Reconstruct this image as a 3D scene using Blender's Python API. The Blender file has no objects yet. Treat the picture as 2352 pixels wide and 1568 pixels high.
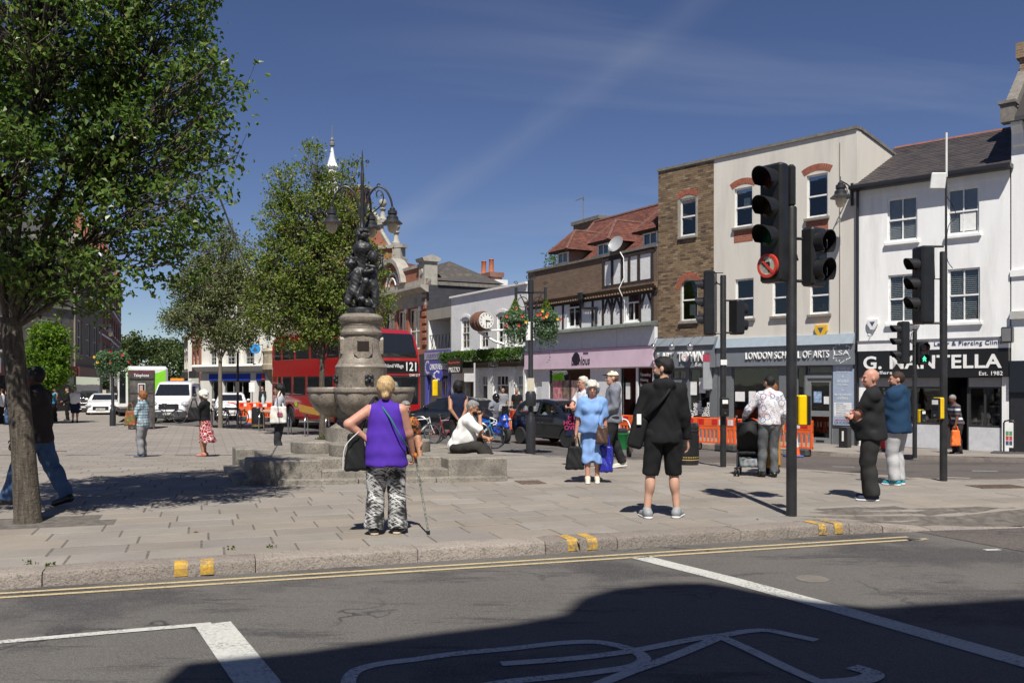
import bpy,bmesh,math,random
import numpy as np
from mathutils import Vector,Matrix
rad=math.radians
random.seed(7);RNG=np.random.default_rng(11)
scene=bpy.context.scene
COL=scene.collection
# ---------------------------------------------------------------- camera, sky, sun, exposure
F,CX,HY,CAMH=2077.0,1176.0,880.0,1.55     # focal length, centre and horizon in 2352-wide pixels, eye height
cam_data=bpy.data.cameras.new('camera');cam=bpy.data.objects.new('camera',cam_data);COL.objects.link(cam)
cam.location=(0,0,CAMH);cam.rotation_euler=(rad(90),0,0)
cam_data.sensor_width=36;cam_data.lens=36*F/2352
cam_data.shift_y=(HY-784)/2352;cam_data.clip_end=3000;cam_data.clip_start=.1
scene.camera=cam
SUN_EL,SUN_AZ=rad(57),rad(2)                  # sun behind the camera
world=bpy.data.worlds.new('World');scene.world=world;world.use_nodes=True
wn,wl=world.node_tree.nodes,world.node_tree.links
wn.clear()
sky=wn.new('ShaderNodeTexSky');sky.sky_type='NISHITA';sky.sun_disc=False
sky.sun_elevation=SUN_EL;sky.sun_rotation=rad(180)-SUN_AZ
sky.air_density=1.0;sky.dust_density=.5;sky.ozone_density=1.6;sky.altitude=2500
bg=wn.new('ShaderNodeBackground');bg.inputs[1].default_value=.05
wo=wn.new('ShaderNodeOutputWorld')
# thin high cloud: streaks over the whole dome, by direction
tc=wn.new('ShaderNodeTexCoord');sep=wn.new('ShaderNodeSeparateXYZ');wl.new(tc.outputs['Generated'],sep.inputs[0])
def wmath(op,a,b=None):
 n=wn.new('ShaderNodeMath');n.operation=op
 for i,v in enumerate((a,b)):
  if v is None:continue
  if isinstance(v,(int,float)):n.inputs[i].default_value=v
  else:wl.new(v,n.inputs[i])
 return n.outputs[0]
zz=wmath('ADD',wmath('MAXIMUM',sep.outputs[2],0.0),.16)
cmb=wn.new('ShaderNodeCombineXYZ');wl.new(wmath('DIVIDE',sep.outputs[0],zz),cmb.inputs[0]);wl.new(wmath('DIVIDE',sep.outputs[1],zz),cmb.inputs[1])
mp=wn.new('ShaderNodeMapping');mp.inputs['Rotation'].default_value=(0,0,rad(-52));mp.inputs['Scale'].default_value=(.75,2.3,1);wl.new(cmb.outputs[0],mp.inputs[0])
n1=wn.new('ShaderNodeTexNoise');n1.inputs['Scale'].default_value=.9;n1.inputs['Detail'].default_value=6;n1.inputs['Roughness'].default_value=.55;n1.inputs['Distortion'].default_value=.5
wl.new(mp.outputs[0],n1.inputs['Vector'])
n2=wn.new('ShaderNodeTexNoise');n2.inputs['Scale'].default_value=.45;n2.inputs['Detail'].default_value=2;wl.new(cmb.outputs[0],n2.inputs['Vector'])
r1=wn.new('ShaderNodeMapRange');r1.inputs[1].default_value=.50;r1.inputs[2].default_value=.85;wl.new(n1.outputs[0],r1.inputs[0])
r2=wn.new('ShaderNodeMapRange');r2.inputs[1].default_value=.42;r2.inputs[2].default_value=.68;wl.new(n2.outputs[0],r2.inputs[0])
# one long streak of cirrus rising to the right
sd1,sd2=Vector((-229,2077,388)),Vector((374,2077,819));sn=sd1.cross(sd2).normalized()
dt=wn.new('ShaderNodeVectorMath');dt.operation='DOT_PRODUCT';wl.new(tc.outputs['Generated'],dt.inputs[0]);dt.inputs[1].default_value=tuple(sn)
nw=wn.new('ShaderNodeTexNoise');nw.inputs['Scale'].default_value=5;nw.inputs['Detail'].default_value=5;wl.new(tc.outputs['Generated'],nw.inputs['Vector'])
ds_=wmath('ABSOLUTE',wmath('ADD',dt.outputs['Value'],wmath('MULTIPLY',wmath('SUBTRACT',nw.outputs[0],.5),.05)))
r3=wn.new('ShaderNodeMapRange');r3.inputs[1].default_value=.022;r3.inputs[2].default_value=0;wl.new(ds_,r3.inputs[0])
n3=wn.new('ShaderNodeTexNoise');n3.inputs['Scale'].default_value=5;n3.inputs['Detail'].default_value=3;n3.inputs['Roughness'].default_value=.65;wl.new(tc.outputs['Generated'],n3.inputs['Vector'])
r4=wn.new('ShaderNodeMapRange');r4.inputs[1].default_value=.25;r4.inputs[2].default_value=.75;wl.new(n3.outputs[0],r4.inputs[0])
r5=wn.new('ShaderNodeMapRange');r5.inputs[1].default_value=.48;r5.inputs[2].default_value=.16;wl.new(sep.outputs[2],r5.inputs[0])
stk=wmath('MULTIPLY',wmath('MULTIPLY',r3.outputs[0],r4.outputs[0]),wmath('MULTIPLY',r5.outputs[0],.24))
cl=wmath('ADD',wmath('MULTIPLY',wmath('MULTIPLY',r1.outputs[0],r2.outputs[0]),.5),stk)
hsv=wn.new('ShaderNodeHueSaturation');hsv.inputs['Saturation'].default_value=1.1;hsv.inputs['Value'].default_value=1.1;hsv.inputs['Hue'].default_value=.514;wl.new(sky.outputs[0],hsv.inputs['Color'])
mx=wn.new('ShaderNodeMix');mx.data_type='RGBA';wl.new(cl,mx.inputs[0]);wl.new(hsv.outputs[0],mx.inputs[6]);mx.inputs[7].default_value=(7.2,7.7,8.6,1)
wl.new(mx.outputs[2],bg.inputs[0]);wl.new(bg.outputs[0],wo.inputs[0])
sd=bpy.data.lights.new('sun','SUN');sd.energy=4.7;sd.angle=rad(.53);sd.color=(1,.955,.88)
sun=bpy.data.objects.new('sun',sd);COL.objects.link(sun)
sun.rotation_euler=(rad(90)-SUN_EL,0,SUN_AZ);sun.location=(0,-20,40)
vs=scene.view_settings;vs.view_transform='Standard';vs.look='None';vs.gamma=1;vs.exposure=.5;vs.use_curve_mapping=False
scene.cycles.max_bounces=6;scene.cycles.transparent_max_bounces=12
scene.cycles.use_denoising=True
# ---------------------------------------------------------------- places: pixels of the photograph <-> points of the place
def clamp(v,a=0.,b=1.):return max(a,min(b,v))
def gz(Y):                                        # the square falls gently towards the far road
 t=clamp((Y-15)/11);return -.38*t*t*(3-2*t)
def gzn(Y):
 t=np.clip((Y-15)/11,0,1);return -.38*t*t*(3-2*t)
def G(px,py,off=0.):                            # ground point under a pixel (off: height above the square)
 Y=12.
 for _ in range(60):Y=.5*Y + .5*F*(CAMH-gz(Y)-off)/(py-HY)
 return Vector(((px-CX)*Y/F,Y,gz(Y)+off))
def XP(px,Y):return (px-CX)*Y/F
def ZP(py,Y):return CAMH-(py-HY)*Y/F
# ---------------------------------------------------------------- materials
MATS={}
def _mixc(nt,fac,a,b):
 m=nt.nodes.new('ShaderNodeMix');m.data_type='RGBA'
 for s,v in ((0,fac),(6,a),(7,b)):
  if isinstance(v,(int,float)):m.inputs[s].default_value=v
  elif isinstance(v,tuple):m.inputs[s].default_value=(*v[:3],1)
  else:nt.links.new(v,m.inputs[s])
 return m.outputs[2]
def _noise(nt,vec,scale,detail=4,rough=.55,stretch=None):
 n=nt.nodes.new('ShaderNodeTexNoise');n.inputs['Scale'].default_value=scale;n.inputs['Detail'].default_value=detail;n.inputs['Roughness'].default_value=rough
 if stretch:
  m=nt.nodes.new('ShaderNodeMapping');m.inputs['Scale'].default_value=stretch;nt.links.new(vec,m.inputs[0]);vec=m.outputs[0]
 nt.links.new(vec,n.inputs['Vector']);return n.outputs[0]
def _range(nt,v,a,b,c=0.,d=1.):
 n=nt.nodes.new('ShaderNodeMapRange');n.inputs[1].default_value=a;n.inputs[2].default_value=b;n.inputs[3].default_value=c;n.inputs[4].default_value=d
 nt.links.new(v,n.inputs[0]);return n.outputs[0]
def _math(nt,op,a,b=0.):
 n=nt.nodes.new('ShaderNodeMath');n.operation=op
 for i,v in enumerate((a,b)):
  if isinstance(v,(int,float)):n.inputs[i].default_value=v
  else:nt.links.new(v,n.inputs[i])
 return n.outputs[0]
def scl(c,k):return tuple(min(1.,max(0.,x*k)) for x in c[:3])
def new_mat(name):
 m=bpy.data.materials.new(name);m.use_nodes=True
 nt=m.node_tree;return m,nt,nt.nodes['Principled BSDF']
def coords(nt,kind):
 if kind=='pos':return nt.nodes.new('ShaderNodeNewGeometry').outputs['Position']
 return nt.nodes.new('ShaderNodeTexCoord').outputs['Object']
def mat(name,col,rough=.6,metal=0.,var=.15,scale=6.,fine=0.,fscale=120.,bump=0.,bscale=60.,spec=.5,coord='pos',stretch=None,dirt=None,dscale=1.5,rnd=0.,emit=None,coat=0.):
 """colour with broad and fine variation, dirt patches, relief; rnd: per-object tone"""
 if name in MATS:return MATS[name]
 m,nt,p=new_mat(name);v=coords(nt,coord)
 c=_mixc(nt,_range(nt,_noise(nt,v,scale,5,.6,stretch),.3,.7),scl(col,1-var),scl(col,1+var))
 if fine:c=_mixc(nt,_range(nt,_noise(nt,v,fscale,2,.6),.35,.65),c,_mixc(nt,.5,c,scl(col,1-2*fine))) if fine<0 else _mixc(nt,_math(nt,'MULTIPLY',_range(nt,_noise(nt,v,fscale,2,.7),.5,.68),fine),c,scl(col,.25))
 if dirt:c=_mixc(nt,_range(nt,_noise(nt,v,dscale,6,.65,stretch),.52,.75,0,.8),c,dirt)
 if rnd:
  oi=nt.nodes.new('ShaderNodeObjectInfo')
  hs=nt.nodes.new('ShaderNodeHueSaturation');nt.links.new(c,hs.inputs['Color']);nt.links.new(_range(nt,oi.outputs['Random'],0,1,1-rnd,1+rnd),hs.inputs['Value']);c=hs.outputs[0]
 nt.links.new(c,p.inputs['Base Color'])
 p.inputs['Roughness'].default_value=rough;p.inputs['Metallic'].default_value=metal;p.inputs['Specular IOR Level'].default_value=spec
 if coat:p.inputs['Coat Weight'].default_value=coat;p.inputs['Coat Roughness'].default_value=.05
 if bump:
  b=nt.nodes.new('ShaderNodeBump');b.inputs['Strength'].default_value=bump;b.inputs['Distance'].default_value=.02
  nt.links.new(_noise(nt,v,bscale,4,.65),b.inputs['Height']);nt.links.new(b.outputs[0],p.inputs['Normal'])
 if emit:p.inputs['Emission Color'].default_value=(*emit[:3],1);p.inputs['Emission Strength'].default_value=emit[3]
 MATS[name]=m;return m
def plain(name,col,rough=.5,metal=0.,**k):return mat(name,col,rough,metal,var=k.pop('var',.08),**k)
def glass(name='window_glass',tint=(.75,.8,.82),refl=1.8,dark=.25):
 if name in MATS:return MATS[name]
 m,nt,p=new_mat(name);nt.nodes.remove(p);out=nt.nodes['Material Output']
 tr=nt.nodes.new('ShaderNodeBsdfTransparent');tr.inputs[0].default_value=(*scl(tint,1-dark),1)
 gl=nt.nodes.new('ShaderNodeBsdfGlossy');gl.inputs['Roughness'].default_value=.015
 fr=nt.nodes.new('ShaderNodeFresnel');nt.links.new(_range(nt,nt.nodes.new('ShaderNodeNewGeometry').outputs['Backfacing'],0,1,1.5,1/1.5),fr.inputs[0])   # thin pane: same from both sides
 v=coords(nt,'pos');b=nt.nodes.new('ShaderNodeBump');b.inputs['Strength'].default_value=.04;b.inputs['Distance'].default_value=.05
 nt.links.new(_noise(nt,v,1.4,1),b.inputs['Height']);nt.links.new(b.outputs[0],gl.inputs['Normal'])
 ms=nt.nodes.new('ShaderNodeMixShader');nt.links.new(_math(nt,'MINIMUM',_math(nt,'MULTIPLY',fr.outputs[0],refl),.95),ms.inputs[0])
 nt.links.new(tr.outputs[0],ms.inputs[1]);nt.links.new(gl.outputs[0],ms.inputs[2]);nt.links.new(ms.outputs[0],out.inputs[0])
 MATS[name]=m;return m
def brick_mat(name,c1,c2,mortar,scale=1.,coord='obj',axis='xz'):
 """masonry too far off to tell its bricks apart"""
 if name in MATS:return MATS[name]
 m,nt,p=new_mat(name);v=coords(nt,coord)
 s=nt.nodes.new('ShaderNodeSeparateXYZ');nt.links.new(v,s.inputs[0]);cb=nt.nodes.new('ShaderNodeCombineXYZ')
 nt.links.new(_math(nt,'ADD',s.outputs[0],s.outputs[1]),cb.inputs[0]);nt.links.new(s.outputs[2],cb.inputs[1])
 b=nt.nodes.new('ShaderNodeTexBrick');nt.links.new(cb.outputs[0],b.inputs[0])
 b.inputs['Scale'].default_value=1/scale;b.inputs['Brick Width'].default_value=.225;b.inputs['Row Height'].default_value=.075;b.inputs['Mortar Size'].default_value=.007
 b.inputs['Color1'].default_value=(*c1,1);b.inputs['Color2'].default_value=(*c2,1);b.inputs['Mortar'].default_value=(*mortar,1)
 c=_mixc(nt,_range(nt,_noise(nt,v,1.2,5),.4,.75,0,.5),b.outputs[0],scl(c1,.5))
 nt.links.new(c,p.inputs['Base Color']);p.inputs['Roughness'].default_value=.9
 MATS[name]=m;return m
# ---------------------------------------------------------------- objects
def obj(name,me,m,parent=None,smooth=False,loc=None,rot=None):
 o=bpy.data.objects.new(name,me)
 if m is not None and me is not None and len(me.materials)==0:
  for q in (m if isinstance(m,(list,tuple)) else [m]):me.materials.append(q)
 COL.objects.link(o)
 if parent is not None:o.parent=parent
 if loc is not None:o.location=loc
 if rot is not None:o.rotation_euler=rot
 if smooth:me.polygons.foreach_set('use_smooth',[True]*len(me.polygons))
 return o
def tag(o,label=None,cat=None,group=None,kind=None):
 if label:o['label']=label
 if cat:o['category']=cat
 if group:o['group']=group
 if kind:o['kind']=kind
 return o
def thing(name,label,cat,loc=(0,0,0),rz=0.,group=None):
 o=bpy.data.objects.new(name,None);COL.objects.link(o);o.location=loc;o.rotation_euler=(0,0,rz);o.empty_display_size=.1
 return tag(o,label,cat,group)
def copy_tree(o,parent=None):
 c=o.copy();COL.objects.link(c);c.parent=parent
 for ch in list(o.children):copy_tree(ch,c)
 return c
class MB:
 """collects verts and faces for one mesh"""
 def __init__(s):s.v=[];s.f=[];s.mi=[];s.cur=0
 def add(s,vs,fs):
  n=len(s.v);s.v+=[tuple(x) for x in vs];s.f+=[tuple(i+n for i in f) for f in fs];s.mi+=[s.cur]*len(fs);return s
 def box(s,x0,x1,y0,y1,z0,z1):
  return s.add([(x0,y0,z0),(x1,y0,z0),(x1,y1,z0),(x0,y1,z0),(x0,y0,z1),(x1,y0,z1),(x1,y1,z1),(x0,y1,z1)],
     [(0,3,2,1),(4,5,6,7),(0,1,5,4),(1,2,6,5),(2,3,7,6),(3,0,4,7)])
 def bbox(s,x0,x1,y0,y1,z0,z1,b=.01):
  """box with chamfered edges"""
  b=min(b,.45*min(x1-x0,y1-y0,z1-z0));lo=(x0,y0,z0);hi=(x1,y1,z1);vs=[];idx={}
  for cx in (0,1):
   for cy in (0,1):
    for cz in (0,1):
     for ax in range(3):
      p=[(lo[i]+b if c==0 else hi[i]-b) for i,c in enumerate((cx,cy,cz))]
      p[ax]=hi[ax] if (cx,cy,cz)[ax] else lo[ax];idx[(cx,cy,cz,ax)]=len(vs);vs.append(tuple(p))
  fs=[];I=idx
  for ax in range(3):
   u,w=[(1,2),(2,0),(0,1)][ax]
   for c in (0,1):
    q=[]
    for a,d in ((0,0),(1,0),(1,1),(0,1)):
     k=[0,0,0];k[ax]=c;k[u]=a;k[w]=d;q.append(I[(*k,ax)])
    fs.append(tuple(q) if c else tuple(q[::-1]))
   for a in (0,1):
    for d in (0,1):      # edges along ax
     k0=[0,0,0];k0[u]=a;k0[w]=d;k1=list(k0);k1[ax]=1
     q=(I[(*k0,u)],I[(*k0,w)],I[(*k1,w)],I[(*k1,u)]);fs.append(q if (a ^ d) else q[::-1])
  for cx in (0,1):
   for cy in (0,1):
    for cz in (0,1):
     q=(I[(cx,cy,cz,0)],I[(cx,cy,cz,1)],I[(cx,cy,cz,2)]);fs.append(q if (cx+cy+cz) % 2 else q[::-1])
  return s.add(vs,fs)
 def lathe(s,prof,n=24,c=(0,0,0),sx=1.,sy=1.,a0=0.,a1=math.tau):
  full=abs(a1-a0-math.tau)<1e-6;m=n if full else n+1;vs=[];fs=[]
  for r,z in prof:
   for i in range(m):
    a=a0+(a1-a0)*i/n;vs.append((c[0]+r*sx*math.cos(a),c[1]+r*sy*math.sin(a),c[2]+z))
  for j in range(len(prof)-1):
   for i in range(n):
    k=(i+1) % m;fs.append((j*m+i,j*m+k,(j+1)*m+k,(j+1)*m+i))
  if full:
   if prof[0][0]>1e-6:fs.append(tuple(range(m-1,-1,-1)))
   if prof[-1][0]>1e-6:fs.append(tuple((len(prof)-1)*m+i for i in range(m)))
  return s.add(vs,fs)
 def cyl(s,a,b,r,r2=None,n=12):return s.tube([a,b],[r,r if r2 is None else r2],n)
 def tube(s,path,r,n=8,close=False):
  P=[Vector(p) for p in path];R=r if isinstance(r,(list,tuple)) else [r]*len(P);vs=[];fs=[];up=None;m=len(P)
  for i,p in enumerate(P):
   t=(P[(i+1) % m]-P[i-1]) if close else (P[min(i+1,m-1)]-P[max(i-1,0)])
   t=t.normalized() if t.length>1e-9 else Vector((0,0,1))
   if up is None:up=t.orthogonal().normalized()
   u=up-t*up.dot(t);u=u.normalized() if u.length>1e-6 else t.orthogonal().normalized();up=u;w=t.cross(u)
   for k in range(n):
    a=math.tau*k/n;vs.append(p+(u*math.cos(a)+w*math.sin(a))*R[i])
  for i in range(m if close else m-1):
   j=(i+1) % m
   for k in range(n):l=(k+1) % n;fs.append((i*n+k,i*n+l,j*n+l,j*n+k))
  if not close:fs+=[tuple(range(n-1,-1,-1)),tuple((m-1)*n+k for k in range(n))]
  return s.add(vs,fs)
 def prism(s,poly,d0,d1,axis='y'):
  """polygon (a,b) pushed along an axis; axis y: (x,z), x: (y,z), z: (x,y)"""
  n=len(poly)
  def pt(a,b,d):return {'y':(a,d,b),'x':(d,a,b),'z':(a,b,d)}[axis]
  vs=[pt(a,b,d0) for a,b in poly]+[pt(a,b,d1) for a,b in poly]
  ar=sum(poly[i][0]*poly[(i+1) % n][1]-poly[(i+1) % n][0]*poly[i][1] for i in range(n));fl=(ar>0) ^ (axis=='y') ^ (d1<d0)
  f0=tuple(range(n));fs=[f0[::-1] if fl else f0,tuple(i+n for i in (f0 if fl else f0[::-1]))]
  for i in range(n):
   j=(i+1) % n;q=(i,j,j+n,i+n);fs.append(q if fl else q[::-1])
  return s.add(vs,fs)
 def quad(s,a,b,c,d):return s.add([a,b,c,d],[(0,1,2,3)])
 def ball(s,c,r,n=12,m=8):
  r=r if isinstance(r,(tuple,list)) else (r,r,r)
  prof=[(math.sin(math.pi*j/m),-math.cos(math.pi*j/m)) for j in range(m+1)];k=len(s.v)
  s.lathe([(max(q,1e-4),z) for q,z in prof],n)
  s.v[k:]=[(c[0]+x*r[0],c[1]+y*r[1],c[2]+z*r[2]) for x,y,z in s.v[k:]];return s
 def xf(s,M,k=0):s.v[k:]=[tuple(M @ Vector(p)) for p in s.v[k:]];return s
 def mesh(s,name='m'):
  me=bpy.data.meshes.new(name);me.from_pydata(s.v,[],s.f)
  if any(s.mi):me.polygons.foreach_set('material_index',s.mi)
  me.update();return me
 def build(s,name,m,parent=None,smooth=False,loc=None,rot=None):
  me=s.mesh(name);o=obj(name,me,m,parent,False,loc,rot)
  if smooth:
   me.polygons.foreach_set('use_smooth',[True]*len(me.polygons))
   try:me.set_sharp_from_angle(angle=rad(smooth if smooth>1 else 40))
   except Exception:pass
  return o
def mesh_np(name,v,f,mi=None,smooth=True):
 """quads or triangles from arrays"""
 me=bpy.data.meshes.new(name);v=np.asarray(v,np.float32);f=np.asarray(f,np.int32);k=f.shape[1]
 me.vertices.add(len(v));me.vertices.foreach_set('co',v.ravel());me.loops.add(f.size);me.loops.foreach_set('vertex_index',f.ravel())
 me.polygons.add(len(f));me.polygons.foreach_set('loop_start',np.arange(0,f.size,k,dtype=np.int32))
 if mi is not None:me.polygons.foreach_set('material_index',np.asarray(mi,np.int32))
 me.polygons.foreach_set('use_smooth',np.full(len(f),smooth));me.update(calc_edges=True);me.validate();return me
def text(body,size,m,parent,loc,rot=(rad(90),0,0),name='lettering',align='CENTER',ext=.004,bold=0.,sx=1.,shear=0.,space=1.):
 c=bpy.data.curves.new(name,'FONT');c.body=body;c.size=size;c.align_x=align;c.align_y='CENTER';c.extrude=ext;c.offset=bold;c.shear=shear;c.space_character=space;c.resolution_u=3
 tmp=bpy.data.objects.new('t',c);me=bpy.data.meshes.new_from_object(tmp);bpy.data.objects.remove(tmp);bpy.data.curves.remove(c);me.name=name
 me.materials.clear();me.materials.append(m);o=bpy.data.objects.new(name,me);COL.objects.link(o);o.parent=parent;o.location=loc;o.rotation_euler=rot;o.scale=(sx,1,1);return o
def sheet(name,m,parent,x0,x1,z0,z1,y,t=.004):return MB().box(x0,x1,y-t,y,z0,z1).build(name,m,parent)
# ---------------------------------------------------------------- implicit solids (bodies, clothes, cars, statues)
class Vol:
 def __init__(s,lo,hi,vox):
  s.lo=np.array(lo,np.float32);s.vox=vox;s.n=np.maximum(4,np.ceil((np.array(hi)-s.lo)/vox).astype(int)+1)
  s.ax=[s.lo[i]+vox*np.arange(s.n[i],dtype=np.float32) for i in range(3)];s.d=np.full(s.n,.5,np.float32)
 def blk(s,lo,hi):
  a=np.clip(np.floor((np.array(lo)-s.lo)/s.vox).astype(int),0,s.n);b=np.clip(np.ceil((np.array(hi)-s.lo)/s.vox).astype(int)+1,0,s.n)
  if np.any(b<=a):return None,None
  sl=tuple(slice(i,j) for i,j in zip(a,b));return sl,[s.ax[0][sl[0]][:,None,None],s.ax[1][sl[1]][None,:,None],s.ax[2][sl[2]][None,None,:]]
 def full(s):return [s.ax[0][:,None,None],s.ax[1][None,:,None],s.ax[2][None,None,:]]
 def put(s,sl,e,k,mode='u'):
  a=s.d[sl]
  if mode=='u':
   h=np.maximum(k-np.abs(a-e),0)/max(k,1e-6);s.d[sl]=np.minimum(a,e)-h*h*k*.25
  elif mode=='s':
   b=-e;h=np.maximum(k-np.abs(a-b),0)/max(k,1e-6);s.d[sl]=np.maximum(a,b)+h*h*k*.25
  else:
   h=np.maximum(k-np.abs(a-e),0)/max(k,1e-6);s.d[sl]=np.maximum(a,e)+h*h*k*.25
 def cap(s,a,b,ra,rb=None,k=.02,mode='u',flat=None):
  """tapered capsule; flat=(nx,ny,nz,q): thinner by q along that direction"""
  rb=ra if rb is None else rb;a=np.array(a,np.float32);b=np.array(b,np.float32);r=max(ra,rb)+k+2*s.vox
  sl,c=s.blk(np.minimum(a,b)-r,np.maximum(a,b)+r)
  if sl is None:return s
  ab=b-a;L=max(float(ab@ab),1e-9);q=[c[i]-a[i] for i in range(3)]
  t=np.clip((q[0]*ab[0]+q[1]*ab[1]+q[2]*ab[2])/L,0,1);w=[q[i]-t*ab[i] for i in range(3)]
  if flat is not None:
   n=np.array(flat[:3],np.float32);n /= np.linalg.norm(n);dn=(w[0]*n[0]+w[1]*n[1]+w[2]*n[2])*(1/flat[3]-1);w=[w[i]+dn*n[i] for i in range(3)]
   s.put(sl,(np.sqrt(w[0]**2+w[1]**2+w[2]**2)-(ra+(rb-ra)*t))*min(1,(flat[3]+1)/2),k,mode);return s
  s.put(sl,np.sqrt(w[0]**2+w[1]**2+w[2]**2)-(ra+(rb-ra)*t),k,mode);return s
 def ell(s,c0,r,k=.03,R=None,mode='u'):
  r=np.array(r,np.float32);m=float(r.max())+k+2*s.vox;c0=np.array(c0,np.float32);sl,c=s.blk(c0-m,c0+m)
  if sl is None:return s
  q=[c[i]-c0[i] for i in range(3)]
  if R is not None:q=[q[0]*R[0][i]+q[1]*R[1][i]+q[2]*R[2][i] for i in range(3)]
  k0=np.sqrt(sum((q[i]/r[i])**2 for i in range(3)));k1=np.sqrt(sum((q[i]/r[i]**2)**2 for i in range(3)))+1e-6
  s.put(sl,k0*(k0-1)/k1,k,mode);return s
 def box(s,c0,h,rd=.01,k=.01,R=None,mode='u'):
  m=float(np.linalg.norm(h))+k+2*s.vox;c0=np.array(c0,np.float32);sl,c=s.blk(c0-m,c0+m)
  if sl is None:return s
  q=[c[i]-c0[i] for i in range(3)]
  if R is not None:q=[q[0]*R[0][i]+q[1]*R[1][i]+q[2]*R[2][i] for i in range(3)]
  q=[np.abs(q[i])-(h[i]-rd) for i in range(3)]
  e=np.sqrt(sum(np.maximum(x,0)**2 for x in q))+np.minimum(np.maximum(np.maximum(q[0],q[1]),q[2]),0)-rd
  s.put(sl,e+0*s.d[sl],k,mode);return s
 def fn(s,f,k=.01,mode='i'):
  sl=(slice(None),)*3;s.put(sl,(f(*s.full())+0*s.d).astype(np.float32),k,mode);return s
 def disp(s,f):s.d=(s.d+f(*s.full())).astype(np.float32);return s
 def arrays(s):
  d=s.d.copy()
  for ax in range(3):                       # closed at the border
   sl=[slice(None)]*3;sl[ax]=0;d[tuple(sl)]=np.maximum(d[tuple(sl)],1e-3);sl[ax]=-1;d[tuple(sl)]=np.maximum(d[tuple(sl)],1e-3)
  neg=d<0;n=np.array(d.shape);cs=tuple(n-1)
  cnt=np.zeros(cs,np.int16)
  for i in (0,1):
   for j in (0,1):
    for l in (0,1):cnt+=neg[i:i+cs[0],j:j+cs[1],l:l+cs[2]]
  act=np.argwhere((cnt>0) & (cnt<8));vid=np.full(cs,-1,np.int32)
  if len(act)==0:return None
  vid[tuple(act.T)]=np.arange(len(act));acc=np.zeros((len(act),3),np.float32);num=np.zeros(len(act),np.float32)
  cn=np.array([(i,j,l) for i in (0,1) for j in (0,1) for l in (0,1)])
  val=np.stack([d[tuple((act+c).T)] for c in cn],1)
  for a in range(8):
   for b in range(a+1,8):
    if np.abs(cn[a]-cn[b]).sum()!=1:continue
    va,vb=val[:,a],val[:,b];m=(va<0)!=(vb<0);t=np.where(m,va/np.where(m,va-vb,1),0)
    acc+=np.where(m[:,None],cn[a]+t[:,None]*(cn[b]-cn[a]),0);num+=m
  v=(act+acc/num[:,None])*s.vox+s.lo;fs=[]
  for ax in range(3):
   u,w=(ax+1) % 3,(ax+2) % 3;sl0=[slice(None)]*3;sl1=[slice(None)]*3;sl0[ax]=slice(0,-1);sl1[ax]=slice(1,None)
   A=neg[tuple(sl0)];B=neg[tuple(sl1)];e=np.argwhere(A!=B);e=e[(e[:,u]>0) & (e[:,w]>0) & (e[:,u]<n[u]-1) & (e[:,w]<n[w]-1)]
   if not len(e):continue
   fl=A[tuple(e.T)];q=[]
   for du,dw in ((-1,-1),(0,-1),(0,0),(-1,0)):
    k=e.copy();k[:,u]+=du;k[:,w]+=dw;q.append(vid[tuple(k.T)])
   q=np.stack(q,1);q[~fl]=q[~fl][:,::-1];fs.append(q)
  f=np.concatenate(fs);return v,f
 def build(s,name,m,parent=None,loc=None,rot=None,mfun=None):
  r=s.arrays()
  if r is None:return None
  v,f=r;mi=None
  if mfun is not None:mi=mfun(v[f].mean(1))
  return obj(name,mesh_np(name,v,f,mi),m,parent,False,loc,rot)
# ================================================================ ground
def nk(X):return 8.74+.342*X                    # kerb line of the near road
E1=Vector((.9462,.3236,0));N1=Vector((-.3236,.9462,0));K0=Vector((0,8.74,0))
EDGE=[(10.05,3.83),(10.12,4.2),(10.4,5.9),(10.9,9),(11.3,13),(14.55,13),(14.6,8.2),(14.65,6.87),(14.9,6.6),(16.6,5.3),(18.7,4.4),(24,.7),(30,-3.6),(37,-10.2),(45,-19.5),(60,-25.),(120,-50.)]
def XR(Y):
 if Y<=EDGE[0][0]:return (Y-8.74)/.342
 for (y0,x0),(y1,x1) in zip(EDGE,EDGE[1:]):
  if Y<=y1:return x0+(x1-x0)*(Y-y0)/(y1-y0)
 return EDGE[-1][1]
def sm(t):t=clamp(t);return t*t*(3-2*t)
def drop(X,Y):return -.1*sm((X-3.3)/.8)*sm((11.4-Y)/1.1) if X>3.3 and Y<11.4 else 0.
def rows_sheet(name,m,ys,xl,xr,zoff,nx=1,parent=None,dr=False):
 v=[];f=[];w=nx+1
 for Y in ys:
  a,b=xl(Y),xr(Y)
  for i in range(w):X=a+(b-a)*i/nx;v.append((X,Y,gz(Y)+zoff+(drop(X,Y) if dr else 0)))
 for j in range(len(ys)-1):
  for i in range(nx):k=j*w+i;f.append((k,k+1,k+w+1,k+w))
 me=bpy.data.meshes.new(name);me.from_pydata(v,[],f);return obj(name,me,m,parent)
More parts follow.
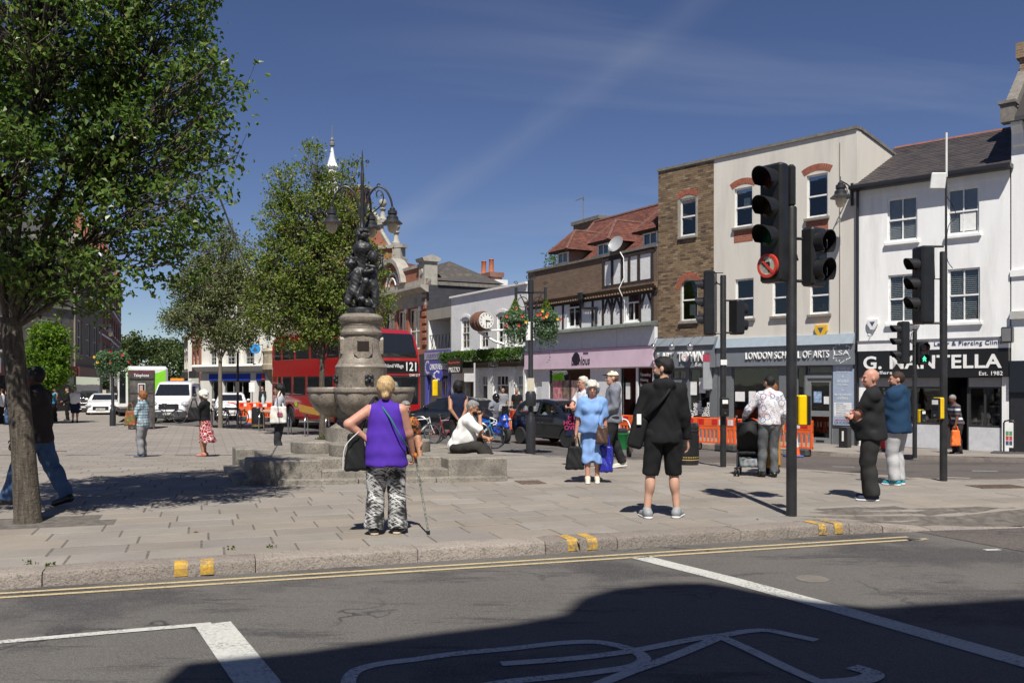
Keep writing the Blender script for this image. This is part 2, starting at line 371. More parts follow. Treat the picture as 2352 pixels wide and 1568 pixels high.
def asphalt(name,col,coarse=0.,patch=(.05,.048,.055)):
 m,nt,p=new_mat(name);v=coords(nt,'pos')
 c=_mixc(nt,_range(nt,_noise(nt,v,.8,6,.6),.3,.7),scl(col,.86),scl(col,1.12))
 c=_mixc(nt,_range(nt,_noise(nt,v,.35,5,.6),.53,.60,0,.95),c,patch)
 c=_mixc(nt,_range(nt,_noise(nt,v,1.7,7,.7,(.35,1.6,1)),.55,.63,0,.85),c,scl(patch,.75))
 sp=_noise(nt,v,130 if not coarse else 55,3,.8)
 c=_mixc(nt,_range(nt,sp,.52,.70,0,.8),c,scl(col,2.4));c=_mixc(nt,_range(nt,sp,.48,.32,0,.8),c,scl(col,.25))
 vo=nt.nodes.new('ShaderNodeTexVoronoi');vo.feature='DISTANCE_TO_EDGE';vo.inputs['Scale'].default_value=.55
 dn=nt.nodes.new('ShaderNodeTexNoise');dn.inputs['Scale'].default_value=2.5;dn.inputs['Detail'].default_value=5;nt.links.new(v,dn.inputs['Vector'])
 va=nt.nodes.new('ShaderNodeVectorMath');va.operation='ADD';vs_=nt.nodes.new('ShaderNodeVectorMath');vs_.operation='SCALE';vs_.inputs['Scale'].default_value=1.1
 nt.links.new(dn.outputs['Color'],vs_.inputs[0]);nt.links.new(v,va.inputs[0]);nt.links.new(vs_.outputs[0],va.inputs[1]);nt.links.new(va.outputs[0],vo.inputs['Vector'])
 crk=_math(nt,'MULTIPLY',_range(nt,vo.outputs['Distance'],.02,.0,0,1),_range(nt,_noise(nt,v,.6,2),.5,.62))
 c=_mixc(nt,crk,c,(.025,.025,.027))
 nt.links.new(c,p.inputs['Base Color']);p.inputs['Roughness'].default_value=.88
 b=nt.nodes.new('ShaderNodeBump');b.inputs['Strength'].default_value=.7 if coarse else .45;b.inputs['Distance'].default_value=.012
 nt.links.new(sp,b.inputs['Height']);nt.links.new(b.outputs[0],p.inputs['Normal']);MATS[name]=m;return m
M_asph=asphalt('asphalt',(.098,.091,.083),0.,(.042,.038,.04));M_coarse=asphalt('coarse_brown_surfacing',(.088,.074,.066),1.,(.05,.043,.04))
ys=[-60,-20,-5,0,5,8,10,12,14]+[15+.55*i for i in range(21)]+[27,30,40,60,100,200,500,1500]
tag(rows_sheet('road',M_asph,ys,lambda Y:-1500,lambda Y:1500,-.12),kind='structure')
yr=[7.6+.2*i for i in range(100)]
tag(rows_sheet('road_surfacing',M_coarse,[y for y in yr if y<25.6],lambda Y:4.55+max(0,10.2-Y)*.42 if Y<11 else XR(Y)-.3 if Y>14.6 else 12,lambda Y:26,-.1155),kind='structure')
# paving: mortar bed, slabs, far paving
def paving(name,var_attr):
 m,nt,p=new_mat(name);v=coords(nt,'pos');base=(.235,.207,.175)
 c=_mixc(nt,_range(nt,_noise(nt,v,1.1,5,.6),.3,.7),scl(base,.86),scl(base,1.1))
 c=_mixc(nt,_range(nt,_noise(nt,v,7,6,.7),.55,.72,0,.45),c,(.15,.138,.127))
 c=_mixc(nt,_range(nt,_noise(nt,v,.5,4,.6),.56,.75,0,.6),c,(.18,.163,.15))
 c=_mixc(nt,_range(nt,_noise(nt,v,75,3,.75),.54,.7,0,.55),c,(.085,.077,.07))
 vo=nt.nodes.new('ShaderNodeTexVoronoi');vo.inputs['Scale'].default_value=5.5;nt.links.new(v,vo.inputs['Vector'])
 c=_mixc(nt,_math(nt,'MULTIPLY',_range(nt,vo.outputs['Distance'],.13,.07),_range(nt,_noise(nt,v,2.1,2),.5,.6,0,.55)),c,(.09,.083,.08))   # old chewing gum
 if var_attr:
  a=nt.nodes.new('ShaderNodeAttribute');a.attribute_name='tone';r=a.outputs['Fac']
 else:r=nt.nodes.new('ShaderNodeObjectInfo').outputs['Random']
 hs=nt.nodes.new('ShaderNodeHueSaturation');nt.links.new(c,hs.inputs['Color']);nt.links.new(_range(nt,r,0,1,.90,1.09),hs.inputs['Value']);nt.links.new(_range(nt,_math(nt,'FRACT',_math(nt,'MULTIPLY',r,7.3)),0,1,.75,1.15),hs.inputs['Saturation'])
 nt.links.new(hs.outputs[0],p.inputs['Base Color']);p.inputs['Roughness'].default_value=.82
 b=nt.nodes.new('ShaderNodeBump');b.inputs['Strength'].default_value=.35;b.inputs['Distance'].default_value=.012
 nt.links.new(_noise(nt,v,55,5,.7),b.inputs['Height']);nt.links.new(b.outputs[0],p.inputs['Normal']);MATS[name]=m;return m
M_slab=paving('paving_stone',False);M_slab2=paving('paving_stone_joined',True)
M_mortar=mat('mortar_bed',(.105,.093,.08),.95,var=.45,scale=9)
def far_pave():
 m,nt,p=new_mat('far_paving');v=coords(nt,'pos');mp=nt.nodes.new('ShaderNodeMapping');mp.inputs['Rotation'].default_value=(0,0,rad(-18.9));nt.links.new(v,mp.inputs[0])
 b=nt.nodes.new('ShaderNodeTexBrick');nt.links.new(mp.outputs[0],b.inputs[0]);b.inputs['Scale'].default_value=1;b.inputs['Brick Width'].default_value=.66;b.inputs['Row Height'].default_value=.45;b.inputs['Mortar Size'].default_value=.012
 b.inputs['Color1'].default_value=(.26,.232,.20,1);b.inputs['Color2'].default_value=(.205,.182,.162,1);b.inputs['Mortar'].default_value=(.09,.083,.075,1)
 c=_mixc(nt,_range(nt,_noise(nt,v,.5,6,.6),.45,.7,0,.5),b.outputs[0],(.15,.136,.124));nt.links.new(c,p.inputs['Base Color']);p.inputs['Roughness'].default_value=.85;return m
M_farpave=far_pave()
YN=24.
yp=[-5,-2,0,2,4,5,6,7,8,9,9.5]+[10.05,10.12,10.25,10.4,10.6,10.9,11.1,11.3,12,13,14,14.55,14.6,14.65,14.9]+[15.4+.5*i for i in range(18)]
pav=tag(rows_sheet('pavement',M_mortar,sorted(y for y in yp if y<=YN)+[YN],lambda Y:-60 if Y>-5 else -61,lambda Y:XR(Y)-(.5 if Y<11.3 else .12),-.0045,240,dr=True),kind='structure')
pavf=tag(rows_sheet('far_pavement',M_farpave,[YN,24.6,25.3,26,28,30,33.5,37,41,45,52,60,120],lambda Y:-70-1.*Y,lambda Y:XR(Y)-.1,0),kind='structure')
FC=[Vector((-4.02,13.85,0)),Vector((-.08,14.5,0)),Vector((-1.36,17.9,0)),Vector((-5.32,17.2,0))]      # fountain platform corners
def in_quad(x,y,q):
 return all((q[(i+1) % 4].x-q[i].x)*(y-q[i].y)-(q[(i+1) % 4].y-q[i].y)*(x-q[i].x)>.12 for i in range(4))
def in_pit(x,y):return abs((x+5.6)*.95+(y-9.95)*.32)<1.25 and abs(-(x+5.6)*.32+(y-9.95)*.95)<.62
SL,SW,GAP=.66,.45,.016
def slab_mb(l,w):
 b=.005;z0=-.03;L,W=l/2,w/2;mb=MB()
 mb.add([(-L,-W,z0),(L,-W,z0),(L,W,z0),(-L,W,z0),(-L,-W,-b),(L,-W,-b),(L,W,-b),(-L,W,-b),(-L+b,-W+b,0),(L-b,-W+b,0),(L-b,W-b,0),(-L+b,W-b,0)],
  [(0,1,5,4),(1,2,6,5),(2,3,7,6),(3,0,4,7),(4,5,9,8),(5,6,10,9),(6,7,11,10),(7,4,8,11),(8,9,10,11)]);return mb
slab_me=slab_mb(SL-GAP,SW-GAP).mesh('paving_slab');slab_me.materials.append(M_slab)
cand=[]
for j in range(40):
 off=.305+(j+.5)*SW;sh=(.5*(j % 2)+.23*math.sin(j*2.1))*SL
 for i in range(-45,32):
  c=K0+E1*((i+.5)*SL+sh)+N1*off;x,y=c.x,c.y
  if y<5 or y>YN-.2 or x>XR(y)-.42 or (y<10.2 and y<nk(x)+.2):continue
  px=CX+F*x/y
  if px<-130 or px>2500 or in_quad(x,y,FC) or in_pit(x,y):continue
  cand.append((y,x))
cand.sort();nbuilt=0;V=[];Fc=[];tone=[]
for y,x in cand:
 flat=all(abs(drop(x+dx,y+dy))<.002 for dx in (-.4,.4) for dy in (-.4,.4)) and y<15
 if nbuilt<300 and flat and -10<CX+F*x/y<2362:
  o=bpy.data.objects.new('paving_slab',slab_me);COL.objects.link(o);o.parent=pav;nbuilt+=1
  o.location=(x,y,random.gauss(0,.0014));o.rotation_euler=(random.gauss(0,.002),random.gauss(0,.002),rad(18.88)+random.gauss(0,.0015))
 else:
  k=len(V);t=random.random();mb=slab_mb(SL-GAP,SW-GAP)
  for a,b,c in mb.v:
   q=E1*a+N1*b;X,Y=x+q.x,y+q.y;V.append((X,Y,c+gz(Y)+drop(X,Y)+.0015*(t-.5)))
  Fc+=[tuple(i+k for i in f) for f in mb.f];tone+=[t]*9
me=bpy.data.meshes.new('paving_slabs');me.from_pydata(V,[],Fc);at=me.attributes.new('tone','FLOAT','FACE');at.data.foreach_set('value',tone)
tag(obj('paving_slabs',me,M_slab2,pav),kind='stuff')
# tarmac patch round the near tree
m_pit=asphalt('pit_tarmac',(.11,.103,.096),1.)
mb=MB();q=[Vector((-5.6,9.95,0))+E1*a+N1*b for a,b in ((-1.6,-.55),(1.27,-.55),(1.2,.6),(-1.6,.6))]
mb.add([(p.x,p.y,-.008) for p in q],[(0,1,2,3)]);tag(mb.build('tarmac_patch',m_pit),kind='structure')
# kerbs
M_kerb=mat('granite_kerb',(.25,.215,.185),.8,var=.22,scale=3,fine=.7,fscale=55,bump=.9,bscale=26,dirt=(.13,.11,.1),dscale=3,rnd=.2)
kerb=bpy.data.objects.new('kerb',None);COL.objects.link(kerb);tag(kerb,kind='structure')
def kerb_stone(p0,p1,z0,z1,w=.312,h=.24,bev=.035,parent=kerb):
 d=(p1-p0);L=d.length;mb=MB();n=7;V=[];Fq=[]
 prof=[(0,-h),(0,-bev*1.1),(.3*bev,-.35*bev),(bev,0),(w-.01,.002),(w,-.012),(w,-h)]
 for i in range(n):
  t=i/(n-1);e=.006 if i in (0,n-1) else 0;jt=random.gauss(0,.0035);jz=random.gauss(0,.0022)
  for a,b in prof:V.append((t*L+(.004 if i==0 else -.004 if i==n-1 else 0),a+(jt+e if a<w-.02 else 0),b+z0+(z1-z0)*t+(jz-e if b>-.1 else 0)))
 m=len(prof)
 for i in range(n-1):
  for k in range(m-1):Fq.append((i*m+k,(i+1)*m+k,(i+1)*m+k+1,i*m+k+1))
 Fq+=[tuple(range(m)),tuple((n-1)*m+k for k in range(m-1,-1,-1))];mb.add(V,Fq)
 return mb.build('kerb_stone',M_kerb,parent,35,loc=p0,rot=(0,0,math.atan2(d.y,d.x)))
def on_kerb(px):                                  # parameter along the near kerb under a pixel column
 r=(px-CX)/F;X=8.74*r/(1-.342*r);return Vector((X,nk(X),0))
js=[-560,-60,96,587,960,1253,1418,1702,1951]
for a,b in zip(js,js[1:]):kerb_stone(on_kerb(a),on_kerb(b),.003,.003)
c=on_kerb(1951);pts=[c,Vector((4.15,10.12,0)),Vector((4.75,10.22,0)),Vector((5.9,10.42,0)),Vector((7.4,10.66,0)),Vector((9,10.92,0)),Vector((11,11.15,0))]
zs=[.003,-.04,-.095,-.1,-.1,-.1,-.1]
for i in range(6):kerb_stone(pts[i],pts[i+1],zs[i],zs[i+1],.25)
# kerb of the far edge of the square and of the far pavement
kf=bpy.data.objects.new('far_kerb',None);COL.objects.link(kf);tag(kf,kind='structure')
def kerb_run(pts,parent,step=1.5,z=.006):
 for (a,b) in zip(pts,pts[1:]):
  a,b=Vector((*a,0)),Vector((*b,0));n=max(1,int((b-a).length/step))
  for i in range(n):
   p,q=a.lerp(b,i/n),a.lerp(b,(i+1)/n);kerb_stone(p,q,gz(p.y)+z,gz(q.y)+z,.2,.2,.02,parent)
far_edge=[(x,y) for y,x in EDGE[6:15]][::-1]
kerb_run([(a-.02,b) for a,b in far_edge][::-1],kf)
# far pavement in front of the shops
FACADE=[Vector(p) for p in ((21.5,18.2),(13.87,25.2),(10.72,28.1),(5.48,33.84),(.75,42.2),(-3.32,49.6),(-4.96,52.6),(-8.38,58.8),(-12,66))]
FARK=[Vector(p) for p in ((19.0,16.6),(11.9,22.8),(8.9,25.3),(3.1,32.3),(-1.6,40.8),(-5.8,48.4),(-7.5,51.5),(-11.,57.6),(-15,65))]
mb=MB()
for i in range(len(FARK)-1):
 n=4
 for j in range(n):
  a,b=FARK[i].lerp(FARK[i+1],j/n),FARK[i].lerp(FARK[i+1],(j+1)/n);c,d=FACADE[i].lerp(FACADE[i+1],j/n),FACADE[i].lerp(FACADE[i+1],(j+1)/n)
  c=c+(c-a)*.4;d=d+(d-b)*.4
  mb.quad((a.x,a.y,gz(a.y)),(c.x,c.y,gz(c.y)),(d.x,d.y,gz(d.y)),(b.x,b.y,gz(b.y)))
tag(mb.build('shop_pavement',M_farpave),kind='structure')
kerb_run([(p.x,p.y) for p in FARK[:7]][::-1],kf)
# paint on the road
def paint(name,col,wear=.5):
 m,nt,p=new_mat(name);v=coords(nt,'pos')
 w=_range(nt,_noise(nt,v,34,7,.8),.57-wear*.16,.62-wear*.1);w2=_range(nt,_noise(nt,v,3,3),.40,.62,.25,1)
 c=_mixc(nt,_math(nt,'MULTIPLY',w,w2),_mixc(nt,_noise(nt,v,9,4),scl(col,.8),col),(.13,.125,.12));nt.links.new(c,p.inputs['Base Color']);p.inputs['Roughness'].default_value=.75;MATS[name]=m;return m
M_white=paint('white_road_paint',(.52,.52,.48),.5);M_yel=paint('cream_yellow_paint',(.50,.40,.22),.35);M_yk=paint('kerb_yellow_paint',(.62,.36,.02),.9)
RZ=-.1155
def ribbon(name,pts,w,m,label,group=None,z=RZ):
 P=[Vector((a,b)) for a,b in pts];v=[];n=len(P)
 for i,p in enumerate(P):
  t=(P[min(i+1,n-1)]-P[max(i-1,0)]).normalized();o=Vector((-t.y,t.x))*(w[i] if isinstance(w,list) else w)/2
  v+=[(p.x+o.x,p.y+o.y,z+gz(p.y)),(p.x-o.x,p.y-o.y,z+gz(p.y))]
 me=bpy.data.meshes.new(name);me.from_pydata(v,[],[(2*i,2*i+1,2*i+3,2*i+2) for i in range(n-1)])
 return tag(obj(name,me,m),label,'road marking',group)
def RP(px,py):p=G(px,py,-.12);return (p.x,p.y)
def line_pts(a,b,n=12):return [(a[0]+(b[0]-a[0])*i/n,a[1]+(b[1]-a[1])*i/n) for i in range(n+1)]
ribbon('yellow_line',line_pts((-9.0,5.62),(4.30,9.83)),.062,M_yel,'cream yellow kerbside line, the one nearer the kerb')
ribbon('yellow_line',line_pts((-9.0,5.46),(4.46,9.71)),.062,M_yel,'cream yellow kerbside line, the one farther from the kerb')
ribbon('stop_line',[RP(1470,1279.5),RP(1676,1331),RP(1926,1399),RP(2352,1521),(3.9,4.0)],.2,M_white,'wide white stop line running from the yellow lines to the lower right')
ribbon('stop_line',[RP(489,1432),RP(540,1500),RP(592,1568),(-1.05,4.2)],.24,M_white,'short thick white stop line at the bottom left of the road')
ribbon('lane_line',[(-6,4.85),RP(0,1475),RP(260,1452),RP(485,1433.2)],.085,M_white,'thin white lane line at the lower left',z=RZ+.0012)
def Z4(x,y):return RP(1176+x*.5,1091+y*.5)
def spl(pts,n=6):                                # smooth curve through points
 out=[];P=[Vector(p) for p in pts]
 for i in range(len(P)-1):
  a,b,c,d=P[max(i-1,0)],P[i],P[i+1],P[min(i+2,len(P)-1)]
  for k in range(n):
   t=k/n;out.append(.5*((2*b)+(c-a)*t+(2*a-5*b+4*c-d)*t*t+(3*b-a-3*c+d)*t**3))
 return [tuple(p) for p in out+[P[-1]]]
cyc=thing('cycle_symbol','large white bicycle symbol painted in the advance box, in shade','road marking',(1.2,5.4,RZ))
def cyc_stroke(pts,w=.085,k=0):
 o=ribbon('painted_stroke',spl([Z4(*p) for p in pts]),w,M_white,None,z=RZ+.0006*k)
 for a in ('label','category'):
  if a in o:del o[a]
 o.parent=cyc;o.matrix_parent_inverse=Matrix.Translation((-1.2,-5.4,-RZ))
cyc_stroke([(-745,1010),(-752,954),(-735,915),(-690,888),(-590,865),(-450,848),(-250,820),(0,797),(200,774),(350,766),(450,776),(540,800),(598,830),(600,856),(540,882),(400,903),(200,928),(0,948),(-140,970)])
cyc_stroke([(-50,868),(200,850),(400,830),(600,800),(830,755),(980,735),(1080,718),(1180,715),(1280,735),(1400,760)],k=1)
cyc_stroke([(380,970),(560,898),(700,850),(860,785),(960,742)],k=2)
cyc_stroke([(960,745),(1100,808),(1280,895),(1430,960)],k=3)
cyc_stroke([(1560,882),(1660,915),(1600,945),(1420,958)],.12,k=4)
for x,y,l in ((2100,1239,'short white dash beside the end of the yellow lines'),(2278,1262,'worn short white dash at the right edge of the near road')):
 a=RP(x-16,y+1);b=RP(x+18,y);ribbon('road_dash',[a,b],.07,M_white,l)
for x,y,lb in ((1500,1056,'worn white dash on the far road behind the litter bin'),(1730,1083,'worn white dash on the far road beside the pushchair'),(1850,1082,'worn white dash on the far road just right of the near signal pole'),(1937,1072,'worn white dash on the far road left of the bald man'),(2195,1097,'worn white dash by the foot of the right signal pole'),(2262,1082,'worn white dash on the far road below the jeweller door')):
 p=G(x,y,-.12);ribbon('road_dash',[(p.x-.2,p.y+.1),(p.x+.2,p.y-.1)],.12,M_white,lb,'worn dashes across the far road')
# painted loading marks on the kerb
def kerb_mark(px,ln,label):
 c=on_kerb(px);t=thing('kerb_mark',label,'road marking',c,rad(18.88),'yellow loading marks on the kerb');s=c.z
 for i in (-1,1):
  mb=MB();x0=i*.105-.055;x1=i*.105+.055
  mb.add([(x0,-.006,-.105),(x1,-.006,-.105),(x1,-.006,-.04),(x0,-.006,-.04),(x1,.004,-.010),(x0,.004,-.010),(x1,.028,.0075),(x0,.028,.0075),(x1,ln,.0085),(x0,ln,.0085)],
   [(0,1,2,3),(3,2,4,5),(5,4,6,7),(7,6,8,9)]);mb.build('stripe',M_yk,t)
kerb_mark(446,.13,'pair of short yellow stripes on the kerb, left of the woman in purple')
kerb_mark(1338,.28,'pair of yellow stripes on the kerb, in front of the man in shorts')
kerb_mark(1908,.28,'pair of yellow stripes on the kerb corner, right of the near signal pole')
# covers let into the ground
M_rust=mat('rusty_iron',(.12,.085,.065),.8,var=.35,scale=14,bump=.6,bscale=40)
def cover(name,c,w,d,rz,m,label,n=6):
 t=thing(name,label,'cover',c,rz);MB().box(-w/2,w/2,-d/2,d/2,-.01,.004).build('frame',m,t)
 for i in range(n):x=-w/2+w*(i+.5)/n;MB().box(x-.3*w/n,x+.3*w/n,-d*.44,d*.44,.004,.009).build('rib',m,t)
cover('inspection_cover',G(1218,1107),.40,.5,rad(14),M_rust,'rusty rectangular cover set in the paving, right of the fountain steps')
cover('inspection_cover',G(2290,1117),.75,.45,rad(8),M_rust,'brown grating in the pavement at the right edge',12)
cover('inspection_cover',G(130,1036),.5,.4,rad(18),M_rust,'rusty cover in the paving behind the walking man')
p=G(1865,1329,-.12);tag(MB().lathe([(.001,.006),(.13,.006),(.14,.001)],20,(p.x,p.y,-.118)).build('manhole_cover',mat('worn_cover',(.15,.135,.115),.7,bump=.3)),'small round pale cover in the road beyond the stop line','cover')
# litter: fallen leaves and a tennis-ball-green scrap
mleaf=mat('dry_leaf',(.16,.09,.04),.9)
for i,(x,y) in enumerate(((450,1222),(1740,1192),(230,1262),(905,1290),(1330,1240))):
 c=G(x,y,.004 if y<1250 else -.115);mb=MB();s=.035
 mb.add([(-s,0,0),(0,-.4*s,.012),(s,0,.004),(0,.45*s,.014)],[(0,1,2),(0,2,3)])
 tag(mb.build('fallen_leaf',mleaf,loc=c,rot=(0,0,i*1.3)),['curled brown leaf on the paving near the tree pit','dry leaf at the foot of the near signal pole','dry leaf on the paving by the kerb at the far left','dry leaf on the kerb in front of the woman in purple','dry leaf in front of the man in shorts'][i],'leaf')
# ================================================================ buildings
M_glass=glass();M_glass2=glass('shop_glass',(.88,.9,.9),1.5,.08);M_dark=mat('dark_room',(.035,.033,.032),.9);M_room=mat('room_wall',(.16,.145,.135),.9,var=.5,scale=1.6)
M_wpaint=mat('white_window_paint',(.78,.78,.76),.45,var=.06,dirt=(.45,.43,.4),dscale=9)
M_lead=plain('lead_grey',(.16,.16,.165),.6);M_black=plain('black_paint',(.018,.018,.02),.35)
M_sill=mat('stone_sill',(.22,.20,.175),.85,var=.25,scale=5,bump=.3)
def render_mat(name,col,dirt,d=.8,**k):return mat(name,col,.88,var=.05,scale=2.2,bump=.22,bscale=34,dirt=dirt,dscale=d*1.6,stretch=(1.6,1.6,.22),**k)
class Bld:
 def __init__(s,name,label,cat,A,B,z0=-.42):
  A,B=Vector((*A[:2],0)),Vector((*B[:2],0));s.d=(B-A).normalized();s.W=(B-A).length;s.A=A;s.z0=z0
  s.n=Vector((-s.d.y,s.d.x,0));s.t=thing(name,label,cat,(A.x,A.y,z0),math.atan2(s.d.y,s.d.x))
 def uz(s,px,py,d=0.):
  r=Vector(((px-CX)/F,1,-(py-HY)/F));o=s.A+s.n*d;k=o.dot(s.n)/r.dot(s.n);p=r*k;return (p-s.A).dot(s.d),CAMH+p.z-s.z0
 def rect(s,px0,py0,px1,py1,d=0.):
  a,b=s.uz(px0,py0,d),s.uz(px1,py1,d);c,e=s.uz(px1,py0,d),s.uz(px0,py1,d);return (a[0],b[0],(b[1]+e[1])/2,(a[1]+c[1])/2)
 def rz(s,px0,px1,z0,z1,d=0.):return (s.uz(px0,800,d)[0],s.uz(px1,800,d)[0],z0,z1)
def wall_mesh(x0,x1,z0,z1,rects,rev=.16,y=0.):
 mb=MB();xs=sorted({x0,x1,*[q for r in rects for q in r[:2]]});zs=sorted({z0,z1,*[q for r in rects for q in r[2:4]]})
 xs=[q for q in xs if x0<=q<=x1];zs=[q for q in zs if z0<=q<=z1]
 for a,b in zip(xs,xs[1:]):
  for c,d in zip(zs,zs[1:]):
   m,n=(a+b)/2,(c+d)/2
   if any(r[0]<m<r[1] and r[2]<n<r[3] for r in rects):continue
   mb.quad((a,y,c),(b,y,c),(b,y,d),(a,y,d))
 for r in rects:
  a,b,c,d=r[:4];Y=y+rev
  mb.quad((a,y,c),(a,Y,c),(a,Y,d),(a,y,d));mb.quad((b,y,c),(b,y,d),(b,Y,d),(b,Y,c));mb.quad((a,y,c),(b,y,c),(b,Y,c),(a,Y,c));mb.quad((a,y,d),(a,Y,d),(b,Y,d),(b,y,d))
 return mb
def shell(t,W,D,H,m,roof=None,y0=0.):
 """side walls, back wall and flat roof behind a front"""
 MB().quad((0,y0,0),(0,y0,H),(0,D,H),(0,D,0)).build('side_wall',m,t);MB().quad((W,y0,0),(W,D,0),(W,D,H),(W,y0,H)).build('side_wall',m,t)
 MB().quad((0,D,0),(0,D,H),(W,D,H),(W,D,0)).build('back_wall',m,t)
 if roof is not None:MB().box(0,W,y0+.02,D,H-.25,H-.2).build('flat_roof',roof,t)
def window(t,r,y=.1,style='sash',fm=None,fw=.055,gm=None,sill=None,bars=(1,0),sash=.5,name='window',back=True):
 if y==.1:y=.06
 """a window part: frame, panes of its own, sill"""
 fm=fm or M_wpaint;gm=gm or M_glass;x0,x1,z0,z1=r[:4];mb=MB();d=.05
 mb.box(x0,x0+fw,y,y+d,z0,z1);mb.box(x1-fw,x1,y,y+d,z0,z1);mb.box(x0+fw,x1-fw,y,y+d,z1-fw,z1);mb.box(x0+fw,x1-fw,y,y+d,z0,z0+fw*1.3)
 zc=z0+(z1-z0)*sash;cells=[]
 xa,xb=x0+fw,x1-fw
 rows=[(z0+fw*1.3,z1-fw)]
 if style=='sash':mb.box(xa,xb,y-.015,y+d-.004,zc-.025,zc+.025);rows=[(z0+fw*1.3,zc-.025),(zc+.025,z1-fw)]
 if style=='case':mb.box(xa,xb,y+.002,y+d-.004,zc-.03,zc+.03);rows=[(z0+fw*1.3,zc-.03),(zc+.03,z1-fw)]
 for k,(a,b) in enumerate(rows):
  nb=bars[0] if style!='case' else (bars[0] if k==0 else bars[1]);st=(xb-xa)/(nb+1);hb=0 if style=='case' else bars[1]
  bw=.018 if style=='sash' else .028
  for i in range(1,nb+1):mb.box(xa+i*st-bw,xa+i*st+bw,y+.006,y+d-.008,a,b)
  for i in range(1,hb+1):zq=a+(b-a)*i/(hb+1);mb.box(xa,xb,y+.008,y+d-.01,zq-bw*.7,zq+bw*.7)
  for i in range(nb+1):cells.append((xa+i*st+(bw if i else 0),xa+(i+1)*st-(bw if i<nb else 0),a,b))
 w=mb.build(name,fm,t)
 for a,b,c,e in cells:MB().box(a,b,y+.026,y+.032,c,e).build('pane',gm,w)
 if back:MB().box(x0-.02,x1+.02,y+.7,y+.72,z0-.02,z1+.02).build('dark_back',M_dark,w)  # dark sheet behind the panes, coloured to stand in for the room's shade
 if sill:MB().bbox(x0-.07,x1+.07,-.09,y,z0-.1,z0-.002,.012).build('sill',sill,w)
 return w
M_blind=plain('venetian_slat',(.62,.62,.60),.5)
def blinds(w,r,y,n,tilt=.6,m=None):
 x0,x1,z0,z1=r[:4];a=math.sin(tilt)*.032;c=math.cos(tilt)*.032
 me=MB().add([(x0+.05,-c,-a),(x1-.05,-c,-a),(x1-.05,c,a),(x0+.05,c,a)],[(0,1,2,3)]).mesh('slat');me.materials.append(m or M_blind)
 for i in range(n):
  o=bpy.data.objects.new('slat',me);COL.objects.link(o);o.parent=w;o.location=(0,y,z0+.06+(z1-z0-.1)*i/(n-1))
def fit_text(body,t,x0,x1,zc,h,m,y=-.01,name='lettering',ext=.006,bold=0.,shear=0.,rot=(rad(90),0,0)):
 o=text(body,1.,m,t,((x0+x1)/2,y,zc),rot,name,'CENTER',ext,0,shear=shear);co=np.empty(len(o.data.vertices)*3,np.float32);o.data.vertices.foreach_get('co',co);co=co.reshape(-1,3)
 lo,hi=co.min(0),co.max(0);kx,kz=(x1-x0)/(hi[0]-lo[0]),h/(hi[1]-lo[1])
 if bold:                                       # heavier strokes: redo with an outline offset that stays in proportion
  me=o.data;bpy.data.objects.remove(o);o=text(body,1.,m,t,((x0+x1)/2,y,zc),rot,name,'CENTER',ext,bold,shear=shear,space=1.06)
  co=np.empty(len(o.data.vertices)*3,np.float32);o.data.vertices.foreach_get('co',co);co=co.reshape(-1,3);lo,hi=co.min(0),co.max(0);kx,kz=(x1-x0)/(hi[0]-lo[0]),h/(hi[1]-lo[1])
 co-=(lo+hi)/2*np.array([1,1,0],np.float32);o.data.vertices.foreach_set('co',co.ravel());o.scale=(kx,kz,1);return o
def arch_pts(x0,x1,z,rise,n=10):
 w=(x1-x0)/2;R=(w*w+rise*rise)/(2*rise);c=((x0+x1)/2,z+rise-R);a=math.asin(min(1,w/R))
 if rise>w*.98:a=math.pi/2;R=w;c=((x0+x1)/2,z)
 return c,R,[(c[0]+R*math.sin(-a+2*a*i/n),c[1]+R*math.cos(-a+2*a*i/n)) for i in range(n+1)],a
def brick_arch(t,x0,x1,z,rise,h,m,y0=-.012,y1=.1,n=12):
 c,R,_,a=arch_pts(x0,x1,z,rise);mb=MB()
 for i in range(n):
  u,v=-a+2*a*(i+.06)/n,-a+2*a*(i+.94)/n
  mb.prism([(c[0]+R*math.sin(u),c[1]+R*math.cos(u)),(c[0]+(R+h)*math.sin(u),c[1]+(R+h)*math.cos(u)),(c[0]+(R+h)*math.sin(v),c[1]+(R+h)*math.cos(v)),(c[0]+R*math.sin(v),c[1]+R*math.cos(v))],y0,y1)
 return mb.build('brick_arch',m,t)
def room(t,x0,x1,y0,y1,z0,z1,m):
 """a dark room behind shop glass"""
 mb=MB();mb.quad((x0,y1,z0),(x0,y1,z1),(x1,y1,z1),(x1,y1,z0));mb.quad((x0,y0,z0),(x0,y0,z1),(x0,y1,z1),(x0,y1,z0));mb.quad((x1,y0,z0),(x1,y1,z0),(x1,y1,z1),(x1,y0,z1))
 mb.quad((x0,y0,z0),(x0,y1,z0),(x1,y1,z0),(x1,y0,z0));mb.quad((x0,y0,z1),(x1,y0,z1),(x1,y1,z1),(x0,y1,z1));return mb.build('shop_room',m,t)
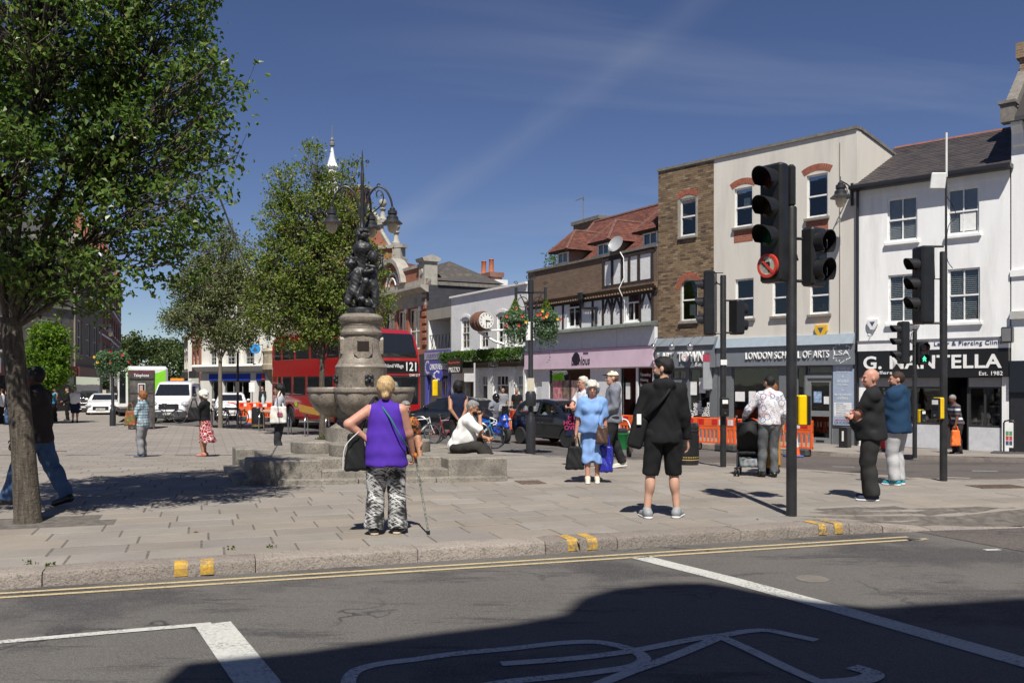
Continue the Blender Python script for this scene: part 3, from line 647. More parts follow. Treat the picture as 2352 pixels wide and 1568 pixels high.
# individually laid bricks, tiles, slates -------------------------------------------------
def toned(name,cols,rough=.85,attr=True,bump=.3):
 """tone of each piece from a palette; per object or per face"""
 m,nt,p=new_mat(name);v=coords(nt,'pos')
 if attr:a=nt.nodes.new('ShaderNodeAttribute');a.attribute_name='tone';r=a.outputs['Fac']
 else:r=nt.nodes.new('ShaderNodeObjectInfo').outputs['Random']
 cr=nt.nodes.new('ShaderNodeValToRGB');cr.color_ramp.interpolation='LINEAR';el=cr.color_ramp.elements
 while len(el)<len(cols):el.new(.5)
 for i,c in enumerate(cols):el[i].position=i/(len(cols)-1);el[i].color=(*c,1)
 nt.links.new(r,cr.inputs[0]);c=_mixc(nt,_range(nt,_noise(nt,v,14,5,.7),.4,.72,0,.5),cr.outputs[0],scl(cols[len(cols)//2],.55))
 c=_mixc(nt,_range(nt,_noise(nt,v,1.0,5,.6),.5,.75,0,.45),c,scl(cols[0],.5))
 nt.links.new(c,p.inputs['Base Color']);p.inputs['Roughness'].default_value=rough
 b=nt.nodes.new('ShaderNodeBump');b.inputs['Strength'].default_value=bump;b.inputs['Distance'].default_value=.01;nt.links.new(_noise(nt,v,60,4,.7),b.inputs['Height']);nt.links.new(b.outputs[0],p.inputs['Normal'])
 MATS[name]=m;return m
def lay(t,name,plural,boxes,m_one,m_all,single=300,key=None):
 """boxes: (centre, x-dir, y-dir(up), size u, size v, thickness); the nearest become parts of their own, the rest one part"""
 if key:boxes=sorted(boxes,key=key)
 V=[];Fc=[];tone=[];cache={}
 for i,(c,u,w,su,sv,th) in enumerate(boxes):
  n=u.cross(w)
  if i<single:
   k=(round(su,3),round(sv,3))
   if k not in cache:
    a,b,e=su/2,sv/2,.004
    cache[k]=MB().add([(-a,-b,0),(a,-b,0),(a,b,0),(-a,b,0),(-a,-b,th-e),(a,-b,th-e),(a,b,th-e),(-a,b,th-e),(-a+e,-b+e,th),(a-e,-b+e,th),(a-e,b-e,th),(-a+e,b-e,th)],
        [(0,1,5,4),(1,2,6,5),(2,3,7,6),(3,0,4,7),(4,5,9,8),(5,6,10,9),(6,7,11,10),(7,4,8,11),(8,9,10,11)]).mesh(name);cache[k].materials.append(m_one)
   o=bpy.data.objects.new(name,cache[k]);COL.objects.link(o);o.parent=t;M=Matrix((u,w,n)).transposed().to_4x4();M.translation=c;o.matrix_local=M
  else:
   k=len(V);a,b=u*su/2,w*sv/2
   for z in (0,th):
    q=c+n*z;V+=[q-a-b,q+a-b,q+a+b,q-a+b]
   Fc+=[tuple(k+i for i in f) for f in ((4,5,6,7),(0,1,5,4),(1,2,6,5),(2,3,7,6),(3,0,4,7))];tone+=[random.random()]*5
 if V:
  me=bpy.data.meshes.new(plural);me.from_pydata(V,[],Fc);me.attributes.new('tone','FLOAT','FACE').data.foreach_set('value',tone);o=obj(plural,me,m_all,t);o['kind']='stuff'
 return
def tile_plane(o,u,w,poly,tw,te,th,tilt=.012):
 """tiles laid in courses on the plane o + a*u + b*w, inside poly (a,b)"""
 out=[];bs=[p[1] for p in poly];n=u.cross(w);b=min(bs)+te/2;j=0
 while b<max(bs):
  xs=[]
  for (a0,b0),(a1,b1) in zip(poly,poly[1:]+poly[:1]):
   if (b0<=b)!=(b1<=b):xs.append(a0+(a1-a0)*(b-b0)/(b1-b0))
  if len(xs)>=2:
   lo,hi=min(xs),max(xs);a=lo-(tw/2 if j % 2 else 0)
   while a<hi-.01:
    l,r=max(a,lo),min(a+tw,hi)
    if r-l>.03:out.append((o+u*((l+r)/2)+w*b+n*(tilt*.3+random.uniform(0,.004)),u,(w-n*0.06).normalized(),r-l-.006,te+.02,th))
    a+=tw
  b+=te;j+=1
 return out
# ---------------------------------------------------------------- brick and rendered three-storey building with two shops
b=Bld('three_storey_building','three-storey building with brown brick bay and cream rendered front over grey shopfronts','building',(5.48,33.84),(10.72,28.1));t=b.t;W=b.W
ub=b.uz(1640,600)[0];HT=b.uz(1512,395)[1];ZF=b.uz(1700,778)[1]     # brick/render joint, parapet, top of shop fascia
M_cream=render_mat('cream_render',(.63,.595,.53),(.46,.43,.385),.5);M_cream2=M_cream
bt=[b.rect(1562,455,1598,542),b.rect(1564,640,1602,737)]
cw=[b.rect(1687,431,1728,521),b.rect(1853,400,1901,499),b.rect(1689,640,1731,731),b.rect(1774,640,1817,725),b.rect(1860,634,1905,721)]
M_mort2=mat('brick_mortar',(.30,.27,.22),.95,var=.2,scale=8)
a0,a1,az0,az1=bt[1];rise=(a1-a0)/2
wall_mesh(0,ub,ZF-.1,HT,bt,.14).build('brick_wall',M_mort2,t)
wall_mesh(ub,W,ZF-.1,HT,cw,.16).build('rendered_wall',M_cream,t)
wl_=MB();wl_.quad((W,0,0),(W,9,0),(W,9,HT-1.2),(W,0,HT));wl_.build('side_wall',M_cream,t)
MB().quad((0,0,0),(0,0,HT),(0,9,HT),(0,9,0)).build('side_wall',brick_mat('brown_brick_far',(.26,.17,.09),(.19,.12,.065),(.3,.27,.22)),t)
MB().quad((0,9,0),(0,9,HT-1.2),(W,9,HT-1.2),(W,9,0)).build('back_wall',M_cream,t)
MB().box(.1,W-.1,.1,8.9,HT-1.4,HT-1.35).build('flat_roof',M_lead,t)
M_coping=mat('grey_coping',(.17,.155,.135),.9,var=.3,scale=6,bump=.4)
MB().box(-.03,W+.03,-.06,.25,HT,HT+.09).build('coping',M_coping,t)
MB().add([(W-.2,.25,HT),(W+.04,.25,HT),(W+.04,3.2,HT-.5),(W-.2,3.2,HT-.5),(W-.2,.25,HT+.09),(W+.04,.25,HT+.09),(W+.04,3.2,HT-.41),(W-.2,3.2,HT-.41)],[(0,3,2,1),(4,5,6,7),(0,1,5,4),(1,2,6,5),(2,3,7,6),(3,0,4,7)]).build('coping',M_coping,t)
COLS=[(.06,.043,.032),(.145,.095,.055),(.205,.14,.08),(.255,.18,.10),(.165,.105,.065),(.33,.25,.16)]
Mb1=toned('stock_brick',COLS,attr=False);Mb2=toned('stock_brick_joined',COLS)
bx=[];z=ZF;j=0
ops=[(r[0]-.0,r[1]+.0,r[2]-.0,r[3]+.0) for r in bt]
cA,RA,_,_=arch_pts(a0,a1,az1-rise,rise)
c0,c1,cz0,cz1=bt[0];cS,RS,_,_=arch_pts(c0-.05,c1+.05,cz1,.13)
while z<HT-.03:
 x=-(.1125 if j % 2 else 0)
 while x<ub-.02:
  l,r=max(x,0),min(x+.215,ub-.01)
  def hole(l,r):
   m=(l+r)/2;zc=z+.033
   if any(q[0]-.01<r and l<q[1]+.01 and q[2]-.01<zc<q[3] for q in ops):return True
   if math.hypot(m-cA[0],zc-cA[1])<RA+.26 and zc>cA[1]:return True
   if abs(m-cS[0])<(c1-c0)/2+.12 and cz1-.02<zc and math.hypot(m-cS[0],zc-cS[1])<RS+.24:return True
   return False
  if r-l>.05:
   if not hole(l,r):bx.append((Vector(((l+r)/2,0,z+.033)),Vector((1,0,0)),Vector((0,0,1)),r-l,.066,.009+random.uniform(0,.003)))
   elif r-l>.15:
    for l2,r2 in ((l,l+.1),(r-.1,r)):
     if not hole(l2,r2):bx.append((Vector(((l2+r2)/2,0,z+.033)),Vector((1,0,0)),Vector((0,0,1)),r2-l2,.066,.009))
  x+=.225
 z+=.0755;j+=1
lay(t,'brick','bricks',bx,Mb1,Mb2,300,key=lambda q:-q[0].x*1.+abs(q[0].z-5.0)*.5)
M_redb=brick_mat('red_gauged_brick',(.34,.10,.055),(.27,.08,.045),(.3,.22,.17));M_redb1=mat('red_arch_brick',(.30,.095,.055),.85,var=.3,scale=9,bump=.3)
brick_arch(t,a0-.01,a1+.01,az1-rise,rise,.24,M_redb1,n=22);brick_arch(t,c0-.05,c1+.05,cz1,.13,.2,M_redb1,n=13)
# spandrel infill of the arched window, then its windows
c,R,ap,_=arch_pts(a0,a1,az1-rise,rise,14)
mb=MB()
for (p,q) in zip(ap,ap[1:]):mb.quad((p[0],-.002,p[1]),(q[0],-.002,q[1]),(q[0],-.002,az1+.0),(p[0],-.002,az1+.0));mb.quad((p[0],-.002,p[1]),(p[0],.13,p[1]),(q[0],.13,q[1]),(q[0],-.002,q[1]))
mb.build('arch_infill',M_mort2,t)
wA=window(t,bt[1],.1,'sash',sill=M_sill,bars=(0,0),sash=.5);wB=window(t,bt[0],.1,'sash',sill=M_sill,bars=(0,0),sash=.52)
mb=MB();w2=a1-a0
for (p,q) in zip(ap,ap[1:]):
 k=.84;f=lambda s:(c[0]+(s[0]-c[0])*k,c[1]+(s[1]-c[1])*k);P,Q=f(p),f(q);mb.quad((P[0],.095,P[1]),(Q[0],.095,Q[1]),(q[0],.095,q[1]),(p[0],.095,p[1]))
mb.build('arched_frame',M_wpaint,wA)
M_paper=plain('white_paper',(.74,.74,.72),.7)
sheet('notice',M_paper,wA,a1-.42,a1-.16,az0+.22,az0+.62,.115)
for i,r in enumerate(cw):
 w=window(t,r,.06,'sash',sill=M_sill,bars=(0,0),sash=.5)
 if i<2:
  brick_arch(t,r[0]-.08,r[1]+.08,r[3]+.0,.12,.21,M_redb1,n=13,y0=-.01)
  MB().box(r[0]-.02,r[1]+.02,-.006,.02,r[2]-.52,r[2]-.11).build('brick_apron',M_redb,t)
sheet('notice',M_paper,t,cw[0][0]+.3,cw[0][0]+.55,cw[0][3]-.75,cw[0][3]-.35,.13)
for i in range(5):MB().box(cw[4][0]+.12+.17*i,cw[4][0]+.27+.17*i,.3,.45,cw[4][2]+.08,cw[4][2]+.2+.15*(i % 3)).build('stored_box',mat('cardboard',(.32,.22,.13),.9),t)
# rain pipe and cable on the render
MB().cyl((W-.55,-.02,ZF),(W-.55,-.02,HT-.3),.012,n=6).build('cable',plain('grey_cable',(.35,.33,.3),.6),t)
# shop fascias
M_gfas=plain('grey_fascia',(.155,.175,.195),.5,var=.06);M_gframe=plain('grey_shop_frame',(.14,.15,.158),.45);M_wlet=plain('white_letter',(.80,.80,.78),.45)
za,zb=b.uz(1650,842)[1],b.uz(1650,790)[1]
xs_=b.uz(1650,820)[0]
MB().box(.02,xs_-.02,-.22,0,za-.02,zb-.02).build('art_shop_fascia',M_gfas,t)
z2,z3=b.uz(1963,837)[1],b.uz(1963,789)[1]
MB().box(xs_+.02,W-.03,-.16,0,z2,z3).build('school_fascia',plain('grey_school_fascia',(.17,.19,.21),.45),t)
MB().prism([(-.24,z3),(0,z3),(0,z3+.32),(-.08,z3+.32)],xs_+.02,W-.03,'x').build('fascia_ledge',plain('ledge_blue_grey',(.27,.32,.36),.5),t)
MB().prism([(-.3,zb-.02),(0,zb-.02),(0,zb+.28),(-.1,zb+.28)],.02,xs_-.02,'x').build('fascia_ledge',plain('ledge_grey',(.17,.19,.21),.5),t)
tx=lambda px:b.uz(px,815)[0]
fit_text('LONDON SCHOOL OF ARTS',t,tx(1719.5),tx(1911),b.uz(1815,815)[1],.235,M_wlet,-.185,bold=.006,ext=.02)
xo=(tx(1920)+tx(1958))/2;zo=b.uz(1939,810)[1]
fit_text('LSA',t,tx(1921),tx(1957),zo,.15,M_wlet,-.17,name='logo_lettering',bold=.01)
mb=MB()
for k in range(34):
 a=k*math.tau/34;rr=.29+.03*math.sin(k*2.3);sx,sz=.024+.014*math.sin(k*5.1),.024+.014*math.cos(k*3.7)
 if abs(math.sin(a))<.32:continue
 px_,pz_=xo+rr*math.cos(a),zo+rr*math.sin(a);mb.prism([(px_-sx,pz_),(px_,pz_-sz),(px_+sx,pz_+.3*sz),(px_+.2*sx,pz_+sz)],-.166,-.161)
mb.build('logo_ring',M_wlet,t)
ax=lambda px:b.uz(px,825)[0]
o=fit_text('ART',t,ax(1530),ax(1556),b.uz(1543,821)[1],.36,M_wlet,-.26,bold=.02,ext=.03);o=fit_text('TOWN',t,ax(1567),ax(1626),b.uz(1597,819)[1],.36,M_wlet,-.26,bold=.02,ext=.03)
fit_text('THE',t,ax(1524)-.22,ax(1524)+.1,b.uz(1525,820)[1],.09,M_wlet,-.235,rot=(rad(90),rad(-90),0))
fit_text('Bistro',t,ax(1605),ax(1628),b.uz(1617,836.5)[1],.13,M_wlet,-.235,shear=.3)
mb=MB().lathe([(.001,0),(.17,0),(.17,.02),(.001,.02)],20);mb.xf(Matrix.Translation((ax(1584.5),-.262,b.uz(1584,820)[1])) @ Matrix.Rotation(rad(90),4,'X'));ic=mb.build('play_disc',M_wlet,t)
M_red=plain('sign_red',(.5,.06,.05),.5)
mb=MB();xq,zq=ax(1584.5),b.uz(1584,820)[1];mb.prism([(xq-.10,zq-.07),(xq+.0,zq),(xq-.10,zq+.07)],-.286,-.283);mb.box(xq+.03,xq+.05,-.286,-.283,zq-.07,zq+.07);mb.box(xq+.075,xq+.095,-.286,-.283,zq-.07,zq+.07);mb.build('play_icon',M_red,t)
M_chrome=plain('chrome',(.75,.75,.76),.12,1.)
for px in (1521,1563.5,1605):
 x=ax(px);z=b.uz(px,797)[1];lp=MB().tube([(x+.3,-.05,z+.32),(x+.25,-.35,z+.4),(x+.1,-.5,z+.3),(x,-.52,z+.1)],.012,6).build('gooseneck_lamp',M_chrome,t);MB().ball((x,-.52,z),(.12,.12,.12)).build('lamp_head',M_chrome,lp,True)
# shopfronts
zs0=.05;zt=z2-.01
dr_=b.rect(1851,868,1914,1016);dr_=(dr_[0],dr_[1],.03,dr_[3])
win1=(tx(1681),tx(1790),.62,zt-.02);win2=(tx(1829),dr_[0]-.04,.5,zt-.02);trans=(dr_[0]+.05,dr_[1]-.03,dr_[3]+.12,zt-.03)
wall_mesh(xs_,W,0,z2,[win1,win2,(dr_[0],dr_[1],dr_[2],zt-.02)],.12,-.02).build('school_shopfront',M_gframe,t)
for r in (win1,win2,trans):window(t,r,.02,'fix',M_gframe,.05,M_glass2,bars=(0,0),back=False,name='shop_window')
dw=MB();x0,x1=dr_[0]+.06,dr_[1]-.04;zz0=dr_[2];zz1=dr_[3];y=.02
dw.box(x0,x0+.11,y,y+.06,zz0,zz1);dw.box(x1-.11,x1,y,y+.06,zz0,zz1);dw.box(x0+.11,x1-.11,y,y+.06,zz0,zz0+.2);dw.box(x0+.11,x1-.11,y,y+.06,zz1-.13,zz1);dw.box(x0+.11,x1-.11,y,y+.06,zz0+.88,zz0+1.06);dw.box(dr_[0],dr_[0]+.06,-.02,.1,zz0,zz1);dw.box(dr_[1]-.04,dr_[1],-.02,.1,zz0,zz1);dw.box(dr_[0],dr_[1],-.02,.1,zz1,zz1+.12)
door=dw.build('shop_door',plain('door_grey',(.19,.20,.205),.4),t)
for c_,d_ in ((zz0+.2,zz0+.88),(zz0+1.06,zz1-.13)):MB().box(x0+.11,x1-.11,y+.02,y+.03,c_,d_).build('pane',M_glass2,door)
MB().box(x0+.02,x0+.06,y-.06,y,zz0+.9,zz0+1.15).build('handle',M_chrome,door);MB().box((x0+x1)/2-.14,(x0+x1)/2+.14,y-.01,y,zz0+.06,zz0+.12).build('letter_plate',M_black,door)
M_poster=plain('poster_blue_grey',(.34,.41,.52),.5);M_ptext=plain('poster_dark_text',(.06,.07,.15),.6)
sheet('door_notice',M_paper,door,x0+.55,x0+.95,zz0+1.28,zz0+1.52,y+.015);sheet('door_picture',plain('photo_poster',(.25,.35,.5),.5,var=.6,scale=9),door,x0+.2,x0+.47,zz0+1.32,zz0+1.68,y+.015)
pr=b.rect(1914.5,837,1963,976);pn=MB().box(pr[0]+.02,pr[1]-.02,-.07,-.02,pr[2],pr[3]);pn=pn.build('poster_panel',M_poster,t)
xm=(pr[0]+pr[1])/2;hw=(pr[1]-pr[0])/2
ph=lambda f:pr[3]-(pr[3]-pr[2])*f
for f,s,wd in ((.06,'KEY STAGE 2&3',.66),(.12,'(Year 2 to Year 11)',.62),(.195,'&',.1),(.275,'SAT & GCSE',.55),(.335,'Prep Classes',.5),(.42,'in',.1),(.50,'MATHS, ENGLISH',.78),(.555,'& SCIENCE',.5)):
 fit_text(s,pn,xm-hw*wd,xm+hw*wd,ph(f),.075 if len(s)>2 else .06,M_wlet,-.074,ext=.002,bold=.004)
for i,s in enumerate(('Small Classes','Qualified Teachers','Student Coaching','Parent Reporting System','Affordable Prices','Personalised Study Programmes')):
 sheet('bar',M_wlet,pn,pr[0]+.06,pr[1]-.06,ph(.645+.038*i)-.032,ph(.645+.038*i)+.032,-.07,.003);fit_text(s,pn,pr[0]+.12,pr[0]+.12+hw*.055*len(s),ph(.645+.038*i),.042,M_ptext,-.0745,ext=.0005)
fit_text('A BRIGHT FUTURE STARTS AT',pn,xm-hw*.8,xm+hw*.8,ph(.915),.04,M_red,-.074,ext=.001);fit_text('LSA ACADEMY',pn,xm-hw*.8,xm+hw*.8,ph(.957),.085,M_ptext,-.074,ext=.001,bold=.003)
# interior of the school, notices in its window
room(t,xs_+.1,W-.05,.12,4,.02,z2,M_room)
sheet('notice',M_paper,t,win1[0]+.12,win1[0]+.5,1.35,1.68,.03);sheet('notice',M_paper,t,win1[0]+.66,win1[0]+.94,1.2,1.7,.03);sheet('notice',M_paper,t,win1[1]-.75,win1[1]-.5,1.25,1.66,.03)
for i in range(4):MB().box(win1[0]+.2+.5*i,win1[0]+.6+.5*i,1.2,1.6,.05,.75).build('cafe_chair',mat('chair_tan',(.30,.20,.09),.6),t)
ch=MB()
for k in range(14):a=k*math.tau/14;ch.tube([((win1[0]+win1[1])/2+.25*math.cos(a)*s,1.6+.25*math.sin(a)*s,z2-.45-.5*q) for s,q in ((.3,0),(.95,.35),(.75,.8),(.2,1))],.022,5)
ch.build('lantern',plain('lantern_shell',(.55,.5,.4),.4),t)
# art town shopfront
aw=(ax(1584),ax(1632),.6,za-.06);ad=(ax(1549),ax(1579),.03,za-.62);at_=(ax(1543),ax(1577),za-.46,za-.08)
wall_mesh(0,xs_,0,za,[aw,(ad[0],ad[1],.03,ad[3]),at_],.12,-.04).build('art_shopfront',M_gframe,t)
for r in (aw,at_):window(t,r,0,'fix',M_gframe,.05,M_glass2,back=False,name='shop_window')
mb=MB();mb.box(ad[0]+.02,ad[0]+.12,0,.05,.03,ad[3]);mb.box(ad[1]-.12,ad[1]-.02,0,.05,.03,ad[3]);mb.box(ad[0]+.12,ad[1]-.12,0,.05,.03,.3);mb.box(ad[0]+.12,ad[1]-.12,0,.05,ad[3]-.14,ad[3]);d2=mb.build('shop_door',M_gframe,t);MB().box(ad[0]+.12,ad[1]-.12,.02,.03,.3,ad[3]-.14).build('pane',M_glass2,d2)
room(t,.05,xs_-.05,.1,4,.02,za,M_room)
for i,s in enumerate(('EAT','DRINK','PAUSE','LISTEN','PLAY','SING','DANCE')):
 x=aw[0]+.12+.118*i;l=.16*len(s);text(s,.15,M_wlet,t,(x,-.01,.62+.02+l/2),(rad(90),rad(-90),0),'window_lettering',bold=.004)
 for q in range(3):MB().box(x-.045+.035*q,x-.035+.035*q,-.012,-.008,.62,.70).build('window_stripe',M_wlet,t)
for i,(x,z,h) in enumerate(((.04,1.55,.5),(.42,1.62,.55),(.72,1.72,.42))):sheet('notice',M_paper,t,aw[0]+x,aw[0]+x+.28,z,z+h,0)
sheet('red_display',M_red,t,at_[0]+.1,at_[0]+.5,at_[2]+.05,at_[3]-.05,.4);sheet('yellow_display',plain('display_yellow',(.6,.55,.05),.5),t,at_[1]-.3,at_[1]-.1,at_[2]+.05,at_[3]-.08,.3)
# pieces fixed to the front: projecting shop sign, alarm box, wall lantern
x=b.uz(1637,860)[0];z=b.uz(1637,893)[1]
sg=thing('projecting_sign','narrow grey projecting music shop sign with red top','sign',b.A+b.d*x+Vector((0,0,b.z0+z))+b.n*-.05,math.atan2(b.d.y,b.d.x))
MB().box(-.02,.02,-.5,0,0,.95).build('board',plain('sign_grey',(.35,.37,.39),.5),sg);MB().box(-.022,.022,-.5,0,.96,1.22).build('top_board',plain('sign_crimson',(.42,.05,.09),.5),sg)
for i,ch_ in enumerate('MUSIC SHOP'):text(ch_,.1,M_wlet,sg,(-.024,-.25,.88-.092*i),(rad(90),0,rad(-90)),'lettering')
MB().tube([(0,0,1.25),(0,-.5,1.25)],.012,6).build('bracket',M_black,sg)
def alarm(b,px,py,label,col,r=.17):
 x,z=b.uz(px,py);a=thing('alarm_box',label,'alarm box',b.A+b.d*x+Vector((0,0,b.z0+z)),math.atan2(b.d.y,b.d.x))
 MB().prism([(-r,r*.9),(r,r*.9),(r*.95,0),(r*.35,-r),(-r*.35,-r),(-r*.95,0)],-.09,0).build('case',plain('alarm_'+label.split()[0],col,.4),a);MB().prism([(-r*.5,r*.5),(r*.5,r*.5),(0,-r*.4)],-.094,-.09).build('badge',M_ptext,a)
alarm(b,1888,760,'yellow alarm box on the cream wall above the school sign',(.75,.45,.03),.21)
x,z=b.uz(1958,447);wlp=thing('wall_lantern','black wall lantern on a scrolled bracket on the cream building','lamp',b.A+b.d*x+Vector((0,0,b.z0+z)),math.atan2(b.d.y,b.d.x))
def lantern(parent,c,s=1.):
 """bell-shaped street lantern with a glass bowl, hanging from c"""
 body=MB().lathe([(.02,.0),(.05,-.02),(.07,-.05),(.065,-.07),(.11,-.09),(.115,-.17),(.09,-.19),(.14,-.24),(.145,-.3),(.21,-.36),(.24,-.385),(.24,-.395),(.15,-.37)],20);body.v=[(a*s,q*s,w*s) for a,q,w in body.v]
 h=body.build('lantern_head',M_iron,parent,35,loc=c);g=MB().lathe([(.12,-.37),(.125,-.45),(.11,-.54),(.07,-.60),(.001,-.625)],18);g.v=[(a*s,q*s,w*s) for a,q,w in g.v];g.build('bowl',M_bowl,h,True);return h
M_iron=mat('black_iron',(.022,.023,.026),.42,var=.3,scale=20,bump=.12,bscale=80);M_bowl=plain('frosted_bowl',(.55,.47,.34),.3)
MB().box(-.04,.04,-.05,0,-.35,.35).build('wall_plate',M_iron,wlp);MB().tube([(0,-.04,.2),(0,-.4,.28),(0,-.75,.32)],.02,6).build('arm',M_iron,wlp);MB().tube([(0,-.04,-.2),(0,-.2,-.1),(0,-.35,.1),(0,-.5,.28)],.012,6).build('stay',M_iron,wlp)
MB().tube([(0,-.75,.32),(0,-.75,.45)],.012,6).build('finial',M_iron,wlp);lantern(wlp,(0,-.75,.3),1.3)
mb=MB().cyl((W+.06,-.08,.1),(W+.06,-.08,b.uz(1966,432)[1]),.045,n=10);rp=mb.build('rain_pipe',M_black,t)
# ---------------------------------------------------------------- white jeweller's building
b=Bld('white_shop_building','white two-storey building with slate roof over a black and white jeweller sign','building',(10.74,28.08),(13.87,25.2));t=b.t;W=b.W
M_whi=render_mat('white_render',(.82,.82,.805),(.60,.59,.56),.6);EV=b.uz(1968,433)[1];ZF=b.uz(2150,790)[1]
ww=[b.rect(2038,453,2107,554),b.rect(2176,431,2249,538),b.rect(2040,630,2108,741),b.rect(2177,616,2251,739)]
wall_mesh(0,W,ZF-.2,EV,ww,.18).build('front_wall',M_whi,t);shell(t,W,7,EV,M_whi)
for i,r in enumerate(ww):
 w=window(t,r,.05,'sash',sill=M_whi,bars=(1,0),sash=.5,gm=M_glass2);blinds(w,r,.12,26,1.0 if i<2 else .55)
sheet('notice',M_paper,t,ww[1][1]-.52,ww[1][1]-.1,ww[1][2]+.1,ww[1][2]+.62,.065)
# slate roof
RD,RR=3.4,None;rz_=b.uz(2300,300,3.4)[1];up=Vector((0,RD+.25,rz_-EV));L=up.length;upn=up.normalized()
SC=[(.032,.027,.028),(.05,.041,.042),(.066,.054,.052),(.041,.034,.036)]
Ms1=toned('slate',SC,.6,False);Ms2=toned('slate_joined',SC,.6)
MB().add([(-.1,-.25,EV),(W+.05,-.25,EV),(W+.05,RD,rz_),(-.1,RD,rz_),(-.1,7,EV),(W+.05,7,EV)],[(0,1,2,3),(3,2,5,4)]).build('roof_deck',M_lead,t)
o=Vector((-.1,-.25,EV+.01));bx=tile_plane(o,Vector((1,0,0)),upn,[(0,0),(W+.15,0),(W+.15,L),(0,L)],.26,.2,.012)
lay(t,'slate','slates',bx,Ms1,Ms2,300,key=lambda q:q[0].z)
mb=MB();nR=14
for i in range(nR):
 x=-.1+(W+.15)*i/nR;mb.prism([(RD-.13,rz_-.08),(RD,rz_+.07),(RD+.13,rz_-.08)],x+.004,x+(W+.15)/nR-.004,'x')
mb.build('ridge_tiles',mat('terracotta',(.20,.075,.05),.85,var=.2,scale=7),t)
MB().prism([(-.38,EV-.06),(-.25,EV-.1),(-.02,EV-.1),(-.02,EV+.03),(-.38,EV+.03)],-.15,W+.1,'x').build('gutter',M_black,t)
MB().box(-.12,W,-.02,-.005,EV-.3,EV-.1).build('eaves_board',M_whi,t)
# shop sign
z0_,z1_=b.uz(2150,866)[1],b.uz(2150,803)[1];sx0,sx1=b.uz(1977,830)[0],b.uz(2321,830)[0]
MB().box(sx0,sx1,-.2,0,z0_,z1_).build('sign_board',plain('sign_black',(.012,.012,.013),.35),t);zc1=b.uz(2150,781)[1]
MB().box(sx0-.02,sx1,-.19,0,z1_,zc1).build('sign_header',plain('sign_white',(.8,.8,.79),.4),t)
MB().box(sx0-.03,sx1+.02,-.22,0,zc1,zc1+.035).build('sign_cap',M_lead,t)
lx=lambda px:b.uz(px,840)[0]
fit_text('G. MANTELLA',t,lx(1989),lx(2306),b.uz(2148,831)[1],.40,M_wlet,-.212,bold=.025);fit_text('Jewellers',t,lx(1992),lx(2055),b.uz(2020,857)[1],.13,M_wlet,-.212,bold=.008);fit_text('Est. 1982',t,lx(2254),lx(2308),b.uz(2280,857)[1],.115,M_wlet,-.212,bold=.006)
fit_text('Laser & Piercing Clinic',t,lx(2151),lx(2307),b.uz(2230,789)[1],.15,M_ptext,-.2,bold=.002)
# shopfront: pilasters, recessed entrance, display windows
pl=(lx(1990),lx(1998));zs_=z0_
MB().box(0,lx(1992),-.06,.3,0,zs_).build('pilaster',M_whi,t);MB().box(lx(2303),W,-.08,.3,0,zs_).build('pilaster',M_whi,t)
wL=(lx(1996),lx(2165),.75,zs_-.28);wR=(lx(2225),lx(2300),.72,zs_-.28)
for r,nm in ((wL,'display_window'),(wR,'display_window')):
 MB().box(r[0],r[1],.0,.1,.06,r[2]).build('stall_riser',mat('pale_riser',(.52,.53,.55),.6,var=.1,fine=.3),t);MB().box(r[0],r[1],0,.06,r[3],zs_).build('blind_box',plain('blind_grey',(.33,.33,.32),.6),t)
 w=window(t,r,.02,'fix',plain('shop_dark_frame',(.03,.03,.032),.4),.045,M_glass2,back=False,name=nm)
 MB().box(r[0],r[1],.1,.7,r[2]-.04,r[2]).build('display_shelf',mat('shelf_white',(.5,.48,.45),.6),w)
 for k in range(9):                             # jewellery stands
  x=r[0]+.1+(r[1]-r[0]-.2)*k/8;hgt=.25+.18*((k*7) % 3);MB().lathe([(.05,0),(.03,.03),(.02,.1),(.09,hgt*.6),(.07,hgt)],10,(x,.35+.12*(k % 2),r[2])).build('bust_stand',mat('stand_grey',(.16,.15,.15),.7),w)
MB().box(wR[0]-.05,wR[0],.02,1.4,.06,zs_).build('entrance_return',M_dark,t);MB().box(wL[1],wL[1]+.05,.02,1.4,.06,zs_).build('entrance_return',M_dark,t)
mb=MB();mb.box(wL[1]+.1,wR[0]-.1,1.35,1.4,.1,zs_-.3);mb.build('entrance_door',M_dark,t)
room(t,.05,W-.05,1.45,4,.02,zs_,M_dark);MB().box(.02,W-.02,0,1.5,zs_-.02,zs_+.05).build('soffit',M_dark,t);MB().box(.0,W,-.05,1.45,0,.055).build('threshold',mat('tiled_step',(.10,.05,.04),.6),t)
alarm(b,2006,745,'white alarm box on the white wall above the jeweller sign',(.72,.72,.7),.16)
x,z=b.uz(2001,768);cm=thing('wall_camera','small white security camera under the white alarm box','camera',b.A+b.d*x+Vector((0,0,b.z0+z)),math.atan2(b.d.y,b.d.x));MB().cyl((0,0,0),(0,-.14,-.02),.012,n=8).build('arm',M_whi,cm);MB().cyl((-.03,-.12,-.02),(.06,-.24,-.06),.045,n=10).build('barrel',plain('camera_grey',(.55,.55,.55),.4),cm)
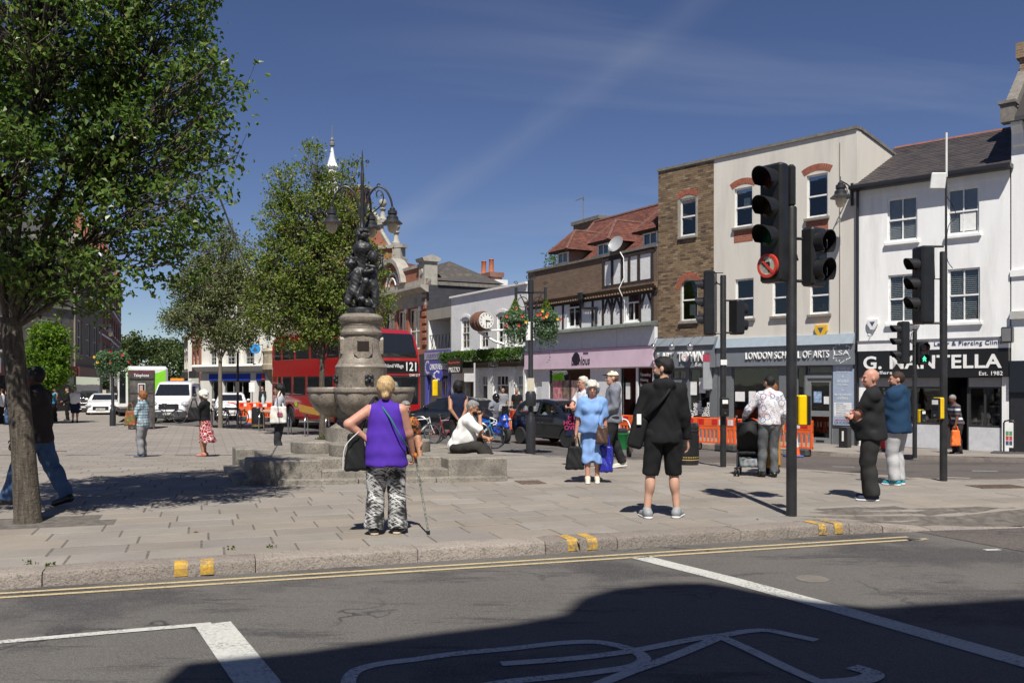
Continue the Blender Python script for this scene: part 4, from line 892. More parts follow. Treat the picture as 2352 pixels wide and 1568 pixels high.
# ---------------------------------------------------------------- tall white building at the right edge
b=Bld('corner_white_building','tall white building with bracketed cornice at the right edge','building',(13.9,25.17),(20,19.6));t=b.t;W=b.W
Zc=b.uz(2335,335)[1];Zs=b.uz(2335,830)[1]
MB().quad((0,0,Zs),(W,0,Zs),(W,0,Zc+.6),(0,0,Zc+.6)).build('front_wall',M_whi,t);shell(t,W,7,Zc+.6,M_whi)
MB().box(-.02,W,-.06,0,b.uz(2335,635)[1],b.uz(2335,620)[1]).build('string_course',M_whi,t);MB().box(-.02,W,-.1,0,b.uz(2335,733)[1],b.uz(2335,715)[1]).build('string_course',mat('grey_ledge',(.42,.41,.39),.8),t)
MB().box(0,W,-.12,0,0,Zs+.02).build('dark_shopfront',mat('dark_tile_front',(.022,.022,.026),.4,var=.2,scale=12),t);MB().box(0,W,-.2,-.12,b.uz(2335,900)[1],Zs).build('dark_fascia',plain('navy_fascia',(.014,.016,.024),.35),t)
for i in range(6):
 x=.05+.62*i;MB().prism([(-.02,Zc-.05),(-.1,Zc),(-.14,Zc+.3),(-.3,Zc+.5),(-.3,Zc+.6),(0,Zc+.6),(0,Zc-.05)],x,x+.28,'x').build('bracket',M_whi,t)
MB().box(.15,W,-.4,.2,Zc+.6,Zc+.72).build('cornice',mat('dark_gutter',(.05,.05,.055),.6),t)
MB().prism([(-.4,Zc+.72),(3.5,Zc+4),(7,Zc+.72)],.15,W,'x').build('roof',Ms2,t)
MB().prism([(-.35,Zc+.75),(-.3,Zc+1.05),(3.5,Zc+4.35),(3.5,Zc+3.9),(0.2,Zc+.75)],-.14,.15,'x').build('gable_coping',M_coping,t);MB().box(-.17,.17,-.45,-.1,Zc+.6,Zc+1.1).build('kneeler',M_coping,t);MB().box(-.22,.22,-.5,-.05,Zc+1.1,Zc+1.18).build('kneeler_cap',M_coping,t)
mbr=brick_mat('brown_brick_chimney',(.20,.12,.07),(.26,.165,.09),(.3,.27,.22));zt_=b.uz(2340,100,1.3)[1]
ck=MB().box(-.1,1.0,1.3,2.1,Zc+.4,zt_).build('chimney',mbr,t);MB().box(-.18,1.08,1.22,2.18,zt_-.45,zt_).build('corbel',mbr,ck);MB().lathe([(.16,0),(.15,.5),(.17,.55),(.14,.6)],12,(.35,1.6,zt_)).build('chimney_pot',mat('buff_pot',(.5,.33,.17),.8),ck)
sp=thing('wall_speaker','black box speaker fixed between the white buildings at right','speaker',b.A+b.d*-.05+Vector((0,0,b.uz(2310,770)[1]+b.z0))+b.n*-.02,math.atan2(b.d.y,b.d.x));MB().bbox(-.14,.14,-.3,-.05,-.22,.22,.03).build('case',M_black,sp);MB().box(-.03,.03,-.05,0,-.05,.05).build('bracket',M_black,sp)
MB().box(-.11,.11,-.304,-.3,-.18,.18).build('grille',M_lead,sp)
# ---------------------------------------------------------------- half-timbered building over the pink shop
b=Bld('half_timbered_building','brick and half-timbered building with red tiled roof and dormers above the pink shop','building',(.75,42.2),(5.46,33.86));t=b.t;W=b.W
PZ=b.uz(1508,566)[1];CO=b.uz(1494,655)[1];LZ=b.uz(1512,737)[1];xt=b.uz(1387,600)[0]
M_pleb=mat('white_plaster',(.76,.76,.75),.85,var=.05,bump=.5,bscale=10,dirt=(.6,.59,.57),dscale=1.2);M_timb=mat('dark_timber',(.035,.024,.019),.75,var=.4,scale=9,stretch=(1,1,.2),bump=.4)
mbk=brick_mat('brown_parapet_brick',(.20,.125,.075),(.135,.085,.055),(.22,.19,.16))
lw=[b.rect(1303,682,1331,752),b.rect(1438,671,1468,739),b.rect(1244,690,1266,760)]
cz=CO-.12
wall_mesh(0,W,LZ-.05,cz,lw,.15).build('plaster_wall',M_pleb,t)
wall_mesh(0,xt,CO+.12,PZ,[],.1).build('parapet_wall',mbk,t);MB().quad((xt,0,CO+.12),(W,0,CO+.12),(W,0,PZ),(xt,0,PZ)).build('parapet_panel',M_pleb,t)
MB().box(W-.22,W,-.01,.05,CO-1.6,PZ-.02).build('brick_pier',mbk,t)
shell(t,W,7,PZ-.6,mbk);MB().box(-.05,W,-.07,.25,PZ,PZ+.09).build('coping',M_coping,t)
for k in range(3):MB().box(-.03*k,W,-.08-.07*k,.02,cz+.07*k,cz+.07*(k+1)).build('cornice',mbk,t)
dm=MB().box(0,.07,-.2,-.08,-.05,.02).mesh('dentil');dm.materials.append(mat('dentil_brick',(.26,.17,.11),.9,var=.3,scale=20))
for i in range(int(W/.19)):o=bpy.data.objects.new('dentil',dm);COL.objects.link(o);o.parent=t;o.location=(.05+.19*i,0,cz-.03)
def beam(x0,z0,x1,z1,w=.13,y=-.04):
 d=Vector((x1-x0,z1-z0));n=Vector((-d.y,d.x)).normalized()*w/2;j=lambda:random.uniform(-.008,.008)
 return MB().prism([(x0-n.x+j(),z0-n.y),(x1-n.x+j(),z1-n.y),(x1+n.x+j(),z1+n.y),(x0+n.x+j(),z0+n.y)],y,.01).build('beam',M_timb,t)
ux=lambda px:b.uz(px,700)[0]
UP0,UP1=b.uz(1450,617)[1],PZ-.08
for px in (1387,1407,1430,1446,1468,1499):beam(ux(px),CO+.12,ux(px),UP1,.14)
beam(xt,UP1,W-.2,UP1,.22,-.045);beam(xt,CO+.16,W-.2,CO+.16,.18,-.045)
zr=b.uz(1450,668)[1]
for px in (1386,1406.5,1428,1471,1500):beam(ux(px),LZ,ux(px),cz-.02,.12)
beam(xt,zr,W-.2,zr,.15,-.045);beam(0,cz-.1,W,cz-.1,.16,-.05)
for px,s in ((1387,1),(1406.5,-1),(1406.5,1),(1428,-1),(1471,1),(1500,-1)):beam(ux(px),zr-.75,ux(px)+s*.36,zr-.03,.11,-.035)
for px in (1271,1294,1334,1362):beam(ux(px),LZ,ux(px),cz-.1,.11)
for r in lw:window(t,r,.1,'case',fw=.07,bars=(1,0),sash=.66,sill=M_wpaint)
MB().tube([(ux(1344),-.12,cz+.05),(ux(1344),-.12,cz-.45),(ux(1372),-.12,cz-.5),(ux(1374),-.1,LZ+.8),(ux(1374),-.1,LZ+.1)],.055,8).build('rain_pipe',M_black,t)
MB().bbox(ux(1344)-.15,ux(1344)+.15,-.3,-.02,cz-.1,cz+.22,.03).build('hopper',M_black,t)
MB().prism([(-.42,LZ-.16),(0,LZ-.16),(0,LZ+.03),(-.36,LZ-.06)],.05,W+.02,'x').build('lead_ledge',mat('green_grey_lead',(.10,.115,.10),.7,var=.35,scale=7),t)
M_pinkw=plain('fascia_white',(.66,.67,.69),.5);pz1,pz0=b.uz(1500,793)[1],b.uz(1500,841)[1]
for i in range(4):MB().box(W*i/4+.01,W*(i+1)/4-.01,-.15,0,pz1,LZ-.16).build('fascia_panel',M_pinkw,t)
MB().box(0,W-.05,-.2,0,pz0,pz1-.02).build('pink_fascia',mat('pink_fascia',(.74,.56,.66),.5,var=.08,scale=1.2,dirt=(.62,.46,.55)),t);MB().box(0,W-.05,-.22,0,pz1-.06,pz1-.02).build('fascia_trim',plain('mauve_trim',(.25,.13,.22),.5),t)
M_lash=plain('black_lettering',(.02,.015,.03),.5);lx0,lx1=ux(1322),ux(1364);zl=(pz0+pz1)/2
fit_text('Lashious',t,lx0,lx1,zl-.08,.36,M_lash,-.207,bold=.008,shear=.12);fit_text('beauty',t,ux(1349),ux(1361),zl+.22,.13,M_lash,-.207,shear=.25)
mb=MB().lathe([(.001,0),(.24,0),(.24,.004),(.001,.004)],20,sx=1.2,sy=1.15);mb.xf(Matrix.Translation((ux(1332.5),-.203,zl)) @ Matrix.Rotation(rad(90),4,'X'));mb.build('silhouette_oval',M_lash,t)
wins=[(ux(1262),ux(1357),.55,pz0-.04),(ux(1426),ux(1462),.1,pz0-.04),(ux(1466),ux(1500),.4,pz0-.04)]
wall_mesh(0,W,0,pz0,wins+[(ux(1228),ux(1246),.05,pz0-.55)],.15,-.03).build('shopfront',plain('shopfront_white',(.68,.69,.70),.5),t)
for i,r in enumerate(wins):window(t,r,.03,'fix',plain('slim_black_frame',(.04,.04,.045),.4),.04,M_glass2,bars=(1 if i==0 else 0,0),back=False,name='shop_window')
r=(ux(1228),ux(1246),.05,pz0-.55);dd=MB().box(r[0],r[1],.05,.1,r[2],r[3]).build('panelled_door',M_wpaint,t)
for q in ((.1,.45),(.55,.9)):MB().box(r[0]+.15,r[1]-.15,.035,.05,r[2]+(r[3]-r[2])*q[0],r[2]+(r[3]-r[2])*q[1]).build('door_panel',plain('door_panel_grey',(.6,.61,.62),.5),dd)
room(t,.6,W-.05,.15,3.5,.02,pz0,M_room)
for i,(c_,px) in enumerate((((.5,.18,.2),1268),((.2,.14,.11),1289),((.55,.36,.3),1304))):sheet('window_poster',mat('poster_%d' % i,c_,.5,var=.7,scale=5,dirt=(.7,.68,.66),dscale=3),t,ux(px),ux(px)+.75,1.2,2.1,.05)
for i in range(9):text(('Threading','Waxing','Facials','Tinting','Lash Extensions','Manicures','Pedicures','Massage','Henna')[i],.16,M_wlet,t,(ux(1469),.025,2.3-.2*i),align='LEFT',name='window_lettering')
sheet('notice',M_paper,t,ux(1436),ux(1446),1.35,2.0,.03)
alarm(b,1497,774,'yellow alarm box on the white fascia above the pink shop',(.72,.42,.03),.22)
# roof with three dormers
RDp=3.6;y0=.35;zb_=PZ-.45;rzr=b.uz(1511,472,RDp)[1];up=Vector((0,RDp-y0,rzr-zb_));L=up.length;upn=up.normalized();xl0=b.uz(1262,612,.4)[0];xl1=b.uz(1366,512,RDp)[0]
TC=[(.075,.026,.018),(.12,.036,.024),(.165,.052,.033),(.10,.035,.026),(.19,.068,.042)];Mt1=toned('clay_tile',TC,.85,False);Mt2=toned('clay_tile_joined',TC)
MB().add([(xl0,y0,zb_),(W,y0,zb_),(W,RDp,rzr),(xl1,RDp,rzr),(xl1,7,zb_),(W,7,zb_)],[(0,1,2,3),(3,2,5,4),(0,3,4)]).build('roof_deck',M_timb,t)
bx=tile_plane(Vector((xl0,y0,zb_+.012)),Vector((1,0,0)),upn,[(0,0),(W-xl0,0),(W-xl0,L),(xl1-xl0,L)],.2,.12,.016)
lay(t,'roof_tile','roof_tiles',bx,Mt1,Mt2,300,key=lambda q:-q[0].x*.6+abs(q[0].z-8.2))
def caps(p,q,r=.09,n=None,name='ridge_tiles'):
 p,q=Vector(p),Vector(q);n=n or max(2,int((q-p).length/.3));mb=MB()
 for i in range(n):a,c=p.lerp(q,i/n),p.lerp(q,(i+1.12)/n);mb.cyl(a,c,r*1.05,r,8)
 return mb.build(name,mat('dark_ridge',(.13,.06,.045),.85,var=.3,scale=6),t,40)
caps((xl1,RDp,rzr),(W,RDp,rzr),.1);caps((xl0,y0,zb_+.05),(xl1,RDp,rzr),.09)
M_ddash=mat('pebble_dash',(.24,.2,.15),.95,bump=.6,bscale=50)
for k,(px0,py0,px1,py1) in enumerate(((1279.5,577,1306,609),(1371,556,1400.5,590),(1475,530,1511.5,567))):
 yd=.5;r=b.rect(px0,py0,px1,py1,yd);x0,x1,z0,z1=r;x1=min(x1,W-.02);zr=z1+.95;xm=(x0+x1)/2;e=.28
 dm_=MB().box(x0,x1,yd+.08,RDp,z0-.3,z1).build('dormer',M_ddash,t)
 window(dm_,(x0+.03,x1-.03,z0,z1-.02),yd,'fix',M_wpaint,.1,M_glass,bars=(1,0),back=False)
 yb=RDp-.2;fr=yd-.3;z1e=z1-.02
 MB().box(x0-e,min(x1+e,W-.01),fr,yd+.15,z1-.06,z1+.0).build('eaves',M_timb,dm_)
 bx=[];A0=Vector((x0-e,fr,z1e));A1=Vector((x1+e,fr,z1e));P0=Vector((xm,yd+.65,zr));P1=Vector((xm,yb,zr))
 MB().add([A0,A1,(x1+e,yb,z1e),(x0-e,yb,z1e),P0,P1],[(0,1,4),(1,2,5,4),(3,0,4,5)]).build('roof_deck',M_timb,dm_)
 u=Vector((1,0,0));w_=(P0-Vector((xm,fr,z1e)));bx+=tile_plane(A0+Vector((0,-.01,.012)),u,w_.normalized(),[(0,0),(x1-x0+2*e,0),((x1-x0)/2+e,w_.length)],.2,.11,.016)
 for s in (1,-1):
  u=Vector((0,1,0)) if s>0 else Vector((0,-1,0));o_=A1 if s>0 else Vector((x0-e,yb,z1e));w_=(Vector((xm,o_.y,zr))-o_);ln=yb-fr;wl_n=w_.normalized()
  poly=[(0,0),(ln,0),(ln,w_.length),(P0.y-fr,w_.length)] if s>0 else [(0,0),(ln,0),(ln-(P0.y-fr),w_.length),(0,w_.length)]
  bx+=tile_plane(o_+Vector((s*.01,0,.012)),u,wl_n,poly,.2,.11,.016)
 if x1+e>W:bx=[q for q in bx if q[0].x<W-.12]
 lay(dm_,'roof_tile','roof_tiles',bx,Mt1,Mt2,0)
 caps(A0,P0,.075).parent=dm_;caps(P0,P1,.08).parent=dm_
 if k<2:caps(A1,P0,.075).parent=dm_
# chimney behind, aerial, dish
yc=4.4;r=b.rect(1317,503,1376,535,yc);ck=MB().box(r[0],r[1],yc,yc+.8,PZ-.2,r[3]-.18).build('chimney',mbk,t);MB().box(r[0]-.1,r[1]+.1,yc-.1,yc+.9,r[3]-.18,r[3]).build('chimney_cap',M_coping,ck)
x,z=b.uz(1325,500,yc);ae=thing('television_aerial','television aerial on a mast above the tiled roof chimney','aerial',b.A+b.d*x+b.n*(yc+.4)+Vector((0,0,b.z0+r[3])),math.atan2(b.d.y,b.d.x))
MB().cyl((0,0,0),(0,0,1.35),.022,n=6).build('mast',M_lead,ae);MB().cyl((-.75,.05,1.25),(.12,-.05,1.28),.014,n=6).build('boom',M_lead,ae)
for i in range(9):MB().cyl((-.72+.09*i,-.12,1.25),(-.72+.09*i,.12,1.25),.006,n=5).build('element',M_lead,ae)
x,z=b.uz(1417,563,-.1);ds=thing('satellite_dish','grey satellite dish on the parapet of the half-timbered building','satellite dish',b.A+b.d*x+b.n*-.12+Vector((0,0,b.z0+z)),math.atan2(b.d.y,b.d.x))
mb=MB().lathe([(.001,0),(.15,.015),(.28,.055),(.36,.1),(.355,.105),(.27,.065),(.14,.025),(.001,.01)],24,sx=.88);mb.xf(Matrix.Rotation(rad(62),4,'X') @ Matrix.Rotation(rad(20),4,'Y'));mb.build('reflector',plain('dish_grey',(.28,.29,.3),.45),ds,True)
MB().tube([(0,-.02,-.2),(0,-.3,-.22),(.05,-.5,-.02)],.012,6).build('feed_arm',M_lead,ds);MB().box(.0,.1,-.54,-.46,-.04,.03).build('receiver',M_lead,ds);MB().tube([(0,.05,0),(0,.1,-.3),(0,.1,-.5)],.025,6).build('mast',M_lead,ds)
x=ux(1437);mb=MB().tube([(x-.3,-.08,PZ+.1),(x,-.1,PZ-.2),(x+.02,-.1,PZ-1.0),(x-.06,-.28,CO),(x+.02,-.06,CO-.5),(x,-.06,LZ)],.018,6);mb.build('white_cable',M_whi,t)
MB().box(.05,.95,1.2,2.0,PZ-1,PZ+.1).build('party_chimney',mbk,t);ct=MB().lathe([(.17,0),(.14,.06),(.13,.85),(.17,.9),(.17,.97),(.12,.99)],14,(.35,1.6,PZ+.1));ct.build('chimney_pot',mat('buff_pot',(.5,.33,.17),.8),t,40)
# ---------------------------------------------------------------- white restaurant with the barrel clock
b=Bld('white_restaurant','white two-storey restaurant with ivy-topped black fascia','building',(-3.32,49.6),(.73,42.22));t=b.t;W=b.W
TZ=b.uz(1215,651)[1];ux=lambda px:b.uz(px,760)[0]
pw=[b.rect(1060,732,1078,804),b.rect(1103,728,1121,802),b.rect(1142,721,1164,799),b.rect(1184,716,1208,794)]
FZ1,FZ0=b.uz(1206,825)[1],b.uz(1206,838)[1]
wall_mesh(0,W,FZ1-.1,TZ,pw,.15).build('front_wall',M_pleb,t);shell(t,W,8,TZ-.2,M_pleb,M_lead);MB().box(-.05,W,-.12,.2,TZ,TZ+.1).build('coping',M_pleb,t)
for r in pw:
 window(t,r,.1,'sash',fw=.12,bars=(1,1),sash=.55,sill=M_wpaint);brick_arch(t,r[0]-.05,r[1]+.05,r[3]-.02,.12,.14,M_pleb,n=7,y0=-.03)
hed=None
MB().box(.05,W-.05,-.25,0,FZ0-.05,FZ1+.02).build('black_fascia',plain('restaurant_black',(.014,.012,.012),.35),t);MB().box(ux(1094),ux(1206),-.256,-.25,(FZ0+FZ1)/2-.015,(FZ0+FZ1)/2+.015).build('fascia_rule',plain('rust_rule',(.35,.14,.08),.5),t)
xm=ux(1144);MB().box(xm-.62,xm+.62,-.262,-.25,FZ0+.04,FZ1-.04).build('name_panel',plain('restaurant_black',(.014,.012,.012),.35),t);fit_text('PREZZO',t,ux(1133),ux(1155.5),(FZ0+FZ1)/2,.3,plain('pale_letter',(.55,.55,.52),.5),-.268,bold=-.004)
cols_=[(1092,1105),(1125,1138),(1174,1187),(1207,1213)];gl_=[(1105,1125),(1138,1174),(1187,1207)]
ops=[(ux(a),ux(c),.6,FZ0-.45) for a,c in gl_];dop=(ux(1047),ux(1090),.02,FZ0-.7)
wall_mesh(0,W,0,FZ0,ops+[dop],.2,-.03).build('shopfront',M_pleb,t)
for a,c in cols_:MB().bbox(ux(a),min(ux(c),W),-.14,0,.05,FZ0-.05,.02).build('pilaster',M_wpaint,t)
for r in ops:window(t,r,.08,'case',M_wpaint,.07,M_glass2,bars=(0,3),sash=.72,back=False,name='shop_window')
MB().box(dop[0],dop[1],.9,.95,0,FZ0-.5).build('recessed_door',mat('brown_entry',(.13,.105,.085),.7,var=.2,scale=12),t)
room(t,ops[0][0]-.1,W-.05,.2,3.5,.02,FZ0,M_room)
sg=thing('hanging_sign','square black restaurant sign projecting beside the arched entrance','sign',b.A+b.d*ux(1070)+b.n*-.6+Vector((0,0,b.z0+b.uz(1070,839,-.6)[1])),math.atan2(b.d.y,b.d.x))
MB().bbox(-.95,.75,-.05,.05,-.4,.4,.01).build('board',plain('restaurant_black',(.014,.012,.012),.35),sg);fit_text('PREZZO',sg,-.75,.6,-.2,.26,M_wlet,-.056);fit_text('Mangia Pasta Vino',sg,-.8,.6,.15,.13,plain('script_red',(.6,.08,.06),.5),-.056,shear=.3)
MB().cyl((0,.05,.3),(0,.55,.3),.02,n=6).build('bracket',M_black,sg)
# the barrel clock on its bracket
x,z=b.uz(1106,738,-.9);bc=thing('barrel_clock','red-brown wooden barrel with a white clock face on a white bracket','clock',b.A+b.d*x+b.n*-.9+Vector((0,0,b.z0+z)),math.atan2(b.d.y,b.d.x)+rad(-4))
prof=[(.36,-.62),(.44,-.4),(.485,-.1),(.485,.1),(.44,.4),(.36,.62)]
Rm=Matrix.Rotation(rad(90),4,'Y') @ Matrix.Rotation(0,4,'Z')
mb=MB().lathe([(.001,-.6),(.34,-.6)]+prof+[(.34,.6),(.001,.6)],22);mb.xf(Rm);mb.build('barrel',mat('barrel_wood',(.20,.065,.035),.75,var=.35,scale=5,stretch=(.3,3,3),bump=.3),bc,35)
for q,r in ((-.45,.435),(-.2,.483),(.2,.483),(.45,.435)):mb=MB().lathe([(r,-.035),(r+.014,-.03),(r+.014,.03),(r,.035)],22,(0,0,q));mb.xf(Rm);mb.build('hoop',M_rust,bc)
mb=MB().lathe([(.001,.612),(.36,.612),(.38,.63),(.40,.615),(.37,.59)],28);mb.xf(Rm);fc=mb.build('clock_face',plain('clock_white',(.72,.72,.68),.4),bc)
hm=MB();
for k in range(12):a=k*math.tau/12;hm.box(.623,.628,.29*math.cos(a)-.018,.29*math.cos(a)+.018,.29*math.sin(a)-.035,.29*math.sin(a)+.035)
hm.build('hour_marks',M_black,fc);MB().prism([(-.015,-.28),(.015,-.28),(.02,.04),(-.02,.04)],.632,.636,'x').build('minute_hand',M_black,fc);MB().prism([(-.05,-.02),(.2,-.04),(.2,-.0),(-.05,.03)],.636,.64,'x').build('hour_hand',M_black,fc)
MB().tube([(-.35,0,-.5),(.6,.45,-1.0),(.9,.88,-1.15)],.07,6).build('bracket',M_wpaint,bc);MB().box(.75,1.05,.8,.9,-1.5,.3).build('bracket_plate',M_wpaint,bc);MB().cyl((-.3,0,-.47),(.3,0,-.47),.06,n=8).build('cradle',M_wpaint,bc);MB().tube([(.3,0,-.47),(.85,.85,-.45)],.05,6).build('upper_stay',M_wpaint,bc)
# chimney of the restaurant
yc=5.5;r=b.rect(1083,629,1126,660,yc);mrc=brick_mat('red_chimney_brick',(.24,.10,.065),(.18,.075,.05),(.3,.24,.2));MB().box(r[0]+.1,r[1]+.5,yc+.1,yc+1,TZ-.4,r[2]+.35).build('chimney_base',M_pleb,t);ck=MB().box(r[0]+.1,r[1]-.1,yc+.1,yc+.9,r[2]+.1,r[3]-.3).build('chimney',mrc,t);MB().box(r[0],r[1],yc,yc+1,r[3]-.3,r[3]).build('corbel',mrc,ck)
for q in (.3,.7):MB().lathe([(.2,0),(.17,.06),(.15,.85),(.18,.9),(.15,.93)],14,(r[0]+(r[1]-r[0])*q,yc+.5,r[3])).build('chimney_pot',mat('orange_pot',(.42,.13,.055),.8),ck,40)
# ---------------------------------------------------------------- concrete charity shop
b=Bld('charity_shop','narrow concrete-framed building with a deep balcony over a blue charity shop','building',(-4.96,52.6),(-3.34,49.62));t=b.t;W=b.W
M_conc=render_mat('old_concrete',(.30,.275,.235),(.2,.185,.165),.8);r=b.rect(986.6,732,1034,800);TZ=b.uz(1036,703)[1];BZ=b.uz(1036,802)[1]
r=(.28,W-.08,BZ+.08,r[3]);wall_mesh(0,W,BZ,TZ,[r],1.6).build('concrete_frame',M_conc,t);shell(t,W,8,TZ,M_conc,M_lead)
MB().box(r[0],r[1],1.55,1.6,r[2],r[3]).build('recess_wall',M_whi,t);MB().box(r[0]-.05,r[0]+.02,0,1.6,r[2],r[3]).build('recess_side',M_whi,t)
window(t,(r[1]-1.0,r[1]-.2,r[2]+.1,r[3]-.2),1.5,'case',M_black,.06,M_glass,bars=(1,1),sash=.55)
rl=MB().box(r[0],r[1],.05,.09,r[2]+.78,r[2]+.83).build('balcony_rail',M_black,t)
for i in range(14):x=r[0]+(r[1]-r[0])*i/13;MB().cyl((x,.07,r[2]),(min(x+(.2 if i % 2 else -.0),r[1]),.07,r[2]+.8),.016,n=5).build('baluster',M_black,rl)
M_cblue=plain('charity_blue',(.06,.06,.30),.45);z1=b.uz(1020,832)[1];z0=b.uz(1020,862)[1]
MB().box(-.05,W,-.12,0,z0,BZ).build('blue_fascia',M_cblue,t);MB().box(-.05,.22,-.1,0,0,z0).build('blue_pilaster',M_cblue,t);MB().box(W-.3,W,-.08,0,0,z0).build('blue_pilaster',M_cblue,t);MB().box(-.03,W-.05,-.14,-.12,b.uz(1020,824)[1],BZ-.1).build('grey_board',plain('mauve_board',(.3,.29,.42),.5),t)
o=fit_text('Ryman',t,.35,2.5,(b.uz(1020,824)[1]+BZ-.1)/2,.4,plain('board_letter',(.12,.11,.2),.5),-.145);o.scale.x *= -1
fit_text('CANCER RESEARCH',t,.75,W-.1,b.uz(1020,842)[1],.34,M_wlet,-.13,bold=.006)
mb=MB()
for k in range(40):a=rad(50)+k*rad(260)/40;q=.28+.1*((k*5) % 4)/3;mb.box(.42+q*math.cos(a)-.02,.42+q*math.cos(a)+.02,-.128,-.121,b.uz(1020,842)[1]+q*math.sin(a)-.02,b.uz(1020,842)[1]+q*math.sin(a)+.02)
mb.build('dotted_mark',M_wlet,t)
window(t,(.25,W-1.2,.5,z0-.05),.02,'fix',M_cblue,.06,M_glass2,back=False,name='shop_window');room(t,.1,W-.05,.1,3.5,0,z0,mat('pale_room',(.3,.32,.32),.9));dd=window(t,(W-1.1,W-.35,.05,z0-.2),.02,'fix',M_cblue,.1,M_glass2,back=False,name='shop_door')
for i in range(3):MB().lathe([(.16,0),(.2,.5),(.13,.62),(.05,.68)],8,(.7+.6*i,.8,.55)).build('window_dummy',plain('dummy_%d' % i,[(.1,.5,.55),(.5,.5,.48),(.6,.2,.2)][i],.8),t)
sg=thing('round_sign','round blue sign with a dotted white letter beside the charity shop','sign',b.A+b.d*(W-.25)+b.n*-.7+Vector((0,0,b.z0+b.uz(1020.5,862,-.7)[1])),math.atan2(b.d.y,b.d.x)+rad(25))
mb=MB().lathe([(.001,-.05),(.36,-.05),(.36,.05),(.001,.05)],28);mb.xf(Matrix.Rotation(rad(90),4,'X'));mb.build('disc',M_cblue,sg);mb=MB()
for k in range(90):
 a=rad(45)+random.random()*rad(270);q=.17+.11*random.random();s=.012+.012*random.random();mb.box(q*math.cos(a)-s,q*math.cos(a)+s,-.056,-.051,q*math.sin(a)-s,q*math.sin(a)+s)
mb.build('dotted_letter',M_wlet,sg);MB().cyl((0,.05,.3),(.1,.6,.3),.02,n=6).build('bracket',M_black,sg)
# ---------------------------------------------------------------- Edwardian brick and stone building
b=Bld('edwardian_building','red brick and stone building with an arched pediment and corner pier','building',(-8.6,59.2),(-4.98,52.64));t=b.t;W=b.W
M_stone=mat('weathered_stone',(.34,.315,.27),.9,var=.2,scale=3,bump=.3,dirt=(.17,.155,.14),dscale=1);M_rb=brick_mat('red_brick',(.36,.115,.055),(.28,.085,.04),(.3,.2,.15));M_dkb=brick_mat('dark_painted_brick',(.04,.042,.05),(.055,.055,.062),(.03,.03,.035))
ux=lambda px:b.uz(px,700)[0];CZ=b.uz(983,660)[1];LZ_=b.uz(983,700)[1];GZ=b.uz(983,800)[1]
r1=(ux(938),ux(964),GZ,LZ_-.05);r2=(ux(912),ux(932),GZ,LZ_-.05);r3=(ux(882),ux(906),GZ,LZ_-.05)
wall_mesh(0,W,GZ-.3,LZ_,[r1,r2,r3],.25).build('brick_wall',M_rb,t)
for r in (r1,r2,r3):window(t,r,.15,'case',M_wpaint,.09,M_glass,bars=(1,1),sash=.45,back=False);MB().bbox(r[1]-.02,r[1]+.28,-.1,.05,LZ_-.25,LZ_,.04).build('capital',M_wpaint,t)
MB().box(0,W,-.08,.1,LZ_,CZ-.2).build('stone_frieze',M_stone,t);MB().prism([(-.5,CZ),(-.1,CZ-.25),(0,CZ-.25),(0,CZ+.15),(-.5,CZ+.15)],-.05,W+.3,'x').build('cornice',M_stone,t);MB().box(0,W,-.05,.3,CZ+.15,CZ+.55).build('stone_plinth',M_stone,t)
MB().box(0,W-.6,.0,.3,CZ+.55,CZ+1.3).build('parapet',M_rb,t);MB().box(0,W-.6,-.08,.36,CZ+1.3,CZ+1.48).build('parapet_cap',M_stone,t)
MB().box(W-.85,W,-.12,.7,CZ+.15,CZ+1.55).build('corner_pier',M_stone,t);MB().prism([(-.3,CZ+1.75),(-.2,CZ+1.55),(.8,CZ+1.55),(.9,CZ+1.75),(.3,CZ+1.95)],W-.98,W+.12,'x').build('pier_cap',M_stone,t)
MB().lathe([(.001,.06),(.17,.06),(.2,0)],14).xf(Matrix.Translation((W-.42,-.12,CZ+.95)) @ Matrix.Rotation(rad(90),4,'X')).build('roundel',M_stone,t)
for i in range(9):MB().bbox(W-.55,W+.03,-.08,.02,GZ+.2+.42*i,GZ+.48+.42*i,.03).build('quoin',M_rb,t)
xc=ux(905);c,R,ap,_=arch_pts(xc-2.1,xc+1.75,CZ+.55,1.5,16);mb=MB();po=[(c[0]+(p[0]-c[0])*1.14,c[1]+(p[1]-c[1])*1.14) for p in ap]
for i in range(16):mb.prism([ap[i],ap[i+1],po[i+1],po[i]],-.35,.4)
mb.build('arched_pediment',M_stone,t);MB().prism(ap,-.05,.3).build('tympanum',M_rb,t)
for k in (.55,.3):
 q=[(xc+(p[0]-xc)*k,CZ+.6+(p[1]-CZ-.6)*k) for p in ap];mb=MB()
 for i in range(16):mb.tube([(q[i][0],-.08,q[i][1]),(q[i+1][0],-.08,q[i+1][1])],.07,6)
 mb.build('pediment_moulding',M_wpaint,t)
MB().quad((W,0,0),(W,14,0),(W,14,CZ+.2),(W,0,CZ+.2)).build('side_wall',M_dkb,t);MB().box(W-.05,W+.1,.7,14,CZ+.2,CZ+.4).build('side_coping',M_coping,t);MB().quad((0,0,0),(0,0,CZ),(0,14,CZ),(0,14,0)).build('side_wall',M_rb,t)
MB().add([(0,.5,CZ+.5),(W-.1,.5,CZ+.5),(W-.1,5.2,CZ+.5),(0,5.2,CZ+.5),(0,2.6,CZ+2.0),(W-2.4,2.6,CZ+2.0)],[(0,1,5,4),(1,2,5),(2,3,4,5),(3,0,4)]).build('slate_roof',mat('mossy_slate',(.055,.05,.048),.8,var=.25,scale=9,dirt=(.16,.12,.06),dscale=2),t)
MB().box(0,W,0,.2,0,GZ-.3).build('shopfront',M_dark,t)
